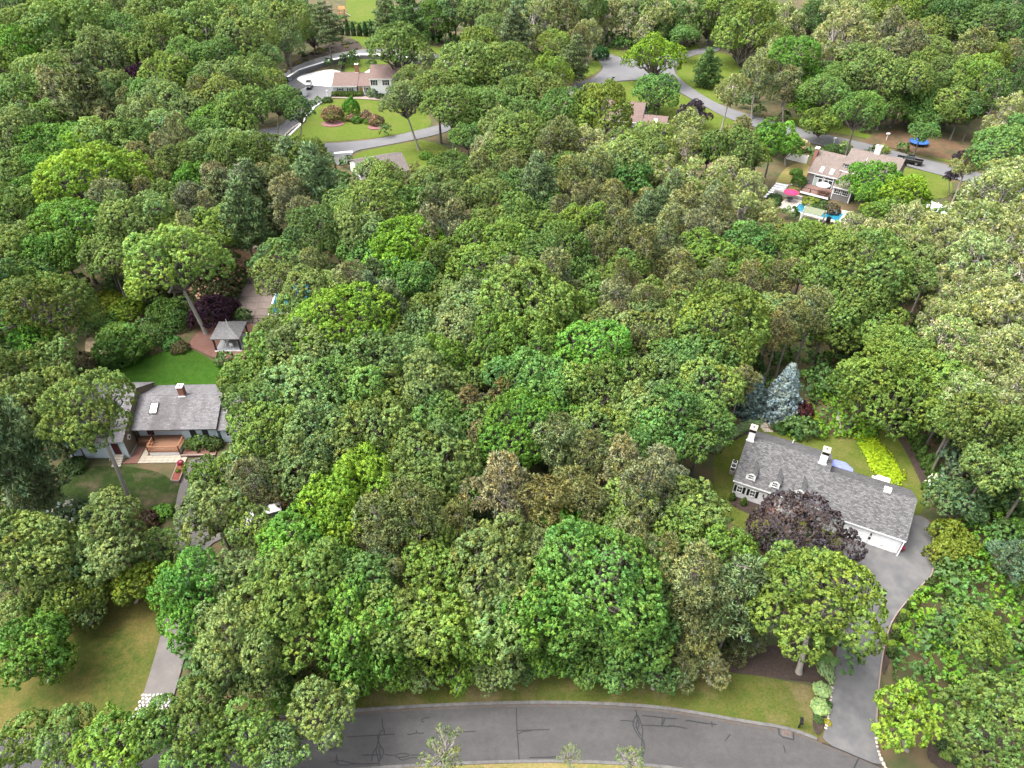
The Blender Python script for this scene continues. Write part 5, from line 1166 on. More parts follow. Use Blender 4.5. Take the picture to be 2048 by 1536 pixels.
TREES = [
(-164.4,263.4,8.91,13.5,'o','dg','big dark green oak left of the violet-leaved tree'),
(-157.6,269.8,7.71,12.8,'o','md','big mid green oak left of the violet-leaved tree'),
(-138.4,255.9,7.38,12.5,'o','ol','fifth nearest big olive green oak behind the violet-leaved tree'),
(-134.5,270.1,7.03,12.2,'o','gg','second nearest big grey-green oak behind the violet-leaved tree'),
(-119.2,239.2,6.97,12.1,'o','em','second nearest big blue-green oak behind the violet-leaved tree'),
(-110.7,248.7,9.79,13.5,'o','ol','third nearest big olive green oak behind the violet-leaved tree'),
(-108.1,266.1,8.64,13.5,'o','ol','sixth nearest big olive green oak behind the violet-leaved tree'),
(-92.1,253.4,8.62,13.5,'o','ol','big olive green oak left of the rock garden slope'),
(-90.7,225.0,9.89,13.5,'o','gg','second nearest big grey-green oak right of the violet-leaved tree'),
(-98.1,215.4,8.67,13.5,'o','ol','nearest big olive green oak behind the violet-leaved tree'),
(-76.7,223.0,8.93,13.5,'o','gg','big grey-green oak left of the rock garden slope'),
(-74.5,250.1,9.84,11.7,'m','gg','second nearest big grey-green maple left of the rock garden slope'),
(-68.1,264.0,6.90,6.0,'m','bg','big bright green maple behind the rock garden slope'),
(-141.4,235.2,10.27,13.5,'o','ol','fourth nearest big olive green oak left of the violet-leaved tree'),
(-136.4,211.2,7.42,12.3,'m','bg','second nearest big bright green maple left of the violet-leaved tree'),
(-125.9,219.2,12.32,13.5,'o','ol','nearest big olive green oak left of the violet-leaved tree'),
(-113.6,210.5,7.40,12.5,'o','gg','big grey-green oak left of the violet-leaved tree'),
(-136.7,204.6,5.58,10.9,'o','ol','fifth nearest big olive green oak left of the violet-leaved tree'),
(-80.1,207.5,6.76,11.9,'o','em','big blue-green oak right of the violet-leaved tree'),
(-87.5,204.4,6.68,11.9,'o','md','nearest big mid green oak right of the violet-leaved tree'),
(-71.1,206.2,5.07,10.5,'o','ol','olive green oak left of the two-tiered oak'),
(-116.4,187.2,7.74,12.8,'o','ol','second nearest big olive green oak left of the violet-leaved tree'),
(-125.2,187.5,5.21,10.6,'o','md','third nearest big mid green oak behind the big lime maple'),
(-105.1,194.4,4.30,9.9,'o','gg','grey-green oak left of the violet-leaved tree'),
(-103.9,186.2,3.90,9.3,'m','dg','nearest dark green maple left of the violet-leaved tree'),
(-88.2,191.3,6.59,11.6,'m','yo','big yellowish green maple right of the violet-leaved tree'),
(-82.1,193.0,4.80,10.3,'o','md','mid green oak right of the violet-leaved tree'),
(-71.2,187.2,7.74,12.8,'o','ol','third nearest big olive green oak left of the two-tiered oak'),
(-67.0,192.9,6.89,8.2,'o','ol','nearest big olive green oak left of the two-tiered oak'),
(-89.9,179.2,4.78,10.3,'o','md','nearest mid green oak in front of the violet-leaved tree'),
(-114.9,170.1,6.71,11.9,'o','md','second nearest big mid green oak behind the big lime maple'),
(-107.6,172.6,5.81,12.3,'p','pn','big brownish olive pitch pine left of the violet-leaved tree'),
(-94.5,162.7,7.59,13.5,'w','pn','big brownish olive white pine left of the violet-leaved tree'),
(-82.2,172.4,6.78,12.0,'o','gg','nearest big grey-green oak right of the violet-leaved tree'),
(-74.1,174.2,4.90,11.4,'p','pn','second nearest brownish olive pitch pine right of the violet-leaved tree'),
(-69.2,174.2,6.12,11.4,'o','ol','fourth nearest big olive green oak left of the two-tiered oak'),
(-60.7,162.4,6.93,12.1,'o','ol','second nearest big olive green oak left of the two-tiered oak'),
(-75.5,167.9,4.78,10.3,'o','gg','grey-green oak right of the violet-leaved tree'),
(-104.9,160.4,5.06,10.5,'o','md','second nearest mid green oak behind the big lime maple'),
(-82.2,161.4,5.54,10.9,'o','gg','nearest big grey-green oak in front of the violet-leaved tree'),
(-75.3,157.3,5.43,10.8,'o','gg','second nearest big grey-green oak in front of the violet-leaved tree'),
(-66.7,163.0,5.13,10.4,'m','bg','bright green maple left of the two-tiered oak'),
(-90.3,160.8,4.60,11.1,'p','pn','third nearest brownish olive pitch pine in front of the violet-leaved tree'),
(-105.8,151.4,6.14,11.4,'o','gg','big grey-green oak left of the big lime maple'),
(-94.0,149.1,5.65,10.8,'m','bg','big bright green maple behind the big lime maple'),
(-84.3,145.9,6.39,11.6,'o','ol','big olive green oak behind the big lime maple'),
(-81.1,149.5,5.65,11.0,'o','md','nearest big mid green oak behind the big lime maple'),
(-99.8,144.0,3.83,9.4,'o','ol','second nearest olive green oak left of the big lime maple'),
(-105.2,143.6,3.19,8.9,'o','md','nearest mid green oak left of the big lime maple'),
(-69.3,147.8,5.16,11.7,'p','pn','fourth nearest brownish olive pitch pine in front of the violet-leaved tree'),
(-66.5,153.3,5.33,10.7,'o','md','second nearest big mid green oak right of the violet-leaved tree'),
(-58.0,149.5,4.80,10.3,'o','gg','grey-green oak left of the two-tiered oak'),
(-76.5,124.3,7.88,12.7,'m','yg','big vivid lime maple in front of the violet-leaved tree'),
(-90.2,133.7,4.42,9.8,'m','bg','second nearest bright green maple left of the big lime maple'),
(-97.5,132.4,4.38,9.9,'o','ol','third nearest olive green oak left of the big lime maple'),
(-74.5,139.3,4.13,10.6,'p','pn','second nearest brownish olive pitch pine right of the big lime maple'),
(-70.5,140.8,4.57,11.1,'p','pn','fifth nearest brownish olive pitch pine right of the big lime maple'),
(-65.1,138.1,5.33,10.7,'o','ol','big olive green oak in front of the violet-leaved tree'),
(-61.0,142.3,5.45,10.8,'o','md','big mid green oak left of the two-tiered oak'),
(-55.2,138.1,5.33,10.7,'o','ol','fifth nearest big olive green oak left of the two-tiered oak'),
(-64.4,133.6,3.23,8.7,'m','bg','bright green maple right of the big lime maple'),
(-55.8,128.9,3.90,10.4,'p','pg','second nearest greyish brown pitch pine behind the boulder pile'),
(-50.4,141.5,5.01,10.5,'o','ol','second nearest olive green oak in front of the two-tiered oak'),
(-68.2,130.5,3.55,10.1,'p','pn','fourth nearest brownish olive pitch pine right of the big lime maple'),
(-89.0,118.2,4.76,10.2,'o','ol','fourth nearest olive green oak left of the big lime maple'),
(-82.9,120.8,4.83,10.3,'o','ol','nearest olive green oak left of the big lime maple'),
(-74.3,110.0,5.89,11.0,'m','bg','big bright green maple in front of the big lime maple'),
(-70.9,116.8,4.70,11.2,'p','pg','greyish brown pitch pine in front of the big lime maple'),
(-62.6,109.6,5.87,11.2,'o','gg','big grey-green oak right of the big lime maple'),
(-62.5,122.2,4.50,10.0,'o','ol','olive green oak right of the big lime maple'),
(-57.3,118.8,4.40,10.9,'p','pg','third nearest greyish brown pitch pine left of the boulder pile'),
(-49.3,126.0,4.21,11.0,'w','wp','fourth nearest soft grey-green white pine behind the boulder pile'),
(-43.8,128.1,4.26,10.8,'p','pn','second nearest brownish olive pitch pine behind the boulder pile'),
(-39.9,120.2,4.43,10.9,'p','pg','nearest greyish brown pitch pine behind the boulder pile'),
(-36.7,125.1,5.29,12.4,'w','wp','big soft grey-green white pine in front of the two-tiered oak'),
(-33.4,126.0,3.09,8.6,'m','bg','small bright green maple left of the clearing garage'),
(-55.1,126.7,4.59,7.6,'w','wp','third nearest soft grey-green white pine behind the boulder pile'),
(-46.8,126.9,4.23,7.2,'w','wp','second nearest soft grey-green white pine behind the boulder pile'),
(-81.4,104.8,4.71,10.2,'o','ol','third nearest olive green oak behind the leaning oak'),
(-68.2,106.3,3.42,9.1,'o','ol','second nearest olive green oak in front of the big lime maple'),
(-45.8,286.1,5.53,6.7,'w','wp','big soft grey-green white pine left of the upper lawn'),
(-33.1,251.0,6.58,13.5,'w','dg','big dark green white pine behind the upper lawn'),
(-26.9,276.9,7.90,7.0,'o','bg','big bright green oak behind the upper lawn'),
(-19.9,274.1,7.12,10.3,'o','dg','big dark green oak behind the upper lawn'),
(-11.9,269.4,7.01,10.2,'o','gg','nearest big grey-green oak right of the upper lawn'),
(-3.1,268.2,5.61,11.0,'o','gg','fourth nearest big grey-green oak right of the upper lawn'),
(3.7,255.9,6.69,13.5,'w','wp','second nearest big soft grey-green white pine left of the dark junction pine'),
(10.9,269.3,5.62,11.3,'l','lc','nearest big cream-blossomed locust behind the dark junction pine'),
(17.5,252.8,6.63,13.1,'p','pn','big brownish olive pitch pine behind the dark junction pine'),
(25.0,270.1,7.03,12.2,'o','md','big mid green oak behind the dark junction pine'),
(-22.6,205.5,4.21,10.7,'p','pn','brownish olive pitch pine in front of the upper lawn'),
(10.3,199.3,5.47,10.7,'m','yo','big yellowish green maple left of the dark junction pine'),
(-1.1,218.8,2.96,9.5,'p','pn','small brownish olive pitch pine left of the dark junction pine'),
(24.6,248.5,4.93,8.8,'l','lc','cream-blossomed locust behind the dark junction pine'),
(-18.0,178.4,6.48,11.7,'o','ol','big olive green oak in front of the upper lawn'),
(-10.9,189.1,8.57,13.5,'o','ol','big olive green oak right of the upper lawn'),
(-2.3,189.8,7.83,12.8,'o','ol','second nearest big olive green oak left of the dark junction pine'),
(-13.8,165.6,7.03,12.2,'o','md','nearest big mid green oak in front of the upper lawn'),
(-12.3,188.1,5.22,10.4,'m','bg','big bright green maple in front of the upper lawn'),
(-6.1,168.4,5.96,11.3,'o','md','second nearest big mid green oak in front of the upper lawn'),
(0.3,173.6,6.34,11.6,'o','md','big mid green oak left of the dark junction pine'),
(6.5,178.4,6.48,11.7,'o','ol','nearest big olive green oak left of the dark junction pine'),
(-2.0,155.3,5.38,10.8,'o','gg','big grey-green oak in front of the dark junction pine'),
(11.5,163.0,6.50,11.5,'m','em','big blue-green maple in front of the dark junction pine'),
(3.8,146.8,4.31,9.9,'o','ol','second nearest olive green oak in front of the dark junction pine'),
(10.3,147.9,4.74,11.2,'p','pn','nearest brownish olive pitch pine in front of the dark junction pine'),
(16.1,148.3,4.98,10.7,'l','lc','cream-blossomed locust left of the brown house with a skylight'),
(-5.5,146.0,3.86,9.8,'l','lc','cream-blossomed locust right of the clearing garage'),
(0.2,134.3,4.02,10.5,'p','pn','second nearest brownish olive pitch pine behind the great domed oak'),
(-11.1,133.3,5.19,10.6,'o','md','nearest mid green oak right of the clearing garage'),
(-41.3,138.9,4.95,10.4,'o','ol','nearest olive green oak in front of the two-tiered oak'),
(-37.4,135.1,4.04,10.5,'p','pn','brownish olive pitch pine in front of the azalea lawn'),
(-28.7,138.4,3.10,8.8,'o','gg','grey-green oak left of the clearing garage'),
(-23.5,130.8,3.96,9.6,'o','ol','olive green oak in front of the clearing garage'),
(-18.8,130.5,3.55,10.1,'p','pn','brownish olive pitch pine right of the clearing garage'),
(-14.6,127.2,5.02,10.5,'o','gg','grey-green oak right of the clearing garage'),
(-16.7,122.2,4.50,10.0,'o','md','second nearest mid green oak in front of the clearing garage'),
(-10.4,121.5,4.85,10.3,'o','gg','grey-green oak behind the central lime maple'),
(-4.4,120.9,5.20,10.6,'o','ol','second nearest olive green oak behind the great domed oak'),
(0.2,127.1,3.87,9.5,'o','md','mid green oak behind the great domed oak'),
(4.7,125.7,4.57,11.4,'w','wp','soft grey-green white pine behind the great domed oak'),
(11.3,125.7,4.95,11.4,'p','pn','second nearest brownish olive pitch pine left of the brown house with a skylight'),
(13.9,121.0,3.72,10.2,'p','pn','fourth nearest brownish olive pitch pine in front of the brown house with a skylight'),
(-30.6,122.8,3.78,9.4,'o','gg','grey-green oak in front of the clearing garage'),
(-24.5,113.3,6.35,11.6,'o','ol','big olive green oak in front of the clearing garage'),
(-19.3,118.2,4.76,10.2,'o','md','nearest mid green oak in front of the clearing garage'),
(-13.7,116.9,3.99,10.5,'p','pn','second nearest brownish olive pitch pine behind the central lime maple'),
(-9.7,110.6,4.18,10.7,'p','pg','greyish brown pitch pine right of the central lime maple'),
(0.8,115.2,4.33,9.7,'m','md','nearest mid green maple behind the great domed oak'),
(12.0,112.1,4.24,9.6,'m','yo','yellowish green maple right of the great domed oak'),
(-25.3,106.6,5.09,10.5,'o','gg','second nearest grey-green oak left of the central lime maple'),
(-32.2,107.2,5.11,10.6,'o','dg','dark green oak right of the boulder pile'),
(-16.6,102.9,5.46,10.6,'m','yg','big vivid lime maple behind the central lime maple'),
(-3.1,102.3,5.92,11.2,'o','yo','big yellowish green oak behind the great domed oak'),
(-21.4,110.7,3.50,10.0,'p','pn','nearest brownish olive pitch pine behind the central lime maple'),
(-26.3,104.9,3.04,9.5,'p','pn','small brownish olive pitch pine left of the central lime maple'),
(33.2,276.7,7.17,8.7,'l','lc','big cream-blossomed locust behind the road junction'),
(41.0,273.0,6.40,10.0,'l','lc','third nearest big cream-blossomed locust behind the lone junction tree'),
(49.4,264.0,6.89,12.4,'l','lc','second nearest big cream-blossomed locust behind the lone junction tree'),
(59.7,270.8,5.65,9.4,'l','lc','fourth nearest big cream-blossomed locust behind the lone junction tree'),
(55.0,272.8,6.39,11.6,'o','md','second nearest big mid green oak behind the lone junction tree'),
(46.7,272.8,6.39,11.6,'o','gg','big grey-green oak behind the lone junction tree'),
(70.7,276.8,10.02,8.1,'o','md','big mid green oak right of the lone junction tree'),
(75.2,264.8,8.27,13.2,'o','ol','big olive green oak behind the lone verge locust'),
(84.2,265.3,6.92,12.1,'o','yo','third nearest big yellowish green oak behind the lone verge locust'),
(74.9,248.1,10.41,8.1,'o','yo','nearest big yellowish green oak behind the lone verge locust'),
(86.4,244.0,7.08,12.5,'l','lc','big cream-blossomed locust behind the lone verge locust'),
(77.4,225.5,4.25,10.1,'l','lc','second nearest cream-blossomed locust right of the lone verge locust'),
(98.8,256.4,6.06,11.3,'o','dg','big dark green oak right of the lone verge locust'),
(103.4,250.1,7.88,13.2,'l','lc','nearest big cream-blossomed locust right of the lone verge locust'),
(94.7,223.0,8.33,13.5,'l','lc','big cream-blossomed locust behind the cream fence shrub'),
(85.5,204.8,4.48,10.0,'o','md','third nearest mid green oak behind the cream fence shrub'),
(19.9,161.4,6.89,12.1,'o','yo','big yellowish green oak left of the brown house with a skylight'),
(30.2,150.0,5.03,10.5,'o','ol','nearest olive green oak in front of the brown house with a skylight'),
(28.9,141.5,5.01,10.5,'o','ol','third nearest olive green oak in front of the brown house with a skylight'),
(35.7,144.2,4.66,10.5,'l','lc','nearest cream-blossomed locust in front of the brown house with a skylight'),
(41.5,147.2,3.90,9.3,'m','bg','bright green maple in front of the lone verge locust'),
(48.8,151.8,4.40,10.9,'p','pn','brownish olive pitch pine in front of the lone verge locust'),
(44.0,141.5,6.24,11.5,'o','md','big mid green oak in front of the lone verge locust'),
(56.5,152.4,4.65,10.0,'m','bg','bright green maple left of the cream fence shrub'),
(51.5,146.3,3.02,8.6,'m','yo','small yellowish green maple left of the cream fence shrub'),
(21.0,134.1,6.00,11.3,'o','gg','big grey-green oak in front of the brown house with a skylight'),
(29.5,132.6,4.38,10.2,'l','lc','second nearest cream-blossomed locust in front of the brown house with a skylight'),
(35.4,128.1,5.79,11.4,'l','lc','big cream-blossomed locust behind the pool scrub maple'),
(42.2,134.1,4.02,9.9,'l','lc','second nearest cream-blossomed locust left of the cream fence shrub'),
(44.4,127.9,3.89,9.8,'l','lc','nearest cream-blossomed locust left of the cream fence shrub'),
(15.1,127.9,5.01,11.5,'p','pn','nearest brownish olive pitch pine in front of the brown house with a skylight'),
(22.6,130.2,4.72,10.2,'o','em','blue-green oak in front of the brown house with a skylight'),
(17.7,118.8,4.40,10.9,'p','pn','third nearest brownish olive pitch pine in front of the brown house with a skylight'),
(30.8,115.6,4.31,10.8,'p','pn','second nearest brownish olive pitch pine left of the pool scrub maple'),
(23.2,114.3,3.58,10.2,'w','wp','soft grey-green white pine left of the pool scrub maple'),
(27.2,111.9,3.87,10.4,'p','pn','fourth nearest brownish olive pitch pine left of the pool scrub maple'),
(40.6,118.1,4.03,9.9,'l','lc','cream-blossomed locust behind the pool scrub maple'),
(39.5,106.2,4.09,9.5,'m','em','blue-green maple right of the pool scrub maple'),
(31.3,106.5,4.40,10.9,'p','pg','greyish brown pitch pine left of the pool scrub maple'),
(18.2,105.4,4.04,10.5,'p','pn','seventh nearest brownish olive pitch pine left of the pool scrub maple'),
(24.5,104.2,4.34,10.8,'p','pn','fifth nearest brownish olive pitch pine left of the pool scrub maple'),
(37.0,111.9,3.52,10.0,'p','pn','nearest brownish olive pitch pine behind the pool scrub maple'),
(13.5,102.6,3.65,10.2,'p','pn','second nearest brownish olive pitch pine right of the great domed oak'),
(31.1,102.1,4.62,10.1,'o','yo','yellowish green oak left of the pool scrub maple'),
(24.6,121.1,3.36,9.9,'p','pn','second nearest brownish olive pitch pine in front of the brown house with a skylight'),
(10.7,139.7,3.74,9.4,'o','md','mid green oak left of the brown house with a skylight'),
(36.7,122.5,3.39,9.9,'p','pn','second nearest brownish olive pitch pine behind the pool scrub maple'),
(45.7,118.0,2.94,9.0,'l','lc','small cream-blossomed locust right of the pool scrub maple'),
(124.5,257.3,8.10,13.1,'o','yo','big yellowish green oak left of the tarpaulin stack'),
(140.4,264.8,7.98,13.0,'o','md','third nearest big mid green oak behind the tarpaulin stack'),
(137.9,243.3,8.31,13.3,'o','dg','fifth nearest big dark green oak behind the tarpaulin stack'),
(145.4,234.1,9.47,13.5,'o','dg','second nearest big dark green oak behind the tarpaulin stack'),
(166.4,262.6,7.93,12.9,'o','dg','fourth nearest big dark green oak behind the tarpaulin stack'),
(156.9,271.4,8.15,13.1,'o','md','second nearest big mid green oak behind the tarpaulin stack'),
(113.8,219.5,6.53,13.0,'p','pg','nearest big greyish brown pitch pine behind the blue trampoline'),
(129.9,240.3,5.91,11.2,'o','ol','second nearest big olive green oak left of the tarpaulin stack'),
(110.1,221.9,4.98,10.7,'l','lc','nearest cream-blossomed locust behind the blue trampoline'),
(92.8,194.8,9.35,11.7,'o','ol','third nearest big olive green oak behind the blue trampoline'),
(100.6,189.8,6.31,11.6,'o','ol','second nearest big olive green oak behind the blue trampoline'),
(118.4,204.7,4.67,10.2,'o','ol','second nearest olive green oak left of the tarpaulin stack'),
(121.6,194.2,6.43,11.5,'m','yo','big yellowish green maple left of the tarpaulin stack'),
(128.2,211.8,6.35,12.8,'p','pn','big brownish olive pitch pine behind the tarpaulin stack'),
(139.6,213.0,4.80,11.3,'p','pg','greyish brown pitch pine behind the tarpaulin stack'),
(124.6,183.1,4.72,11.2,'p','dg','dark green pitch pine right of the tarpaulin stack'),
(109.1,192.9,5.91,5.5,'o','em','nearest big blue-green oak behind the blue trampoline'),
(112.4,187.2,5.77,7.3,'o','ol','nearest big olive green oak behind the blue trampoline'),
(80.6,168.2,5.30,10.7,'o','md','big mid green oak behind the grey pool house'),
(96.3,188.1,5.80,5.4,'o','md','big mid green oak left of the blue trampoline'),
(98.2,170.3,3.58,5.5,'o','em','nearest blue-green oak behind the blue trampoline'),
(115.1,180.2,4.21,7.9,'o','dg','dark green oak in front of the tarpaulin stack'),
(112.1,162.3,5.57,11.2,'l','lc','big cream-blossomed locust in front of the tarpaulin stack'),
(98.4,140.3,6.50,11.7,'o','em','big blue-green oak right of the plum columnar tree'),
(91.9,125.2,5.97,11.6,'l','lc','second nearest big cream-blossomed locust right of the plum columnar tree'),
(86.2,119.7,5.62,11.3,'l','lc','nearest big cream-blossomed locust right of the plum columnar tree'),
(93.6,141.8,2.73,8.8,'l','lc','nearest small cream-blossomed locust right of the plum columnar tree'),
(71.5,122.8,4.54,9.9,'m','yg','vivid lime maple left of the side lawn fence'),
(65.1,116.0,4.36,9.7,'m','yo','yellowish green maple left of the side lawn fence'),
(67.2,111.6,4.23,10.1,'l','lc','cream-blossomed locust left of the side lawn fence'),
(77.5,110.6,5.47,11.2,'l','lc','nearest big cream-blossomed locust right of the side lawn fence'),
(85.8,111.7,4.87,10.6,'l','lc','second nearest cream-blossomed locust right of the plum columnar tree'),
(59.4,113.7,2.99,9.0,'l','lc','small cream-blossomed locust right of the blue pool'),
(68.1,128.3,2.72,8.3,'m','bg','small bright green maple in front of the grey pool house'),
(73.8,109.8,3.87,9.8,'l','lc','second nearest cream-blossomed locust in front of the side lawn fence'),
(105.1,143.8,4.90,10.4,'o','em','nearest blue-green oak right of the plum columnar tree'),
(150.0,224.4,6.13,11.4,'o','dg','nearest big dark green oak behind the tarpaulin stack'),
(101.4,137.1,3.79,9.7,'l','lc','nearest cream-blossomed locust right of the plum columnar tree'),
(-37.8,102.4,3.82,9.4,'o','em','blue-green oak right of the boulder pile'),
(-36.1,94.7,3.62,9.3,'o','ol','olive green oak right of the slab terrace'),
(-31.1,91.3,4.29,9.8,'o','ol','second nearest olive green oak behind the wide lime tree'),
(-31.2,97.6,3.21,9.7,'p','pn','brownish olive pitch pine behind the wide lime tree'),
(-27.0,92.0,3.40,9.1,'o','ol','nearest olive green oak behind the wide lime tree'),
(-31.9,79.9,3.53,9.2,'o','ol','olive green oak right of the shingled pavilion'),
(-31.9,75.3,3.40,9.1,'o','md','mid green oak right of the shingled pavilion'),
(-26.6,74.2,5.07,10.5,'o','gg','grey-green oak left of the wide lime tree'),
(-33.1,71.0,3.67,9.3,'o','md','nearest mid green oak in front of the shingled pavilion'),
(-34.9,71.2,2.51,8.3,'o','md','small mid green oak in front of the shingled pavilion'),
(-29.9,66.8,4.16,9.7,'o','md','second nearest mid green oak in front of the shingled pavilion'),
(-25.8,66.5,4.76,10.2,'o','gg','second nearest grey-green oak in front of the wide lime tree'),
(-28.1,60.3,3.92,9.5,'o','yo','yellowish green oak behind the silver car'),
(-32.0,60.8,3.59,3.7,'o','gg','nearest grey-green oak behind the silver car'),
(-23.0,61.7,3.97,9.6,'o','gg','second nearest grey-green oak behind the roadside lime tree'),
(-20.4,57.6,3.48,9.2,'o','gg','nearest grey-green oak behind the roadside lime tree'),
(-79.2,99.1,4.53,10.1,'o','ol','second nearest olive green oak behind the leaning oak'),
(-72.4,102.6,4.32,9.7,'m','bg','second nearest bright green maple behind the leaning oak'),
(-64.2,100.8,3.78,9.4,'o','ol','fifth nearest olive green oak in front of the big lime maple'),
(-74.0,97.8,2.91,8.7,'o','dg','small dark green oak behind the leaning oak'),
(-71.3,82.4,2.46,8.3,'o','dg','small dark green oak left of the leaning oak'),
(-31.2,85.2,3.67,9.3,'o','ol','second nearest olive green oak left of the wide lime tree'),
(-24.0,102.2,3.98,9.6,'o','em','blue-green oak left of the central lime maple'),
(-17.7,95.0,3.64,9.1,'m','em','second nearest blue-green maple in front of the central lime maple'),
(-23.9,92.4,3.55,10.1,'p','pg','greyish brown pitch pine behind the wide lime tree'),
(-8.7,98.3,3.24,8.9,'o','ol','olive green oak left of the great domed oak'),
(7.9,100.8,5.22,10.6,'o','md','big mid green oak right of the great domed oak'),
(1.6,95.8,2.39,8.9,'p','pn','nearest small brownish olive pitch pine right of the great domed oak'),
(6.1,91.7,4.58,11.1,'p','pn','nearest brownish olive pitch pine right of the great domed oak'),
(19.0,99.5,3.59,9.2,'o','md','second nearest mid green oak behind the central vivid green tree'),
(12.4,92.4,3.11,8.8,'o','ol','olive green oak behind the central vivid green tree'),
(16.9,95.6,2.85,9.3,'p','pn','small brownish olive pitch pine behind the central vivid green tree'),
(15.2,87.8,3.43,9.9,'p','pg','greyish brown pitch pine behind the central vivid green tree'),
(-23.3,79.2,6.63,11.6,'m','yg','big vivid lime maple left of the central lime maple'),
(-17.2,84.4,3.77,10.4,'w','wp','soft grey-green white pine right of the wide lime tree'),
(-11.5,87.5,3.29,9.0,'o','ol','olive green oak in front of the central lime maple'),
(-5.8,89.8,3.95,9.6,'o','gg','nearest grey-green oak in front of the great domed oak'),
(2.4,83.7,6.85,12.0,'o','yo','big yellowish green oak in front of the great domed oak'),
(-8.1,81.0,4.25,9.8,'o','gg','fourth nearest grey-green oak in front of the great domed oak'),
(-15.8,78.5,3.63,9.3,'o','ol','olive green oak right of the wide lime tree'),
(-9.5,74.4,3.51,9.0,'m','bo','nearest fresh green maple behind the central rusty pine'),
(-4.5,78.9,3.36,9.1,'o','gg','grey-green oak behind the central rusty pine'),
(2.5,74.7,4.58,9.9,'m','bo','fresh green maple left of the central vivid green tree'),
(12.7,80.2,4.23,9.8,'o','gg','grey-green oak behind the central vivid green tree'),
(10.2,73.9,5.58,10.8,'m','bb','big vivid green maple right of the great domed oak'),
(17.4,78.5,2.79,9.3,'p','pn','small brownish olive pitch pine right of the central vivid green tree'),
(-17.8,72.9,5.27,10.7,'o','gg','big grey-green oak right of the wide lime tree'),
(-24.2,73.2,4.00,9.6,'o','gg','nearest grey-green oak in front of the wide lime tree'),
(-20.5,68.8,4.23,9.8,'o','em','blue-green oak in front of the wide lime tree'),
(-10.2,67.8,4.19,9.8,'o','gg','nearest grey-green oak left of the central rusty pine'),
(-6.0,71.0,2.38,8.2,'o','ol','small olive green oak behind the central rusty pine'),
(2.1,69.2,4.63,9.9,'m','em','nearest blue-green maple right of the central rusty pine'),
(10.2,68.1,4.20,9.8,'o','ol','nearest olive green oak in front of the central vivid green tree'),
(-4.8,64.8,2.73,9.2,'p','pb','second nearest small rusty brown pitch pine left of the central vivid green tree'),
(6.1,66.5,2.15,8.7,'p','pb','small rusty brown pitch pine in front of the central vivid green tree'),
(0.8,59.6,4.93,10.2,'m','bg','bright green maple right of the central rusty pine'),
(5.0,57.7,4.14,10.6,'p','pn','nearest brownish olive pitch pine right of the central rusty pine'),
(-16.0,60.6,4.51,10.0,'o','ol','olive green oak behind the roadside lime tree'),
(-7.7,55.2,4.72,10.2,'o','ol','olive green oak in front of the central rusty pine'),
(-16.6,54.7,3.39,8.9,'m','yg','vivid lime maple behind the roadside lime tree'),
(-13.0,55.5,2.75,8.5,'o','gg','small grey-green oak right of the roadside lime tree'),
(-3.5,55.8,2.06,8.6,'p','pn','nearest small brownish olive pitch pine in front of the central rusty pine'),
(-1.1,54.1,2.69,9.2,'p','pg','small greyish brown pitch pine in front of the central rusty pine'),
(10.2,61.5,3.61,9.3,'o','ol','second nearest olive green oak in front of the central vivid green tree'),
(16.1,69.5,1.83,7.8,'o','gg','small grey-green oak right of the central vivid green tree'),
(14.4,62.1,2.92,8.7,'o','md','small mid green oak in front of the central vivid green tree'),
(11.9,54.5,3.58,10.1,'p','pg','nearest greyish brown pitch pine in front of the central vivid green tree'),
(8.4,56.2,2.97,9.5,'p','pn','nearest small brownish olive pitch pine in front of the central vivid green tree'),
(-11.4,62.5,2.45,8.3,'o','gg','small grey-green oak left of the central rusty pine'),
(-13.6,66.8,2.54,8.4,'o','ol','small olive green oak left of the central rusty pine'),
(-1.8,59.2,1.91,7.8,'o','md','second nearest small mid green oak in front of the central rusty pine'),
(43.2,107.4,2.75,9.2,'p','pn','nearest small brownish olive pitch pine right of the pool scrub maple'),
(25.6,91.0,3.81,10.3,'p','pn','third nearest brownish olive pitch pine left of the pool scrub maple'),
(30.8,94.1,3.13,9.6,'p','pn','brownish olive pitch pine in front of the pool scrub maple'),
(35.4,91.5,3.83,10.3,'p','pb','rusty brown pitch pine in front of the pool scrub maple'),
(41.0,96.6,2.56,9.1,'p','pn','second nearest small brownish olive pitch pine right of the pool scrub maple'),
(37.8,85.9,3.84,9.5,'o','gg','grey-green oak in front of the pool scrub maple'),
(47.2,101.6,5.41,10.8,'o','yo','big yellowish green oak in front of the blue pool'),
(53.2,95.0,6.54,11.8,'o','ol','big olive green oak behind the tall layered oak'),
(57.9,93.1,5.10,10.5,'o','ol','third nearest olive green oak behind the tall layered oak'),
(46.8,93.2,4.65,10.2,'o','ol','olive green oak in front of the blue pool'),
(51.1,89.5,4.23,9.8,'o','ol','nearest olive green oak behind the tall layered oak'),
(50.1,100.2,4.88,10.3,'o','yo','yellowish green oak in front of the blue pool'),
(28.1,79.1,5.82,11.1,'o','yo','big yellowish green oak in front of the pool scrub maple'),
(24.8,84.5,3.51,9.2,'o','ol','olive green oak in front of the pool scrub maple'),
(24.5,68.8,4.23,9.8,'o','ol','olive green oak left of the blue spruces'),
(21.4,67.6,3.32,8.8,'m','em','third nearest blue-green maple left of the blue spruces'),
(20.0,59.7,2.86,8.4,'m','em','small blue-green maple left of the blue spruces'),
(29.1,70.3,2.61,9.1,'p','pn','nearest small brownish olive pitch pine left of the blue spruces'),
(64.2,91.0,3.82,9.8,'l','lc','third nearest cream-blossomed locust right of the tall layered oak'),
(61.0,84.3,3.35,9.3,'l','lc','nearest cream-blossomed locust right of the tall layered oak'),
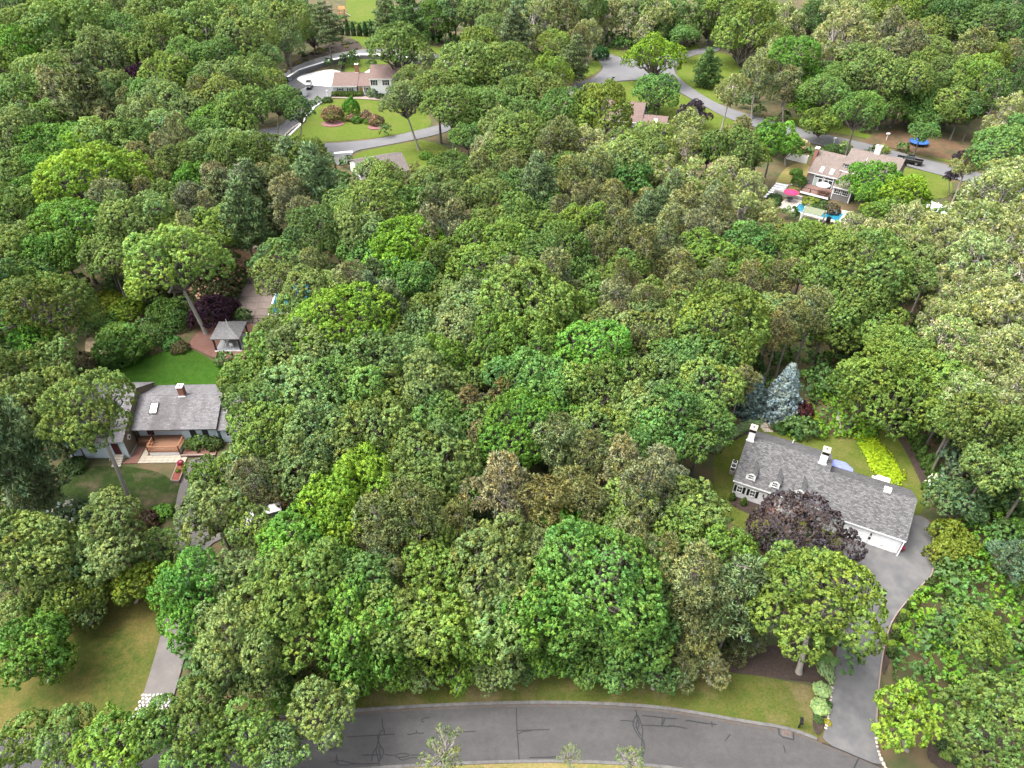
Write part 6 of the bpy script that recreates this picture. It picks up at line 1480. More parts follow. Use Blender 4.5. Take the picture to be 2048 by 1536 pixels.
(70.8,96.5,5.22,10.9,'l','lc','big cream-blossomed locust in front of the side lawn fence'),
(76.8,100.1,5.66,11.3,'l','lc','second nearest big cream-blossomed locust right of the side lawn fence'),
(73.8,91.7,5.04,10.8,'l','lc','ninth nearest cream-blossomed locust in front of the side lawn fence'),
(64.0,83.0,4.03,9.9,'l','lc','sixth nearest cream-blossomed locust right of the tall layered oak'),
(67.5,82.2,4.98,10.7,'l','lc','seventh nearest cream-blossomed locust right of the tall layered oak'),
(65.6,74.9,4.44,10.3,'l','lc','seventh nearest cream-blossomed locust behind the tall grey-blue tree'),
(63.0,74.8,3.51,9.5,'l','lc','sixth nearest cream-blossomed locust behind the tall grey-blue tree'),
(59.2,69.2,3.10,9.1,'l','lc','second nearest cream-blossomed locust behind the tall grey-blue tree'),
(61.5,67.4,3.55,9.5,'l','lc','third nearest cream-blossomed locust behind the tall grey-blue tree'),
(59.6,106.7,4.09,10.0,'l','lc','cream-blossomed locust right of the blue pool'),
(64.5,105.0,4.38,10.2,'l','lc','fourth nearest cream-blossomed locust in front of the side lawn fence'),
(70.6,109.0,4.15,10.0,'l','lc','nearest cream-blossomed locust in front of the side lawn fence'),
(71.4,104.3,3.70,9.6,'l','lc','third nearest cream-blossomed locust in front of the side lawn fence'),
(66.5,99.4,3.26,9.3,'l','lc','sixth nearest cream-blossomed locust in front of the side lawn fence'),
(65.8,89.7,3.34,9.3,'l','lc','fourth nearest cream-blossomed locust right of the tall layered oak'),
(64.9,102.1,3.65,9.3,'o','gg','grey-green oak in front of the side lawn fence'),
(73.3,85.9,4.12,10.0,'l','lc','tenth nearest cream-blossomed locust in front of the side lawn fence'),
(65.6,71.9,3.17,9.2,'l','lc','fifth nearest cream-blossomed locust behind the tall grey-blue tree'),
(61.7,104.2,3.37,9.1,'o','yo','yellowish green oak left of the side lawn fence'),
(-48.9,45.1,4.31,8.0,'o','ol','olive green oak in front of the long-trunked oak'),
(-41.2,48.5,2.97,8.7,'o','gg','second nearest small grey-green oak in front of the long-trunked oak'),
(-38.1,49.6,2.65,3.0,'o','gg','small grey-green oak left of the silver car'),
(-30.6,48.5,3.43,9.1,'o','gg','grey-green oak left of the silver car'),
(-27.4,47.5,2.59,8.4,'o','ol','small olive green oak left of the silver car'),
(-22.2,45.9,3.35,8.8,'m','bb','vivid green maple in front of the silver car'),
(-27.7,52.4,2.95,9.4,'p','pg','small greyish brown pitch pine behind the silver car'),
(-35.7,58.6,3.15,3.4,'o','yo','yellowish green oak left of the silver car'),
(-30.3,40.1,3.56,9.0,'m','bg','bright green maple behind the cobbled driveway apron'),
(-29.8,37.5,2.74,8.3,'m','bg','small bright green maple behind the cobbled driveway apron'),
(-26.7,40.9,2.84,8.6,'o','gg','small grey-green oak in front of the silver car'),
(-26.4,37.2,2.31,8.2,'o','gg','small grey-green oak right of the cobbled driveway apron'),
(-20.5,39.2,4.54,10.1,'o','ol','nearest olive green oak in front of the silver car'),
(-20.0,35.1,3.45,9.1,'o','ol','fourth nearest olive green oak in front of the silver car'),
(-53.3,45.1,2.30,2.7,'o','gg','second nearest small grey-green oak left of the cobbled driveway apron'),
(-50.9,41.0,2.41,2.3,'o','gg','nearest small grey-green oak left of the cobbled driveway apron'),
(-15.8,51.0,4.00,9.4,'m','yg','vivid lime maple right of the silver car'),
(-17.1,47.9,3.30,8.8,'m','yg','vivid lime maple in front of the roadside lime tree'),
(-9.7,46.2,4.32,10.8,'p','pn','brownish olive pitch pine right of the roadside lime tree'),
(-5.4,46.4,3.00,9.5,'p','pn','small brownish olive pitch pine right of the roadside lime tree'),
(-9.8,51.9,4.03,9.6,'o','ol','olive green oak right of the roadside lime tree'),
(-0.8,49.0,4.90,11.4,'p','pg','nearest greyish brown pitch pine in front of the central rusty pine'),
(6.2,50.6,3.37,9.9,'p','pn','second nearest brownish olive pitch pine right of the central rusty pine'),
(4.7,47.4,3.05,8.6,'m','bb','small vivid green maple in front of the central rusty pine'),
(3.0,43.6,2.91,9.4,'p','pn','second nearest small brownish olive pitch pine in front of the central rusty pine'),
(7.7,48.8,2.73,9.2,'p','pn','small brownish olive pitch pine right of the central rusty pine'),
(-17.9,40.0,3.55,9.2,'o','ol','second nearest olive green oak in front of the silver car'),
(-16.6,43.2,2.48,8.1,'m','em','small blue-green maple in front of the roadside lime tree'),
(-13.3,42.5,2.24,8.1,'o','dg','small dark green oak in front of the roadside lime tree'),
(-11.4,41.4,1.98,8.5,'p','pn','second nearest small brownish olive pitch pine in front of the roadside lime tree'),
(-14.1,36.5,4.32,7.8,'m','bb','vivid green maple behind the left road half'),
(-16.8,37.3,2.11,7.8,'m','bb','second nearest small vivid green maple in front of the silver car'),
(-12.4,36.1,2.69,4.6,'m','bg','small bright green maple behind the left road half'),
(-6.9,40.6,3.58,9.0,'m','yo','yellowish green maple in front of the roadside lime tree'),
(-8.5,39.2,2.37,8.2,'o','ol','small olive green oak in front of the roadside lime tree'),
(-6.0,36.4,3.41,8.9,'m','yo','yellowish green maple behind the left road half'),
(-7.5,36.4,2.69,4.8,'o','bo','small fresh green oak behind the left road half'),
(-1.6,41.1,4.54,10.1,'o','gg','grey-green oak right of the roadside lime tree'),
(-0.9,37.6,4.17,7.9,'o','gg','grey-green oak behind the left road half'),
(-3.3,36.7,2.50,2.9,'o','gg','small grey-green oak behind the left road half'),
(3.0,37.0,2.51,4.5,'m','bg','small bright green maple left of the right road half'),
(8.1,39.5,5.28,10.5,'m','em','big blue-green maple behind the right road half'),
(6.9,37.3,3.95,7.5,'m','em','second nearest blue-green maple behind the right road half'),
(10.9,36.9,3.74,5.5,'m','em','nearest blue-green maple behind the right road half'),
(6.2,36.9,2.71,2.8,'m','em','nearest small blue-green maple behind the right road half'),
(12.0,39.5,3.22,8.7,'m','em','third nearest blue-green maple behind the right road half'),
(12.1,49.2,3.10,8.8,'o','ol','third nearest olive green oak in front of the central vivid green tree'),
(12.0,52.4,2.95,9.4,'p','pn','second nearest small brownish olive pitch pine in front of the central vivid green tree'),
(14.1,50.1,3.90,10.4,'p','pg','third nearest greyish brown pitch pine in front of the central vivid green tree'),
(18.6,49.2,3.30,9.0,'o','ol','olive green oak left of the dark purple maple'),
(17.1,46.6,2.98,8.7,'o','md','small mid green oak left of the dark purple maple'),
(21.5,44.0,3.02,8.6,'m','bo','small fresh green maple left of the dark purple maple'),
(16.8,39.2,4.09,10.6,'p','pn','brownish olive pitch pine left of the mulch bed'),
(20.6,38.4,3.43,10.0,'w','wp','soft grey-green white pine behind the mulch bed'),
(17.0,37.4,2.98,5.8,'p','pn','third nearest small brownish olive pitch pine left of the mulch bed'),
(22.6,38.7,2.82,2.6,'p','pn','nearest small brownish olive pitch pine left of the mulch bed'),
(12.6,46.8,2.62,9.1,'p','pn','second nearest small brownish olive pitch pine left of the dark purple maple'),
(58.6,73.8,3.41,9.4,'l','lc','fifth nearest cream-blossomed locust right of the tall layered oak'),
(159.6,243.1,6.92,12.1,'o','dg','third nearest big dark green oak behind the tarpaulin stack'),
(-46.7,46.0,2.36,8.2,'o','gg','third nearest small grey-green oak in front of the long-trunked oak'),
(-19.2,50.1,3.36,8.9,'m','yg','vivid lime maple left of the roadside lime tree'),
(115.8,175.4,5.54,12.0,'p','dg','big dark green pitch pine in front of the tarpaulin stack'),
(11.1,98.0,3.17,8.9,'o','md','nearest mid green oak behind the central vivid green tree'),
(27.8,85.9,3.03,8.8,'o','yo','second nearest small yellowish green oak in front of the pool scrub maple'),
(116.1,154.7,3.34,7.5,'l','lc','second nearest cream-blossomed locust in front of the tarpaulin stack'),
(14.8,43.7,2.43,8.9,'p','pn','nearest small brownish olive pitch pine left of the dark purple maple'),
(-16.9,68.8,3.34,9.0,'o','ol','olive green oak in front of the wide lime tree'),
(24.5,146.4,4.90,10.4,'o','ol','second nearest olive green oak in front of the brown house with a skylight'),
(10.4,46.4,2.81,8.6,'o','ol','small olive green oak in front of the central vivid green tree'),
(-65.7,106.8,3.85,9.5,'o','ol','third nearest olive green oak in front of the big lime maple'),
(-70.8,93.4,3.08,8.6,'m','bg','small bright green maple behind the leaning oak'),
(-20.9,91.3,2.77,9.1,'w','wp','small soft grey-green white pine right of the wide lime tree'),
(-14.5,39.1,3.37,9.1,'o','dg','dark green oak in front of the roadside lime tree'),
(-144.3,210.9,4.61,9.9,'m','bg','nearest bright green maple left of the violet-leaved tree'),
(19.6,73.8,3.31,9.0,'o','gg','grey-green oak right of the central vivid green tree'),
(54.8,68.0,3.23,7.1,'o','yo','yellowish green oak behind the tall grey-blue tree'),
(46.9,141.1,3.61,10.1,'p','pn','brownish olive pitch pine left of the cream fence shrub'),
(16.0,53.9,3.25,9.8,'p','pg','second nearest greyish brown pitch pine in front of the central vivid green tree'),
(12.5,231.3,5.16,10.4,'m','yo','yellowish green maple left of the dark junction pine'),
(-4.2,114.2,3.59,9.2,'o','ol','nearest olive green oak behind the great domed oak'),
(-83.2,257.1,6.35,11.4,'m','gg','third nearest big grey-green maple left of the rock garden slope'),
(-126.2,178.8,4.21,9.8,'o','ol','seventh nearest olive green oak left of the big lime maple'),
(51.7,77.1,3.59,9.2,'o','yo','nearest yellowish green oak in front of the tall layered oak'),
(11.4,43.0,3.66,10.2,'p','pn','brownish olive pitch pine behind the right road half'),
(115.8,212.2,4.15,9.7,'o','ol','second nearest olive green oak behind the blue trampoline'),
(-28.9,209.6,5.82,5.4,'o','gg','big grey-green oak in front of the upper lawn'),
(-56.8,65.7,2.73,3.0,'o','gg','nearest small grey-green oak in front of the long-trunked oak'),
(1.9,151.7,5.54,10.9,'o','ol','big olive green oak in front of the dark junction pine'),
(3.4,48.7,3.97,10.5,'p','pg','second nearest greyish brown pitch pine in front of the central rusty pine'),
(-18.2,66.2,2.98,8.7,'o','ol','small olive green oak in front of the wide lime tree'),
(-13.8,46.5,3.38,9.9,'p','pn','brownish olive pitch pine in front of the roadside lime tree'),
(-52.5,46.4,2.83,8.6,'o','ol','small olive green oak in front of the long-trunked oak'),
(39.3,83.1,3.24,9.7,'p','pn','brownish olive pitch pine behind the blue spruces'),
(101.3,221.4,3.93,9.5,'o','md','mid green oak behind the blue trampoline'),
(-8.1,44.8,3.28,8.8,'m','yo','yellowish green maple right of the roadside lime tree'),
(-32.2,63.5,2.86,8.6,'o','md','small mid green oak right of the pale blue house'),
(56.8,53.8,3.04,8.6,'m','ol','second nearest small olive green maple right of the tall grey-blue tree'),
(46.0,86.5,3.28,9.0,'o','ol','olive green oak left of the tall layered oak'),
(-80.8,122.0,3.57,9.2,'o','ol','nearest olive green oak in front of the big lime maple'),
(-86.4,134.6,4.80,10.1,'m','bg','nearest bright green maple left of the big lime maple'),
(-74.3,93.5,3.55,9.2,'o','ol','nearest olive green oak behind the leaning oak'),
(-75.6,88.7,4.63,10.1,'o','dg','second nearest dark green oak left of the leaning oak'),
(-6.0,129.9,4.44,10.9,'p','pn','nearest brownish olive pitch pine behind the great domed oak'),
(4.4,40.1,3.19,8.7,'m','em','fourth nearest blue-green maple behind the right road half'),
(-45.9,111.9,4.61,11.5,'w','wp','nearest soft grey-green white pine behind the boulder pile'),
(-76.0,101.5,4.23,9.6,'m','bg','nearest bright green maple behind the leaning oak'),
(54.6,61.7,4.03,9.4,'m','ol','olive green maple behind the tall grey-blue tree'),
(85.9,193.6,4.33,4.2,'o','md','nearest mid green oak behind the cream fence shrub'),
(-153.6,240.6,6.69,11.9,'o','ol','sixth nearest big olive green oak left of the violet-leaved tree'),
(-58.5,113.5,3.36,9.9,'p','pg','fourth nearest greyish brown pitch pine left of the boulder pile'),
(-65.1,78.3,3.74,9.2,'m','bg','bright green maple in front of the leaning oak'),
(-1.4,67.6,2.81,9.3,'p','pb','small rusty brown pitch pine right of the central rusty pine'),
(-18.9,99.2,4.55,9.9,'m','yg','vivid lime maple left of the central lime maple'),
(-3.4,131.2,3.08,8.8,'o','md','small mid green oak behind the great domed oak'),
(79.1,202.3,4.77,8.2,'m','bg','second nearest bright green maple behind the cream fence shrub'),
(-89.4,144.8,3.99,9.4,'m','yg','vivid lime maple behind the big lime maple'),
(-59.2,248.1,5.16,12.2,'w','wp','soft grey-green white pine behind the rock garden slope'),
(-28.3,82.2,3.32,9.0,'o','ol','nearest olive green oak left of the wide lime tree'),
(16.9,285.9,5.71,11.4,'l','lc','second nearest big cream-blossomed locust behind the dark junction pine'),
(34.5,113.3,4.56,11.1,'p','pg','greyish brown pitch pine behind the pool scrub maple'),
(-116.5,195.2,4.08,10.8,'w','pn','second nearest brownish olive white pine left of the violet-leaved tree'),
(-60.8,74.8,3.44,9.1,'o','ol','nearest olive green oak in front of the leaning oak'),
(-108.4,145.8,3.52,9.2,'o','gg','grey-green oak left of the big lime maple'),
(-112.8,195.9,4.54,9.9,'m','dg','second nearest dark green maple left of the violet-leaved tree'),
(102.3,192.3,4.03,5.8,'o','em','fourth nearest blue-green oak behind the blue trampoline'),
(-53.5,113.0,2.91,9.3,'w','wp','small soft grey-green white pine left of the boulder pile'),
(-67.2,122.5,3.75,10.2,'p','pn','third nearest brownish olive pitch pine right of the big lime maple'),
(-1.6,89.8,2.86,8.6,'o','gg','small grey-green oak in front of the great domed oak'),
(-29.4,107.9,4.08,9.7,'o','gg','third nearest grey-green oak left of the central lime maple'),
(107.9,190.8,4.26,9.8,'o','ol','nearest olive green oak behind the blue trampoline'),
(-5.8,62.5,2.83,8.6,'o','md','nearest small mid green oak in front of the central rusty pine'),
(-57.2,65.1,2.91,6.8,'o','gg','small grey-green oak left of the long-trunked oak'),
(55.6,90.8,2.91,8.7,'o','ol','nearest small olive green oak behind the tall layered oak'),
(6.2,123.7,3.36,8.9,'m','md','second nearest mid green maple behind the great domed oak'),
(-8.9,104.5,3.70,10.2,'p','pg','greyish brown pitch pine left of the great domed oak'),
(7.5,85.1,4.31,9.9,'o','yo','yellowish green oak behind the central vivid green tree'),
(55.1,72.5,4.30,8.0,'o','yo','second nearest yellowish green oak right of the tall layered oak'),
(-47.6,130.7,3.59,10.1,'p','pn','nearest brownish olive pitch pine behind the boulder pile'),
(5.4,62.9,3.33,8.8,'m','bg','bright green maple in front of the central vivid green tree'),
(-46.9,45.2,3.33,3.5,'o','ol','olive green oak left of the cobbled driveway apron'),
(151.2,253.9,6.88,12.1,'o','md','nearest big mid green oak behind the tarpaulin stack'),
(113.0,253.0,6.23,11.8,'l','lc','big cream-blossomed locust behind the blue trampoline'),
(43.0,85.7,3.28,9.8,'p','pn','brownish olive pitch pine left of the tall layered oak'),
(-68.9,271.3,4.52,9.8,'m','gg','grey-green maple behind the rock garden slope'),
(13.7,37.5,2.42,6.2,'m','dg','small dark green maple behind the right road half'),
(-3.9,36.5,3.23,7.1,'o','bo','fresh green oak behind the left road half'),
(19.0,86.8,3.26,9.8,'p','pn','brownish olive pitch pine right of the central vivid green tree'),
(15.3,71.7,3.33,9.0,'o','ol','nearest olive green oak right of the central vivid green tree'),
(-13.3,74.4,3.87,9.5,'o','gg','second nearest grey-green oak left of the central rusty pine'),
(-1.2,288.3,5.34,10.7,'o','gg','big grey-green oak left of the dark junction pine'),
(26.7,120.1,3.07,9.5,'w','wp','small soft grey-green white pine left of the pool scrub maple'),
(0.4,44.9,2.87,8.6,'o','gg','small grey-green oak in front of the central rusty pine'),
(-14.9,94.6,3.54,9.0,'m','em','nearest blue-green maple in front of the central lime maple'),
(22.9,62.9,3.57,9.0,'m','em','second nearest blue-green maple left of the blue spruces'),
(-69.7,215.1,4.39,9.7,'m','gg','nearest grey-green maple left of the rock garden slope'),
(22.3,75.3,3.85,9.3,'m','em','nearest blue-green maple right of the central vivid green tree'),
(65.8,68.8,3.33,9.3,'l','lc','fourth nearest cream-blossomed locust behind the tall grey-blue tree'),
(84.2,101.8,3.19,9.2,'l','lc','second nearest cream-blossomed locust right of the side lawn fence'),
(-46.9,44.9,2.49,6.5,'o','gg','fourth nearest small grey-green oak in front of the long-trunked oak'),
(11.9,145.6,3.26,9.8,'p','pn','nearest brownish olive pitch pine left of the brown house with a skylight'),
(-5.2,53.2,3.06,8.8,'o','ol','small olive green oak in front of the central rusty pine'),
(176.8,265.0,4.29,9.8,'o','dg','second nearest dark green oak behind the tarpaulin stack'),
(16.7,112.1,4.01,10.5,'p','pn','fifth nearest brownish olive pitch pine in front of the brown house with a skylight'),
(108.2,242.8,4.48,10.3,'l','lc','second nearest cream-blossomed locust behind the blue trampoline'),
(-10.0,92.6,2.86,8.6,'o','ol','small olive green oak right of the central lime maple'),
(15.4,58.7,3.56,9.0,'m','em','blue-green maple in front of the central vivid green tree'),
(-93.6,141.7,4.82,10.1,'m','bg','third nearest bright green maple left of the big lime maple'),
(-79.0,109.4,4.23,9.8,'o','ol','fourth nearest olive green oak in front of the big lime maple'),
(-88.7,164.3,3.66,10.2,'p','pn','second nearest brownish olive pitch pine in front of the violet-leaved tree'),
(-10.8,179.3,3.96,9.4,'m','bg','bright green maple in front of the upper lawn'),
(-7.1,189.8,4.11,9.7,'o','ol','olive green oak right of the upper lawn'),
(-12.4,105.4,4.67,11.2,'p','pg','greyish brown pitch pine behind the central lime maple'),
(-146.0,256.8,5.49,10.9,'o','ol','third nearest big olive green oak left of the violet-leaved tree'),
(20.2,231.7,4.34,10.8,'p','pn','brownish olive pitch pine behind the dark junction pine'),
(-8.6,36.2,2.97,8.7,'o','ol','small olive green oak behind the left road half'),
(30.4,126.5,3.28,9.8,'w','wp','soft grey-green white pine behind the pool scrub maple'),
(25.9,98.2,3.42,9.9,'p','pn','nearest brownish olive pitch pine left of the pool scrub maple'),
(37.0,81.2,2.68,9.2,'p','pb','small rusty brown pitch pine behind the blue spruces'),
(3.1,163.4,5.04,10.5,'o','md','mid green oak in front of the dark junction pine'),
(-71.1,78.2,4.09,9.7,'o','dg','third nearest dark green oak left of the leaning oak'),
(-119.9,205.4,3.73,10.3,'w','pn','nearest brownish olive white pine left of the violet-leaved tree'),
(-85.6,194.4,4.73,11.2,'p','pn','nearest brownish olive pitch pine right of the violet-leaved tree'),
(-69.0,119.7,3.59,10.1,'p','pg','nearest greyish brown pitch pine right of the big lime maple'),
(-67.5,76.6,3.23,8.9,'o','dg','dark green oak in front of the leaning oak'),
(-61.2,132.9,3.52,9.0,'m','bg','bright green maple behind the boulder pile'),
(-6.4,239.3,6.17,11.4,'o','gg','second nearest big grey-green oak right of the upper lawn'),
(56.7,70.7,2.96,8.7,'o','yo','second nearest small yellowish green oak behind the tall grey-blue tree'),
(24.8,39.2,2.41,5.2,'p','pn','small brownish olive pitch pine behind the mulch bed'),
(133.5,188.6,4.73,11.2,'p','pg','nearest greyish brown pitch pine right of the tarpaulin stack'),
(2.1,37.3,3.46,8.9,'m','bg','bright green maple behind the right road half'),
(5.4,44.1,2.72,8.3,'m','em','small blue-green maple in front of the central rusty pine'),
(112.0,180.5,4.12,5.9,'o','ol','olive green oak right of the blue trampoline'),
(-57.7,70.0,3.19,8.9,'o','ol','nearest olive green oak left of the long-trunked oak'),
(85.2,282.8,4.57,10.1,'o','yo','second nearest yellowish green oak behind the lone verge locust'),
(-134.8,214.7,4.30,9.8,'o','ol','nearest olive green oak left of the violet-leaved tree'),
(-114.3,156.4,4.66,10.2,'o','ol','sixth nearest olive green oak left of the big lime maple'),
(-86.3,104.0,2.94,8.7,'o','ol','small olive green oak behind the leaning oak'),
(1.7,80.3,4.04,9.6,'o','yo','yellowish green oak left of the central vivid green tree'),
(-2.0,145.1,4.38,9.9,'o','ol','third nearest olive green oak behind the great domed oak'),
(-9.7,154.0,4.45,10.0,'o','md','second nearest mid green oak right of the clearing garage'),
(-75.4,224.6,4.25,9.6,'m','gg','second nearest grey-green maple left of the rock garden slope'),
(-0.7,91.0,4.38,10.9,'p','pn','brownish olive pitch pine in front of the great domed oak'),
(-1.0,36.5,2.99,5.1,'o','gg','small grey-green oak right of the left road half'),
(-77.2,149.5,4.37,9.9,'o','md','second nearest mid green oak in front of the violet-leaved tree'),
(83.0,104.6,4.75,10.5,'l','lc','nearest cream-blossomed locust right of the side lawn fence'),
(58.0,76.8,4.42,10.3,'l','lc','second nearest cream-blossomed locust right of the tall layered oak'),
(26.7,136.6,3.40,9.1,'o','ol','fourth nearest olive green oak in front of the brown house with a skylight'),
(-76.5,129.6,3.21,8.7,'m','yg','vivid lime maple right of the big lime maple'),
(-53.7,116.9,3.57,10.1,'p','pg','nearest greyish brown pitch pine left of the boulder pile'),
(-3.7,59.5,2.60,9.1,'p','pb','small rusty brown pitch pine in front of the central rusty pine'),
(136.9,274.1,6.79,12.0,'o','ol','third nearest big olive green oak left of the tarpaulin stack'),
(0.8,39.6,3.09,8.8,'o','gg','small grey-green oak behind the right road half'),
(14.3,78.5,2.75,8.3,'m','bb','small vivid green maple right of the central vivid green tree'),
(-17.5,58.4,2.42,8.3,'o','ol','nearest small olive green oak behind the roadside lime tree'),
(143.4,239.8,4.57,10.1,'o','dg','nearest dark green oak behind the tarpaulin stack'),
(-1.8,75.8,4.20,9.6,'m','bo','second nearest fresh green maple behind the central rusty pine'),
(104.3,136.9,3.93,9.5,'o','em','second nearest blue-green oak right of the plum columnar tree'),
(51.0,94.7,2.92,8.7,'o','ol','second nearest small olive green oak behind the tall layered oak'),
(-20.4,65.9,2.64,8.4,'o','ol','second nearest small olive green oak behind the roadside lime tree'),
(7.4,248.6,6.94,12.4,'l','lc','big cream-blossomed locust left of the dark junction pine'),
(71.4,80.8,4.09,10.0,'l','lc','eighth nearest cream-blossomed locust right of the tall layered oak'),
(-135.5,260.6,4.58,10.1,'o','em','blue-green oak behind the violet-leaved tree'),
(-95.3,280.7,6.80,11.8,'m','gg','fourth nearest big grey-green maple left of the rock garden slope'),
(53.0,55.6,2.96,8.5,'m','ol','nearest small olive green maple right of the tall grey-blue tree'),
(-11.6,99.0,4.09,9.7,'o','ol','olive green oak right of the central lime maple'),
(3.4,99.7,4.47,10.0,'o','md','mid green oak right of the great domed oak'),
(114.0,161.6,3.41,7.5,'l','lc','nearest cream-blossomed locust in front of the tarpaulin stack'),
(35.3,98.2,2.82,8.6,'o','yo','nearest small yellowish green oak in front of the pool scrub maple'),
(19.2,81.3,4.38,9.9,'o','ol','second nearest olive green oak right of the central vivid green tree'),
(-4.6,83.3,4.50,10.0,'o','gg','second nearest grey-green oak in front of the great domed oak'),
(123.0,278.7,4.80,10.6,'l','lc','third nearest cream-blossomed locust behind the blue trampoline'),
(-13.7,81.9,3.72,9.4,'o','gg','grey-green oak in front of the central lime maple'),
(-22.6,54.5,3.98,9.6,'o','gg','second nearest grey-green oak behind the silver car'),
(43.6,96.0,2.87,9.4,'p','pn','third nearest small brownish olive pitch pine right of the pool scrub maple'),
(-22.7,37.5,3.29,9.0,'o','ol','third nearest olive green oak in front of the silver car'),
(75.6,105.9,3.68,9.6,'l','lc','fifth nearest cream-blossomed locust in front of the side lawn fence'),
(0.8,66.6,2.85,8.4,'m','bg','small bright green maple right of the central rusty pine'),
(-88.2,112.1,3.17,8.9,'o','ol','fourth nearest olive green oak behind the leaning oak'),
(69.3,99.0,3.28,9.3,'l','lc','seventh nearest cream-blossomed locust in front of the side lawn fence'),
(81.3,252.5,5.13,10.6,'o','yo','nearest yellowish green oak behind the lone verge locust'),
(-12.9,44.6,2.34,8.8,'p','pn','nearest small brownish olive pitch pine in front of the roadside lime tree'),
(33.1,82.3,3.27,9.0,'o','yo','yellowish green oak behind the blue spruces'),
(-113.5,219.4,4.34,9.9,'o','gg','nearest grey-green oak behind the violet-leaved tree'),
(-9.1,164.7,3.99,9.6,'o','md','mid green oak in front of the upper lawn'),
(-69.9,83.4,3.15,8.9,'o','dg','nearest dark green oak left of the leaning oak'),
(-23.1,34.0,3.67,9.3,'o','gg','grey-green oak right of the cobbled driveway apron'),
(7.3,144.1,4.36,10.9,'p','pn','second nearest brownish olive pitch pine in front of the dark junction pine'),
(18.1,62.4,4.21,9.6,'m','em','second nearest blue-green maple right of the central vivid green tree'),
(-52.2,104.3,4.22,10.7,'p','pg','second nearest greyish brown pitch pine left of the boulder pile'),
(-44.1,136.5,4.09,10.8,'w','wp','soft grey-green white pine in front of the two-tiered oak'),
(-55.7,66.2,2.84,6.8,'o','ol','small olive green oak left of the long-trunked oak'),
(108.9,286.6,4.57,10.4,'l','lc','cream-blossomed locust behind the lone verge locust'),
(122.4,222.8,5.29,10.7,'o','ol','nearest big olive green oak left of the tarpaulin stack'),
(-8.9,63.5,3.73,9.4,'o','md','mid green oak left of the central rusty pine'),
(-7.8,278.1,6.59,11.8,'o','gg','third nearest big grey-green oak right of the upper lawn'),
(-88.4,122.1,3.04,8.8,'o','ol','small olive green oak left of the big lime maple'),
(121.7,167.8,5.47,12.0,'p','pg','big greyish brown pitch pine right of the tarpaulin stack'),
(19.1,37.7,2.32,7.0,'p','pn','second nearest small brownish olive pitch pine left of the mulch bed'),
(7.0,160.4,3.90,9.5,'o','ol','nearest olive green oak in front of the dark junction pine'),
(110.7,187.3,3.92,3.9,'o','em','third nearest blue-green oak behind the blue trampoline'),
(48.8,75.0,3.01,8.8,'o','yo','small yellowish green oak in front of the tall layered oak'),
(141.3,205.2,3.88,9.5,'o','dg','dark green oak right of the tarpaulin stack'),
(113.4,154.3,5.58,10.9,'o','em','big blue-green oak in front of the tarpaulin stack'),
(-134.1,220.7,6.55,11.6,'m','bg','nearest big bright green maple left of the violet-leaved tree'),
(-59.7,65.9,3.48,9.2,'o','ol','second nearest olive green oak left of the long-trunked oak'),
(67.9,72.3,4.08,10.0,'l','lc','eighth nearest cream-blossomed locust behind the tall grey-blue tree'),
(96.3,218.5,4.75,10.5,'l','lc','cream-blossomed locust behind the cream fence shrub'),
(-117.5,249.7,4.85,10.3,'o','gg','second nearest grey-green oak behind the violet-leaved tree'),
(105.0,192.3,6.08,7.5,'o','em','second nearest big blue-green oak behind the blue trampoline'),
(-89.3,109.2,3.24,8.9,'o','ol','fifth nearest olive green oak behind the leaning oak'),
(14.7,95.4,2.92,8.7,'o','ol','small olive green oak behind the central vivid green tree'),
(3.5,65.7,4.14,9.5,'m','em','second nearest blue-green maple right of the central rusty pine'),
(-36.2,114.5,3.66,10.2,'p','pg','greyish brown pitch pine right of the boulder pile'),
(0.5,230.7,6.08,13.4,'w','wp','nearest big soft grey-green white pine left of the dark junction pine'),
(-64.7,70.7,3.91,9.5,'o','ol','second nearest olive green oak in front of the leaning oak'),
(-133.9,191.7,3.91,9.5,'o','md','third nearest mid green oak left of the big lime maple'),
(59.1,59.8,3.73,9.2,'m','ol','olive green maple right of the tall grey-blue tree'),
(-125.2,261.6,5.50,10.9,'o','gg','nearest big grey-green oak behind the violet-leaved tree'),
(31.6,84.7,4.07,9.7,'o','yo','yellowish green oak in front of the pool scrub maple'),
(27.3,41.5,3.30,8.8,'m','ol','olive green maple in front of the dark purple maple'),
(-2.0,62.2,3.72,9.4,'o','md','mid green oak right of the central rusty pine'),
(30.7,282.8,6.40,11.9,'l','lc','third nearest big cream-blossomed locust behind the dark junction pine'),
(-109.3,232.6,5.45,10.8,'o','ol','second nearest big olive green oak behind the violet-leaved tree'),
(168.0,280.3,5.81,11.1,'o','dg','sixth nearest big dark green oak behind the tarpaulin stack'),
(-57.2,108.0,4.09,9.7,'o','yo','third nearest yellowish green oak left of the boulder pile'),
(184.6,277.5,6.28,11.5,'o','dg','seventh nearest big dark green oak behind the tarpaulin stack'),
(-164.2,242.2,4.36,9.9,'o','ol','third nearest olive green oak left of the violet-leaved tree'),
(79.4,92.5,3.52,9.5,'l','lc','third nearest cream-blossomed locust right of the side lawn fence'),
(85.6,196.1,4.75,10.2,'o','md','second nearest mid green oak behind the cream fence shrub'),
(113.2,233.9,6.22,12.7,'p','pg','second nearest big greyish brown pitch pine behind the blue trampoline'),
(-151.2,269.6,7.20,12.3,'o','md','big mid green oak behind the violet-leaved tree'),
(55.9,251.9,4.68,8.3,'o','md','mid green oak right of the lone junction tree'),
(70.9,210.8,4.66,10.5,'l','lc','nearest cream-blossomed locust right of the lone verge locust'),
(-128.1,277.7,4.69,10.2,'o','ol','olive green oak behind the violet-leaved tree'),
(-80.4,278.8,7.18,12.1,'m','gg','big grey-green maple behind the rock garden slope'),
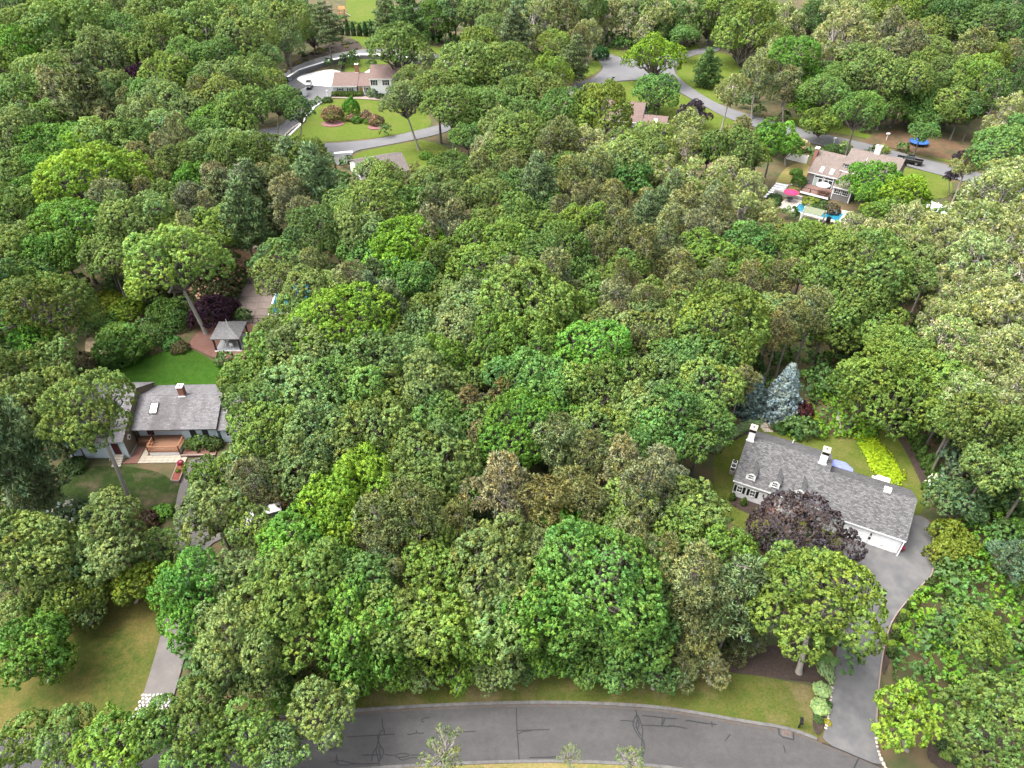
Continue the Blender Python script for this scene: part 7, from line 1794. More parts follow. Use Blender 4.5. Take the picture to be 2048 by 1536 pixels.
(-94.5,120.2,3.57,9.2,'o','ol','fifth nearest olive green oak left of the big lime maple'),
(-18.1,113.0,3.67,9.3,'o','md','mid green oak behind the central lime maple'),
(52.7,62.5,2.57,8.4,'o','yo','nearest small yellowish green oak behind the tall grey-blue tree'),
(-94.8,135.5,3.99,9.4,'m','bg','fifth nearest bright green maple left of the big lime maple'),
(-102.5,164.8,4.34,9.9,'o','md','nearest mid green oak behind the big lime maple'),
(69.7,89.3,4.52,10.3,'l','lc','eighth nearest cream-blossomed locust in front of the side lawn fence'),
(-50.2,106.1,3.76,9.4,'o','yo','second nearest yellowish green oak left of the boulder pile'),
(15.2,83.6,3.05,9.6,'p','pg','small greyish brown pitch pine behind the central vivid green tree'),
(-57.5,103.8,3.21,9.7,'p','pg','greyish brown pitch pine left of the slab terrace'),
(146.2,212.7,3.93,10.4,'p','pg','second nearest greyish brown pitch pine right of the tarpaulin stack'),
(-95.8,125.1,4.83,10.3,'o','md','second nearest mid green oak left of the big lime maple'),
(23.8,87.6,3.01,9.5,'p','pn','small brownish olive pitch pine in front of the pool scrub maple'),
(79.3,187.3,5.93,9.3,'o','md','big mid green oak behind the cream fence shrub'),
(-19.1,47.1,2.85,8.4,'m','yg','small vivid lime maple in front of the roadside lime tree'),
(54.1,75.9,3.51,9.2,'o','yo','nearest yellowish green oak right of the tall layered oak'),
(55.3,66.1,3.87,9.8,'l','lc','nearest cream-blossomed locust behind the tall grey-blue tree'),
(-40.4,45.8,2.77,6.7,'o','gg','small grey-green oak behind the cobbled driveway apron'),
(21.4,100.3,4.33,10.8,'p','pn','sixth nearest brownish olive pitch pine left of the pool scrub maple'),
(91.4,113.4,2.92,9.0,'l','lc','second nearest small cream-blossomed locust right of the plum columnar tree'),
(80.6,236.2,5.28,10.7,'o','yo','second nearest big yellowish green oak behind the lone verge locust'),
(113.6,191.3,4.54,10.1,'o','ol','nearest olive green oak left of the tarpaulin stack'),
(-93.0,176.8,3.56,10.1,'p','pn','nearest brownish olive pitch pine in front of the violet-leaved tree'),
(-190.8,289.3,5.15,10.4,'m','bg','second nearest bright green maple left of the violet-leaved tree'),
(-20.7,94.6,3.11,9.6,'w','wp','soft grey-green white pine left of the central lime maple'),
(-73.9,130.2,3.31,9.8,'p','pn','nearest brownish olive pitch pine right of the big lime maple'),
(-61.1,114.1,3.77,10.3,'p','pg','second nearest greyish brown pitch pine right of the big lime maple'),
(-11.3,36.8,3.24,8.9,'o','ol','olive green oak behind the left road half'),
(58.6,63.8,2.99,9.0,'l','lc','small cream-blossomed locust behind the tall grey-blue tree'),
(52.2,267.2,7.02,6.3,'o','md','nearest big mid green oak behind the lone junction tree'),
(-7.1,49.6,2.54,8.2,'m','yo','small yellowish green maple right of the roadside lime tree'),
(-91.7,127.6,3.85,9.3,'m','bg','sixth nearest bright green maple left of the big lime maple'),
(-19.2,44.6,2.35,8.0,'m','em','small blue-green maple right of the silver car'),
(-69.0,73.4,3.02,8.8,'o','ol','small olive green oak in front of the leaning oak'),
(131.1,285.2,4.89,10.4,'o','yo','yellowish green oak behind the blue trampoline'),
(-84.7,119.3,3.21,8.7,'m','bg','fourth nearest bright green maple left of the big lime maple'),
(8.8,118.6,2.96,9.5,'p','pn','second nearest small brownish olive pitch pine right of the great domed oak'),
(-100.5,149.4,5.07,10.3,'m','bg','seventh nearest bright green maple left of the big lime maple'),
(46.0,71.8,3.18,8.9,'o','yo','second nearest yellowish green oak in front of the tall layered oak'),
(115.9,285.7,5.77,11.4,'l','lc','second nearest big cream-blossomed locust right of the lone verge locust'),
(-131.2,244.1,5.80,11.1,'o','ol','fourth nearest big olive green oak behind the violet-leaved tree'),
(21.2,91.9,2.86,8.6,'o','ol','small olive green oak right of the central vivid green tree'),
(46.8,264.5,6.26,6.0,'l','lc','nearest big cream-blossomed locust behind the lone junction tree'),
(13.7,41.8,2.97,8.5,'m','em','second nearest small blue-green maple behind the right road half'),
(56.7,94.8,3.35,9.0,'o','ol','second nearest olive green oak behind the tall layered oak'),
(6.0,70.8,2.67,9.2,'p','pb','nearest small rusty brown pitch pine left of the central vivid green tree'),
(-152.7,225.8,4.39,9.9,'o','ol','second nearest olive green oak left of the violet-leaved tree'),
(-110.8,223.3,6.04,11.3,'o','em','nearest big blue-green oak behind the violet-leaved tree'),
(136.0,213.3,5.33,10.5,'m','yo','big yellowish green maple behind the tarpaulin stack'),
(-159.6,241.3,5.40,10.8,'o','ol','seventh nearest big olive green oak left of the violet-leaved tree'),
(-21.3,43.5,2.68,8.3,'m','bb','nearest small vivid green maple in front of the silver car'),
(15.8,64.5,3.95,9.6,'o','gg','grey-green oak in front of the central vivid green tree'),
(105.2,185.6,3.70,3.3,'o','em','second nearest blue-green oak behind the blue trampoline'),
(-70.3,239.1,5.28,8.6,'m','gg','nearest big grey-green maple left of the rock garden slope'),
(38.0,99.6,3.51,9.2,'o','yo','yellowish green oak right of the pool scrub maple'),
(56.5,56.4,2.55,8.2,'m','dg','small dark green maple right of the tall grey-blue tree'),
(-110.3,286.1,5.33,10.7,'o','ol','seventh nearest big olive green oak behind the violet-leaved tree'),
(-50.6,112.1,4.15,9.7,'o','yo','nearest yellowish green oak left of the boulder pile'),
(-1.0,81.7,3.64,9.3,'o','gg','third nearest grey-green oak in front of the great domed oak'),
(25.3,74.3,4.00,9.4,'m','em','nearest blue-green maple left of the blue spruces'),
(-22.8,107.8,3.18,8.9,'o','gg','nearest grey-green oak left of the central lime maple'),
(28.3,76.4,2.59,9.1,'p','pn','second nearest small brownish olive pitch pine left of the blue spruces'),
(77.2,191.3,3.90,7.4,'m','bg','nearest bright green maple behind the cream fence shrub'),
(-64.36,81.27,6.10,12.30,'o','ol','big olive oak with a leaning bare trunk, behind and left of the pale blue house',-64.94,81.27,1),
(-50.65,94.34,6.74,12.20,'o','yo','tall yellowish oak on a forked grey trunk rising beside the shingled pavilion',-49.35,94.34,1),
(-46.14,58.63,4.92,14.13,'o','ol','oak whose long pale trunk rises from the front lawn across the pale blue house',-46.67,58.63,1),
(27.17,36.46,5.52,11.02,'o','yo','broad round oak on a stout grey trunk in the mulch bed beside the garage driveway',28.15,36.46,1),
(31.35,49.36,5.53,4.39,'m','pu','large dark purple maple hiding the middle of the white dormered house',32.93,49.36,1),
(-33.02,221.34,8.93,10.67,'o','ol','big oak standing over the right end of the brown-roofed long house',-37.39,221.34,1),
(-9.39,229.86,7.87,7.69,'m','yo','flat-topped bright yellow-green tree against the curved upper road',-9.91,229.86,1),
(42.52,227.30,7.97,7.21,'m','yg','lone bright yellow-green oak at the road junction',42.35,227.30,1),
(39.62,200.67,6.25,5.11,'m','em','dense dark green round tree on the junction lawn beside the brown-roofed house',40.00,200.67,1),
(54.61,184.34,4.68,11.27,'l','lc','pale flowering locust alone on the verge of the far road',54.06,184.34,1),
(4.63,243.39,4.57,5.60,'l','lc','narrow column of cream blossom beside the end of the curved upper road',6.16,243.39,1),
(-8.49,271.30,3.06,9.67,'l','lc','thin locust with a small cream tuft on a bare stem behind the upper verge',-7.81,271.30,1),
(18.74,224.79,5.26,7.58,'w','wp','dark layered pine at the left arm of the road junction',19.16,224.79,1),
(-49.81,169.98,3.91,10.44,'o','dg','slender two-tiered oak on a thin trunk at the bend of the loop driveway',-52.14,169.98,1),
(-56.24,173.90,4.35,10.92,'o','md','thin oak with a bare lower trunk left of the two-tiered oak by the loop driveway',-58.52,173.90,1),
(-25.26,173.90,5.70,11.50,'o','gg','open oak with pale forked limbs at the right end of the azalea lawn',-23.11,173.90,1),
(58.58,224.79,4.83,5.04,'w','dg','dark shaggy evergreen at the edge of the junction lawn',58.69,224.79,1),
(74.91,141.16,5.13,5.57,'m','bg','bright green tree standing in front of the grey house with the pool',77.43,141.16,1),
(47.93,189.93,4.11,3.01,'m','pd','dark plum-coloured round tree beside the brown-roofed house with a skylight',48.41,189.93,1),
(44.41,176.59,5.29,3.77,'l','lc','flowering locust low in front of the plum-coloured tree',45.51,176.59,1),
(94.84,147.45,1.57,4.00,'m','pd','dark plum columnar tree at the end of the side lawn by the grey house',95.96,147.45,1),
(103.75,159.86,1.80,3.22,'m','pd','small dark plum tree by the roadside dirt yard',105.38,159.86,1),
(48.95,71.72,6.09,5.89,'o','yo','wide spreading yellowish oak behind the arborvitae row of the white house',51.17,71.72,1),
(47.90,85.48,3.44,5.57,'o','yo','small yellowish oak left of the tall layered oak behind the blue spruces',50.57,85.48,1),
(53.54,85.48,4.70,6.73,'o','yo','tall layered yellowish oak between the blue spruces and the white locusts',56.03,85.48,1),
(33.41,29.06,2.87,6.08,'m','yd','low rounded yellow-green tree beside the mouth of the garage driveway',35.53,29.06,1),
(40.43,27.76,4.26,5.90,'o','ol','huge dense olive oak filling the lower right corner of the wood',42.78,27.76,1),
(43.82,36.72,2.55,5.79,'m','yo','sparse yellowish small tree in the thicket right of the garage driveway',46.22,36.72,1),
(51.35,55.72,3.18,3.10,'m','bl','grey-blue leafed small tree beside the gravel end of the garage court',52.56,55.72,1),
(55.21,60.94,3.49,3.56,'m','bl','grey-blue leafed tree rising from the thicket behind the arborvitae row',56.64,60.94,1),
(52.68,45.94,2.45,4.41,'m','bl','grey-blue tree at the right-hand edge above the thicket',54.64,45.94,1),
(57.70,56.49,3.04,3.54,'m','dg','dark green tree at the right-hand edge behind the grey-blue small tree',59.36,56.49,1),
(-45.30,36.20,3.42,4.52,'m','bg','glossy bright green magnolia at the left-hand edge of the mossy lawn',-47.23,36.20,1),
(-43.75,35.58,2.34,2.95,'m','bg','lower glossy bright green tree on the rim of the mossy lawn',-45.05,35.58,1),
(-44.16,42.98,2.94,3.05,'o','ol','low olive oak spreading over the upper edge of the mossy lawn',-44.90,42.98,1),
(-44.12,46.26,3.40,4.99,'o','gg','grey-green oak behind the upper edge of the mossy lawn',-45.45,46.26,1),
(-38.87,44.38,2.43,3.55,'s','yd','yellow-green azalea-like small tree behind the mossy lawn',-40.20,44.38,1),
(-54.70,54.21,5.18,14.55,'w','wp','big layered pine reaching in from the left-hand edge in front of the pale blue house',-62.01,54.21,1),
(-55.33,56.49,3.58,6.08,'w','wp','shaggy pine with twin dark trunks left of the front lawn',-58.82,56.49,1),
(-25.77,31.77,2.73,6.39,'o','gg','thin oak with bare pale twigs over the foot of the left driveway',-27.66,31.77,1),
(-21.65,32.24,2.28,6.79,'o','gg','thin oak with bare twigs over the kerb right of the left driveway',-22.90,32.24,1),
(-16.06,29.06,2.72,7.38,'o','gg','grey-green oak whose branch hangs out over the front road',-16.64,29.06,1),
(-40.09,26.51,2.33,6.68,'o','ol','olive oak crown at the lower left corner in front of the kerb',-43.87,26.51,1),
(-35.87,26.51,2.41,7.57,'o','ol','second olive oak crown from the lower left corner in front of the kerb',-39.07,26.51,1),
(-31.85,26.10,3.13,7.60,'m','bo','fresh green oak crown in front of the cobbled driveway apron',-34.30,26.10,1),
(-28.52,27.13,2.32,7.95,'o','md','mid green oak crown hiding the cobbled driveway apron',-30.78,27.13,1),
(-25.24,27.34,2.73,8.36,'o','ol','olive oak crown with bare twigs at the lower edge right of the apron',-27.33,27.34,1),
(-21.24,26.51,2.61,8.00,'o','ol','olive oak crown over the left end of the front road',-22.90,26.51,1),
(-24.13,25.29,2.47,7.68,'o','md','mid green oak crown at the bottom edge below the apron',-25.99,25.29,1),
(-18.50,25.70,1.87,7.63,'o','gg','grey-green oak crown at the bottom edge over the front road',-19.64,25.70,1),
(-5.60,25.70,1.84,6.74,'b','gb','feathery pale birch top in front of the road, widest of the three',-5.88,25.70,1),
(4.73,25.90,0.93,5.82,'b','gb','narrow feathery birch top in the middle of the front road edge',5.12,25.90,1),
(9.68,25.70,1.18,5.83,'b','gb','feathery birch top in front of the densest road cracks',10.38,25.70,1),
(-2.61,95.47,5.98,10.69,'o','yo','great domed yellowish oak in the centre of the wood, right of the lime maple',-2.36,95.47,1),
(4.39,111.25,4.92,8.91,'o','yo','yellowish domed oak behind the great oak in the centre of the wood',4.86,111.25,1),
(-59.35,87.37,3.74,2.85,'s','cr','broad low crabapple with rusty top and pale limbs behind the back lawn',-60.34,87.37,1),
(64.62,196.58,5.85,9.56,'p','pn','tall brownish pine on bare trunks behind the far road, beside the lone verge locust',65.45,196.58,1),
(72.20,193.80,5.46,8.72,'p','pg','greyish pine on a bare trunk behind the far road, right of the tall brownish pine',73.24,193.80,1),
(75.62,203.19,6.62,13.95,'m','bg','bright green birch-like tree behind the two bare-trunked pines',79.66,203.19,1),
(76.83,189.54,4.21,4.82,'m','bg','small bright green tree on the far verge behind the road bend',78.35,189.54,1),
(64.55,164.34,3.66,4.22,'m','bg','dark leafy tree behind the white fence of the grey house',64.99,164.34,1),
(77.05,179.00,4.55,4.42,'m','yo','airy yellow-green tree on the verge across from the grey house',78.89,179.00,1),
(-20.68,32.72,1.68,2.35,'m','bg',"first low bushy tree from the left along the wood's edge above the front road",-21.14,32.72,1),
(-17.81,33.54,1.93,2.61,'o','ol',"second low bushy tree from the left along the wood's edge above the front road",-18.25,33.54,1),
(-14.37,33.93,2.06,2.79,'m','bg',"third low bushy tree from the left along the wood's edge above the front road",-14.76,33.93,1),
(-11.04,35.02,1.96,2.60,'m','bo',"fourth low bushy tree from the left along the wood's edge above the front road",-11.31,35.02,1),
(-8.21,35.02,1.96,2.60,'o','gg',"fifth low bushy tree from the left along the wood's edge above the front road",-8.41,35.02,1),
(-5.12,34.82,2.20,2.96,'m','bo',"sixth low bushy tree from the left along the wood's edge above the front road",-5.26,34.82,1),
(-1.83,34.82,2.20,2.96,'o','gg',"seventh low bushy tree from the left along the wood's edge above the front road",-1.88,34.82,1),
(0.77,35.94,1.74,2.31,'m','dg',"eighth low bushy tree from the left along the wood's edge above the front road",0.78,35.94,1),
(3.15,36.04,1.99,2.58,'m','bg',"ninth low bushy tree from the left along the wood's edge above the front road",3.23,36.04,1),
(7.41,35.53,1.98,2.59,'m','em',"tenth low bushy tree from the left along the wood's edge above the front road",7.59,35.53,1),
(10.40,35.07,2.20,2.96,'m','em',"eleventh low bushy tree from the left along the wood's edge above the front road",10.69,35.07,1),
(13.19,34.82,2.20,2.96,'m','dg',"twelfth low bushy tree from the left along the wood's edge above the front road",13.56,34.82,1),
(15.86,35.02,1.96,2.60,'p','pn',"thirteenth low bushy tree from the left along the wood's edge above the front road",16.25,35.02,1),
(18.70,35.33,2.21,2.94,'p','pn',"fourteenth low bushy tree from the left along the wood's edge above the front road",19.21,35.33,1),
(-36.41,44.38,1.91,2.25,'s','yd','low yellow-green bush at the top corner of the mossy lawn',-37.10,44.38,1),
(-43.03,41.68,1.86,2.27,'o','gg','low grey-green tree at the upper edge of the mossy lawn',-43.88,41.68,1),
(-45.48,40.65,2.09,2.53,'m','bg','low bright tree at the upper left of the mossy lawn',-46.49,40.65,1)]
for t in TREES: plant(*t)
# ------------------------------------------------------------------ conifers and shrubs near the houses
def spruce_mesh(seed, hgt, rad, tiers):
    g = np.random.default_rng(seed); C, D = [], []
    for ti in range(tiers):
        f = ti/tiers; z0 = hgt*(.04+.93*f); r0 = rad*(1-f)**.85+.08
        n = int(12+r0*46)
        th = g.uniform(0, 6.283, n); q = g.uniform(.45, 1.0, n)**.6
        lob = 1+.16*np.sin(th*(5+ti % 3)+ti)
        C.append(np.stack([np.cos(th)*r0*q*lob, np.sin(th)*r0*q*lob, z0 - q*r0*.22+g.uniform(-.08, .08, n)], 1)); D.append(np.stack([np.cos(th)*.8, np.sin(th)*.8, np.full(n, .55)], 1))
    C = np.concatenate(C); D = np.concatenate(D)
    V, Q, T = leaves(g, C, D, np.full(len(C), .26)*g.uniform(.75, 1.25, len(C)), 14, .6, .32, .7, tv=.14)
    return raw_mesh('crown', V, Q, T, M['needle'])
for (bx, by), hh, rr_, sd, lb in [((37.29, 74.82), 9.2, 2.9, 1, 'tall blue spruce behind the white dormered house'), ((33.42, 75.03), 7.0, 2.1, 2, 'shorter, darker blue spruce left of the tall blue spruce')]:
    t = empty('spruce_tree', (bx,by,0), 0, lb, 'tree', 'blue spruces')
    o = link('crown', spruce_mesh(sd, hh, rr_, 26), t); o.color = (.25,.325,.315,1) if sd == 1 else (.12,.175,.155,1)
    link('trunk', mb_mesh(tubes(None, [[((0,0,0),.2),((0,0,hh*.9),.03)]], 7), 'trunk', M['bark_pine']), t)
def egg(seed, hgt, rad, dens, tr, k, size, needle=False, pw=1.0):
    g = np.random.default_rng(seed); n = int(dens*2*math.pi*rad*hgt)
    f = g.random(n); th = g.uniform(0, 6.283, n); pr_ = rad*np.sin(np.pi*np.clip(.16+.84*f, 0, 1))**.8*(1-f*.35*pw)*g.uniform(.85, 1.08, n)
    C = np.stack([np.cos(th)*pr_, np.sin(th)*pr_, f*hgt], 1); D = unit(np.stack([np.cos(th), np.sin(th), f*1.3-.1], 1))
    V, Q, T = leaves(g, C, D, np.full(n, tr)*g.uniform(.8, 1.25, n), k, size, .5 if not needle else .25, .7, needle=needle)
    return raw_mesh('foliage', V, Q, T, M['leaf'])
def dome(seed, lob, dens, tr, k, size, mt='leaf', asp=.62, **kw):
    g = np.random.default_rng(seed)
    L = [(0, 0, .35, .75)] + [(math.cos(i*6.283/lob)*.5*g.uniform(.7, 1.2), math.sin(i*6.283/lob)*.5*g.uniform(.7, 1.2), .25+.25*g.random(), .5*g.uniform(.8, 1.15)) for i in range(lob)]
    C, D = lobe_tufts(g, L, dens, -.2, .88); ok = C[:, 2] > 0; C, D = C[ok], D[ok]
    V, Q, T = leaves(g, C, D+np.array([0, 0, .2]), np.full(len(C), tr)*g.uniform(.75, 1.3, len(C)), k, size, asp, **kw)
    return raw_mesh('foliage', V, Q, T, M[mt])
EGG = [egg(10+i, 1.0, .33, 95, .085, 8, .75) for i in range(2)]
DOME = [dome(20+i, 6, 55, .13, 10, .62) for i in range(3)]
DOME2 = [dome(24+i, 9, 190, .07, 10, .62) for i in range(3)]
HOSTA = [dome(30+i, 5, 60, .2, 8, .75, asp=.4, jit=.35) for i in range(2)]
STEM = mb_mesh(tubes(None, [[((0,0,0),.05),((.02,0,.5),.03)], [((0,0,0),.03),((.2,.1,.5),.01)], [((0,0,0),.03),((-.15,-.2,.5),.01)]], 5), 'stem', M['bark'])
def shrub(name, label, loc, r, h, col, meshes=DOME, group=None, cat='shrub', bloom=None, seed=0):
    t = empty(name, (loc[0], loc[1], loc[2] if len(loc) > 2 else 0), 0, label, cat, group); q = random.Random(int(loc[0]*77+loc[1]*13))
    if meshes is DOME and r > 2.0: meshes = DOME2
    o = link('foliage', meshes[q.randrange(len(meshes))], t, (0,0,0), (0,0,q.random()*6.28), (r,r,h)); b_ = q.uniform(.88,1.12); o.color = (*[c*b_*1.3 for c in col], 1)
    link('stem', STEM, t, (0,0,0), (0,0,0), (r,r,h))
    if bloom:
        o = link('blossoms', (BLOOM2 if r > 1.9 else BLOOM)[q.randrange(2)], t, (0,0,.02), (0,0,q.random()*6.28), (r*1.03,r*1.03,h*1.03)); o.color = (*bloom, 1)
    return t
BLOOM = [dome(40+i, 6, 22, .1, 7, .7, 'petal', spread=1.0) for i in range(2)]
BLOOM2 = [dome(44+i, 9, 75, .05, 7, .7, 'petal', spread=1.0) for i in range(2)]
def ordn(i): return ['first','second','third','fourth','fifth','sixth','seventh','eighth','ninth','tenth','eleventh','twelfth','thirteenth','fourteenth','fifteenth','sixteenth','seventeenth','eighteenth','nineteenth','twentieth','twenty-first','twenty-second','twenty-third','twenty-fourth'][i]
# cone shrubs in front of the white house
for k, (p, s) in enumerate([((26.95, 58.87),1.25),((28.16, 58.07),1.3),((29.30, 56.65),1.2)]):
    shrub('cone_shrub', ['small green cone shrub at the left-hand corner of the white house front','green cone shrub between the two shuttered windows of the white house','green cone shrub half under the purple maple by the white house door'][k], p, 1.05, s, (.075,.13,.02), EGG, 'cone shrubs by the white house')
# arborvitae along the back lawn
for k in range(9):
    f = k/8; q0 = (52.98, 73.77); q1 = (52.13, 61.19); x = q0[0]+(q1[0]-q0[0])*f+.7; y = q0[1]+(q1[1]-q0[1])*f
    shrub('arborvitae', ordn(k)+' arborvitae from the far end of the row by the back lawn', (x,y), 1.7, 2.5+.3*math.sin(k*2), (.07,.125,.025), EGG, 'arborvitae row by the back lawn')
# clipped mounds along the garage driveway
dl = along(smoothline([(45.53, 46.45), (42.48, 43.95), (40.29, 41.80), (38.24, 38.86), (36.95, 36.46)], 1), 1.12)
for k, (x, y) in enumerate(dl[:11]):
    if k % 2 == 0: shrub('arborvitae', ordn(k//2)+' dark cone shrub from the garage court along the right side of the driveway', (x,y), 1.35, 1.5, (.065,.105,.025), EGG, 'cones along the driveway')
    else: shrub('hosta', ordn(k//2)+' yellow-green leafy clump from the garage court along the right side of the driveway', (x,y), .5, .55, (.16,.24,.03), HOSTA, 'leafy clumps along the driveway', 'plant')
for k, (p, nm) in enumerate([((38.59, 29.23),0),((38.84, 28.53),1),((39.49, 28.10),0),((40.00, 27.51),1)]):
    if nm == 0: shrub('arborvitae', ['dark cone shrub in the corner bed below the huge olive oak','second dark cone shrub in the corner bed below the huge olive oak'][k//2], p, 1.3, 1.3, (.05,.085,.03), EGG, 'corner bed shrubs')
    else: shrub('hosta', ['leafy yellow-green clump between the two cones of the corner bed','leafy yellow-green clump at the bottom end of the corner bed'][k//2], p, .5, .5, (.16,.24,.05), HOSTA, 'corner bed shrubs', 'plant')
# pale variegated hostas by the driveway
shrub('hosta', 'long pale variegated hosta mass at the edge of the dark mulch by the driveway', (30.89, 36.98), .75, .8, (.22,.31,.13), HOSTA, 'pale hostas by the driveway', 'plant').scale = (1,2.0,1)
shrub('hosta', 'round pale variegated hosta in the middle of the driveway bed', (29.68, 34.57), .75, .7, (.24,.33,.13), HOSTA, 'pale hostas by the driveway', 'plant')
shrub('hosta', 'round pale variegated hosta nearest the road in the driveway bed', (28.98, 32.91), .78, .7, (.25,.34,.13), HOSTA, 'pale hostas by the driveway', 'plant')
shrub('low_plant', 'small green plant at the road end of the driveway bed', (28.50, 31.77), .45, .4, (.08,.15,.04), DOME, None, 'plant')
shrub('low_plant', 'small yellow plant at the stone corner of the driveway mouth', (29.26, 31.40), .35, .35, (.3,.28,.03), DOME, None, 'plant')
shrub('low_plant', 'narrow green plant between the pale hostas and the driveway stones', (29.85, 33.10), .4, .5, (.06,.13,.03), DOME, None, 'plant')
# hosta row curving round the white house
hl = along(smoothline([(26.69, 67.44), (27.87, 69.15), (29.99, 70.72), (31.93, 71.92), (33.46, 72.53), (34.48, 73.77)], 1), .95)
for k, (x, y) in enumerate(hl[:14]):
    shrub('hosta', ordn(k)+' pale hosta from the garden seat end of the row curving behind the white house', (x,y), .72, .65, (.2,.28,.12), HOSTA, 'hosta row behind the white house', 'plant')
shrub('hosta', 'pale hosta standing right of the flagstone path behind the white house', (36.00, 73.98), .7, .6, (.2,.28,.12), HOSTA, 'hosta row behind the white house', 'plant')
shrub('low_shrub', 'dark green low mound right of the flagstone path', (37.04, 71.82), 1.5, .8, (.05,.11,.025)); shrub('low_shrub', 'green low mound between path and rockery', (38.05, 71.32), 1.0, .6, (.06,.12,.025))
shrub('japanese_maple', 'small maroon weeping maple beside the tall blue spruce', (*(39.84, 73.77),.4), 1.75, 2.0, (.062,.016,.02), DOME, None, 'tree')
shrub('low_shrub', 'golden yellow shrub at the foot of the maroon weeping maple', (41.44, 73.35), 1.0, .8, (.3,.26,.02))
shrub('garden_shrub', 'pot plant of pink flowers at the garage corner', (*(44.39, 51.09),.55), .3, .35, (.55,.05,.12), DOME, None, 'flowers')
# rhododendrons and azaleas
shrub('azalea', 'largest pink azalea mound in a mulch ring on the loop driveway lawn', (-48.39, 194.59), 2.9, 3.4, (.12,.12,.04), DOME, 'pink azaleas', bloom=(.5,.25,.2))
shrub('azalea', 'small pink azalea behind the green shrub on the azalea lawn', (-43.58, 194.98), 1.3, 1.5, (.12,.1,.05), DOME, 'pink azaleas', bloom=(.55,.28,.25))
shrub('azalea', 'pink azalea in the middle of the azalea lawn bed', (-39.76, 196.58), 1.7, 1.9, (.12,.11,.05), DOME, 'pink azaleas', bloom=(.55,.3,.24))
shrub('azalea', 'pink azalea in a mulch ring at the right end of the azalea lawn', (-36.33, 191.85), 2.1, 2.2, (.12,.11,.05), DOME, 'pink azaleas', bloom=(.55,.28,.22))
shrub('garden_shrub', 'tall fresh green shrub behind the azaleas on the loop driveway lawn', (-44.30, 199.84), 2.4, 4.0, (.07,.19,.02)); shrub('garden_shrub', 'low green shrub between the azaleas', (-41.75, 193.80), 1.6, 1.3, (.07,.16,.025)); shrub('garden_shrub', 'low bright green mound beside the right-hand azalea', (-38.79, 193.01), 1.1, .9, (.09,.19,.02))
for k, p in enumerate([(-48.16, 193.40), (-36.16, 190.69)]):
    n = 18; mb = MB(); rr_ = 3.1 if k == 0 else 2.2; mb.prism([(rr_*math.cos(2*math.pi*i/n), rr_*.8*math.sin(2*math.pi*i/n)) for i in range(n)], 0, .16); tag(mb.build('mulch_ring', mat('pink_mulch%d' % k, (.2,.1,.1), .95), loc=(p[0],p[1]-.8,.02)), kind='structure')
for k in range(9): shrub('foundation_shrub', ordn(k)+' clipped shrub from the left along the front of the brown-roofed long house', (-52.15+0.920*k, 216.10), 1.05, 1.3, (.085,.13,.025), DOME, 'foundation shrubs of the long house')
shrub('foundation_shrub', 'grey-green rounded shrub right of the wooden front door', (-40.95, 216.10), 1.9, 2.2, (.12,.17,.08)); shrub('foundation_shrub', 'dark low shrub at the right-hand end of the long house front', (-38.62, 214.24), 1.3, 1.2, (.05,.09,.03)); shrub('foundation_shrub', 'dark round shrub beside the short white lamp post', (-53.34, 211.05), 1.5, 1.2, (.06,.11,.03))
shrub('rhododendron', 'large peach-flowered rhododendron bank left of the slab terrace', (-51.12, 104.55), 4.6, 4.6, (.07,.085,.03), DOME, None, 'shrub', bloom=(.62,.38,.26)); shrub('rhododendron', 'second peach-flowered rhododendron at the far end of the terrace bank', (-50.68, 110.38), 3.4, 3.6, (.08,.11,.03), DOME, None, 'shrub', bloom=(.6,.4,.28))
shrub('japanese_maple', 'broad deep purple maple bush between the terrace bench and the pavilion', (-49.21, 97.64), 3.6, 3.8, (.05,.022,.035), DOME, None, 'tree'); shrub('japanese_maple', 'smaller deep purple maple bush nearest the terrace edge', (-47.84, 99.58), 2.4, 2.8, (.045,.02,.03), DOME, None, 'tree')
shrub('japanese_maple', 'violet-purple leaved tree in a far clearing of the left wood', (-114.42, 229.86), 5.0, 4.6, (.11,.04,.1), DOME, None, 'tree')
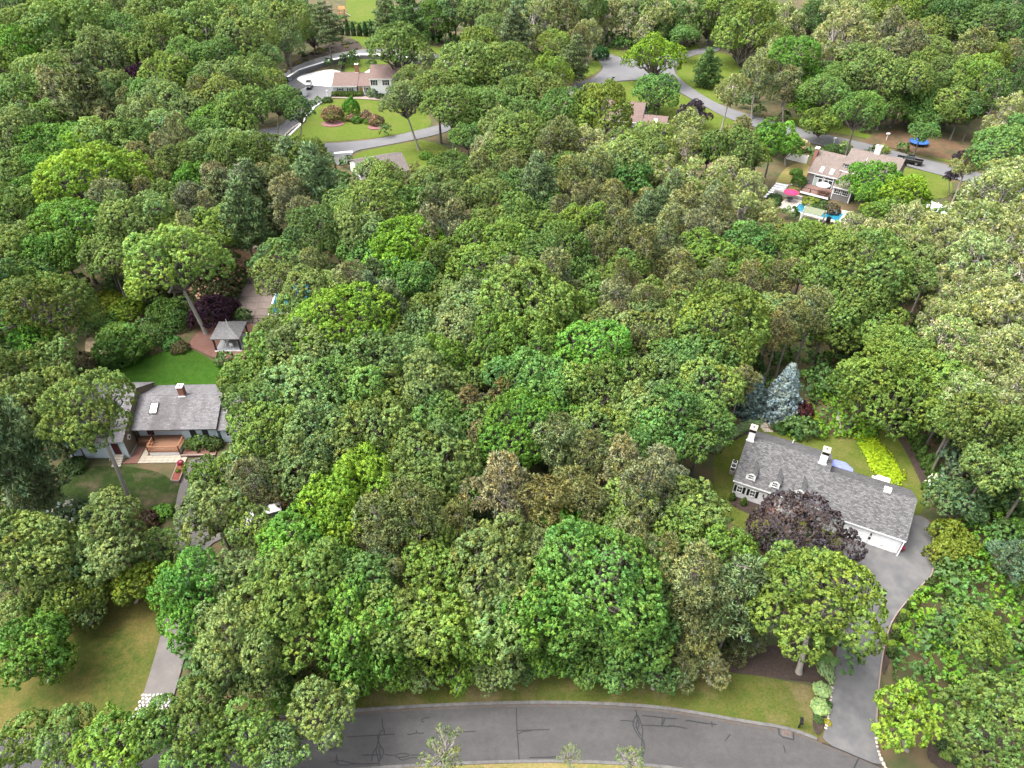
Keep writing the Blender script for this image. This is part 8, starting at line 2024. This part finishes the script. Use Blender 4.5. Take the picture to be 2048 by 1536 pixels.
for (p_, r_, h_, c_, lb) in [((-68.46,101.41),3.4,2.6,(0.15, 0.19, 0.02),'yellow-green rhododendron at the left end of the garden bank'),
((-64.31,100.18),3.0,2.4,(0.13, 0.2, 0.02),'bright green shrub in the middle of the garden bank'),
((-62.52,104.55),3.4,3.0,(0.08, 0.11, 0.03),'dull green rhododendron high in the garden bank'),
((-57.17,98.38),3.0,3.2,(0.09, 0.17, 0.03),'fresh green shrub left of the forked oak trunk'),
((-54.30,96.19),2.2,2.4,(0.07, 0.14, 0.03),'mid green shrub beside the brick terrace'),
((-63.01,92.67),3.0,2.2,(0.1, 0.18, 0.03),'green shrub above the sandy path'),
((-67.30,96.91),2.6,1.8,(0.07, 0.15, 0.03),'low green plants left of the sandy path'),
((-57.28,91.31),3.2,2.6,(0.07, 0.13, 0.03),'dark green shrub behind the back lawn'),
((-53.72,91.31),1.6,1.2,(0.06, 0.15, 0.03),'small round green bush at the brick terrace corner'),
((-51.89,89.97),1.5,1.1,(0.11, 0.1, 0.04),'brownish low bush at the brick terrace corner'),
((-61.43,85.48),2.2,1.6,(0.06, 0.13, 0.025),'green shrub at the foot of the sandy path'),
((-65.02,84.25),3.4,2.4,(0.075, 0.065, 0.03),'brownish rhododendron left of the sandy path'),
((-64.70,78.97),3.2,2.2,(0.04, 0.075, 0.03),'dark shrub behind the left-hand end of the pale blue house'),
((-70.36,80.11),3.6,2.6,(0.05, 0.08, 0.03),'dark shrub bank at the far left behind the pale blue house'),
((-59.18,87.37),2.6,2.0,(0.08, 0.16, 0.03),'light green shrub hanging over the back lawn'),
((-41.28,68.58),1.5,1.5,(0.08, 0.14, 0.03),'green shrub in the brick bed beside the deck'),
((-39.52,68.29),1.2,1.2,(0.08, 0.13, 0.03),'second green shrub in the brick bed, nearest the house corner'),
((-42.31,68.29),1.1,1.1,(0.09, 0.15, 0.03),'small green shrub in the brick bed next to the deck stairs'),
((-42.00,56.49),1.3,0.9,(0.1, 0.22, 0.03),'bright green leafy clump at the edge of the front lawn by the driveway'),
((-43.48,54.96),1.8,1.5,(0.08, 0.05, 0.03),'reddish brown shrub in front of the left lawn'),
((-43.92,52.01),2.6,2.4,(0.075, 0.06, 0.025),'brown-leaved shrub beside the left driveway'),
((-27.24,60.10),3.8,4.2,(0.085, 0.07, 0.025),'large brownish rhododendron behind the silver car'),
((-24.80,58.87),2.6,2.6,(0.05, 0.08, 0.03),'dark green shrub right of the brownish rhododendron'),
((-59.48,58.87),1.8,1.4,(0.09, 0.14, 0.03),'yellow-green low shrub left of the front lawn'),
((-58.46,53.10),3.0,2.4,(0.04, 0.08, 0.03),'dark shrub at the left edge below the front lawn'),
((-56.29,64.41),1.6,1.0,(0.06, 0.11, 0.03),'low shrub in front of the left wing of the pale blue house'),
((-50.55,69.54),0.5,1.0,(0.2, 0.24, 0.12),'small pale bush beside the diamond window'),
((-58.05,170.62),3.0,2.6,(0.05, 0.11, 0.03),'dark green shrub at the left bend of the loop driveway'),
((-47.38,169.98),2.2,2.0,(0.06, 0.12, 0.025),'dark green bush below the loop driveway'),
((64.69,152.78),1.8,1.8,(0.07, 0.16, 0.025),'green bush at the corner of the grey shingle house'),
((65.58,157.83),1.4,1.4,(0.07, 0.16, 0.025),'small green bush at the left wall of the grey shingle house'),
((56.80,144.89),1.6,1.2,(0.05, 0.1, 0.03),'dark bush beside the slab steps of the pool terrace'),
((55.65,142.39),1.7,1.3,(0.06, 0.11, 0.035),'grey-green bush at the foot of the slab steps'),
((65.11,139.95),2.0,1.6,(0.06, 0.11, 0.03),'shrub in the bed under the deck of the grey house'),
((66.81,138.75),2.0,1.6,(0.08, 0.07, 0.04),'brownish shrub in the bed under the deck of the grey house'),
((63.63,141.89),1.8,1.6,(0.17, 0.22, 0.03),'yellow-green shrub below the deck fascia'),
((70.33,173.90),2.8,2.6,(0.45, 0.4, 0.2),'cream flowering shrub leaning over the white fence'),
((83.11,174.90),1.6,1.4,(0.25, 0.33, 0.12),'pale green shrub at the driveway of the grey house'),
((91.28,172.25),1.6,1.5,(0.22, 0.27, 0.06),'yellowish shrub beside the cream chimney'),
((79.41,173.24),2.2,1.4,(0.07, 0.13, 0.03),'low green hedge behind the brick chimney'),
((63.80,170.62),3.2,4.6,(0.05, 0.13, 0.03),'dense green yew left of the white fence'),
((29.80,256.41),3.0,3.4,(0.04, 0.12, 0.03),'glossy dark green bush on the junction verge'),
((-21.12,168.70),1.6,1.3,(0.1, 0.2, 0.03),'small bright bush under the forked oak'),
((-18.33,164.34),1.8,1.6,(0.1, 0.2, 0.03),'small bright bush at the edge of the garage lawn'),
((49.91,52.01),2.0,3.0,(0.13, 0.17, 0.02),'golden arborvitae clump beside the garage court'),
((50.27,50.60),2.2,2.8,(0.12, 0.16, 0.02),'second golden arborvitae clump right of the first beside the garage court'),
((48.35,49.91),1.8,2.2,(0.12, 0.15, 0.02),'lowest golden arborvitae clump beside the garage court')]: shrub('garden_shrub', lb, p_, r_, h_, c_, DOME)
dw = shrub('dogwood', 'dogwood speckled with white flowers in front of the left lawn', (-50.77, 53.46), 3.2, 3.8, (.09,.14,.06), DOME, None, 'tree', bloom=(.75,.76,.7))
vb = shrub('viburnum', 'white-flowering shrub at the back corner of the garage lawn', (52.38, 60.10), 1.5, 2.4, (.08,.15,.03), DOME, None, 'shrub', bloom=(.7,.72,.6))
rf = shrub('low_plant', 'red flowers at the head of the timber planter box', (-42.6,64.6,.5), .4, .4, (.35,.02,.08), DOME, None, 'flowers'); shrub('low_plant', 'green tuft in the middle of the timber planter box', (-42.4,63.2,.5), .3, .35, (.15,.25,.03), DOME, None, 'plant')
# arborvitae hedge at the top of the upper lawn
for k in range(17):
    q0 = (-63.67, 289.20); q1 = (-26.27, 280.37); f = k/16; shrub('arborvitae', ordn(k)+' arborvitae from the left in the dark hedge above the upper lawn', (q0[0]+(q1[0]-q0[0])*f, q0[1]+(q1[1]-q0[1])*f), 2.6, 4.6+.6*math.sin(k*1.7), (.04,.085,.025), EGG, 'arborvitae hedge')
# rock garden tufts
for k in range(30):
    p_ = [(-56.21,277.42),(-59.94,275.08),(-59.17,276.13),(-54.87,268.27),(-69.42,254.31),(-70.23,259.75),(-62.78,280.30),(-73.43,248.06),(-73.41,239.97),(-65.15,267.61),(-66.74,262.48),(-73.18,241.16),(-57.97,276.54),(-67.34,268.64),(-66.26,266.37),(-71.20,259.55),(-60.90,274.47),(-70.94,250.71),(-66.86,264.41),(-72.39,244.61),(-64.89,266.33),(-62.90,265.78),(-64.72,276.03),(-68.98,262.02),(-64.15,270.15),(-68.95,267.29),(-71.13,259.94),(-68.38,268.54),(-58.67,270.83),(-61.00,277.17)][k]
    shrub('rock_plant', 'small tuft of plants on the dark rock garden slope by the curved road', p_, random.uniform(.6,1.0), random.uniform(.5,.8), random.choice([(.1,.12,.05),(.24,.24,.05),(.13,.1,.06),(.15,.18,.1)]), DOME, 'rock garden tufts', 'plant')
# ------------------------------------------------------------------ thickets and undergrowth
def thicket(name, label, pts, n, rmin, rmax, hmin, hmax, cols, seed, dens=4.0, tr=.32, k=10):
    g = np.random.default_rng(seed); xs = [p[0] for p in pts]; ys = [p[1] for p in pts]; L = []
    while len(L) < n:
        x, y = g.uniform(min(xs), max(xs)), g.uniform(min(ys), max(ys))
        if inside(pts, x, y): r = g.uniform(rmin, rmax); L.append((x, y, g.uniform(hmin, hmax)-r, r))
    C, D = lobe_tufts(g, L, dens, -.15, .9); ok = C[:, 2] > .05; C, D = C[ok], D[ok]
    V, Q, T = leaves(g, C, D+np.array([0, 0, .25]), np.full(len(C), tr)*g.uniform(.75, 1.3, len(C)), k, .6)
    # patches of different plants: each mound keeps one of the colours
    cl = np.array(cols); idx = g.integers(0, len(cols), n); LL = np.array([l[:2] for l in L])
    near = np.array([idx[np.argmin(((LL-c[:2])**2).sum(1))] for c in C]); T = T*np.repeat(cl[near], k*4, 0)
    o = link(name, raw_mesh(name, V, Q, T, M['leaf'])); o.color = (1, 1, 1, 1)
    return tag(o, label, 'undergrowth', kind='stuff')
GRN = [(.14,.3,.03),(.115,.25,.04),(.17,.32,.03),(.1,.21,.05),(.16,.26,.06)]
DRK = [(.075,.16,.04),(.1,.2,.045),(.08,.14,.045),(.12,.24,.05)]
thicket('thicket', 'dense bright green thicket right of the garage driveway', [(40.82,40.99),(43.00,42.98),(46.20,45.31),(48.79,47.89),(52.42,54.21),(53.01,57.27),(56.01,62.22),(69.87,67.62),(52.19,33.68),(45.96,32.72),(40.09,32.24),(38.09,34.67),(39.17,38.31)], 330, .8, 1.8, .8, 2.5, GRN, 1, 6.0, .26)
thicket('thicket', 'dark green thicket between the white house garden and the flowering locusts', [(34.47,84.87),(41.99,98.38),(51.11,98.38),(59.81,91.31),(67.71,98.38),(77.66,98.38),(69.87,67.62),(59.61,63.09),(54.74,62.22),(54.65,67.62),(53.86,73.56),(55.66,81.27),(45.64,77.85),(41.70,76.75),(43.56,87.37),(34.16,77.85)], 200, .8, 2.0, 1.0, 3.2, DRK, 2, 3.6)
thicket('green_bank', 'bank of lush green perennials behind the white house', [(36.43,73.77),(39.66,72.53),(42.77,77.85),(46.09,81.27),(48.92,78.97),(49.70,73.56),(49.94,70.72),(46.78,69.54),(45.19,70.72),(41.27,69.15),(38.96,70.32),(36.37,70.72)], 70, .5, 1.1, .5, 1.5, [(.14,.3,.03),(.18,.34,.03),(.11,.24,.045),(.16,.31,.03)], 3, 8, .24, 9)
thicket('ground_cover', 'long bed of vivid lime ground cover on the back lawn', [(46.27,70.32),(48.36,71.02),(49.08,68.58),(49.58,65.77),(49.80,63.09),(48.76,61.53),(47.44,61.36),(46.41,63.52),(46.22,66.69)], 420, .35, .6, .24, .34, [(.3,.42,.015),(.33,.45,.015)], 4, 16, .15, 8)
thicket('thicket', 'shady green thicket left of the pale blue house', [(-80.51,82.45),(-72.55,84.25),(-63.42,82.45),(-59.97,73.56),(-63.78,67.62),(-61.63,58.87),(-65.86,55.72)], 110, .8, 1.8, 1.0, 2.8, DRK, 5, 4)
thicket('thicket', 'yellow-green scrub below the pool terrace of the grey house', [(50.12,135.25),(54.29,131.88),(60.94,127.56),(74.99,132.99),(84.14,137.57),(91.29,132.99),(84.22,118.54),(62.16,114.82),(50.38,118.54)], 120, 1.2, 2.6, .8, 2.6, [(.2,.31,.035),(.24,.33,.07),(.15,.26,.045),(.27,.33,.12)], 6, 2.6, .42, 9)
thicket('thicket', 'green understorey bank behind the curved upper road', [(-64.69,300.92),(-46.72,296.93),(-11.36,271.30),(11.02,252.14),(28.28,278.23),(70.41,289.20),(67.72,276.12),(44.50,264.65),(29.77,274.73),(17.20,243.39),(9.12,244.52),(-11.19,266.62),(-29.54,276.12),(-45.29,286.21)], 130, 1.5, 3.0, 1.5, 4.5, DRK+[(.07,.17,.03)], 7, 2.0, .5, 8)
sheet('planting_bed', [(46.27,70.32),(48.36,71.02),(49.08,68.58),(49.58,65.77),(49.80,63.09),(48.76,61.53),(47.44,61.36),(46.41,63.52),(46.22,66.69)], .11, mat('lime_cover', (.3,.42,.015), .9, (.22,.33,.012), 3, 1, bump=.6))
# forest understorey in the gaps between crowns
CL = [chaikin(p, 1) for kx, p in POLY.items() if len(p) > 3]
g = np.random.default_rng(99); L = []
while len(L) < 1200:
    y = 22 + 300*g.random()**1.15; x = g.uniform(-1, 1)*(30+y*.62)
    r = g.uniform(.7, 1.9)
    if y < 33.5 or any(inside(p, x, y) for p in CL) or any(abs(x-hx)+abs(y-hy) < hr for hx, hy, hr in [(33,63,13),(43,56,9),(-47,72,15),(-43,217,14),(-29,158,10),(36,188,12),(76,153,15),(-44,92,5),(64,139,10)]): continue
    L.append((x, y, g.uniform(.3, 1.6), r))
C, D = [], []
for (x, y, z, r) in L:
    n = int(26*r); d_ = unit(g.normal(size=(n, 3))); d_[:, 2] = abs(d_[:, 2]); C.append(np.array([x, y, z])+d_*r*g.uniform(.8, 1.1, (n, 1))); D.append(d_)
C = np.concatenate(C); D = np.concatenate(D)
V, Q, T = leaves(g, C, D+np.array([0,0,.3]), np.full(len(C), .45)*g.uniform(.75, 1.3, len(C)), 6, .6)
o = link('undergrowth', raw_mesh('undergrowth', V, Q, T, M['leaf'])); o.color = (.1,.18,.05,1); tag(o, 'low green undergrowth on the floor of the wood', 'undergrowth', kind='stuff')
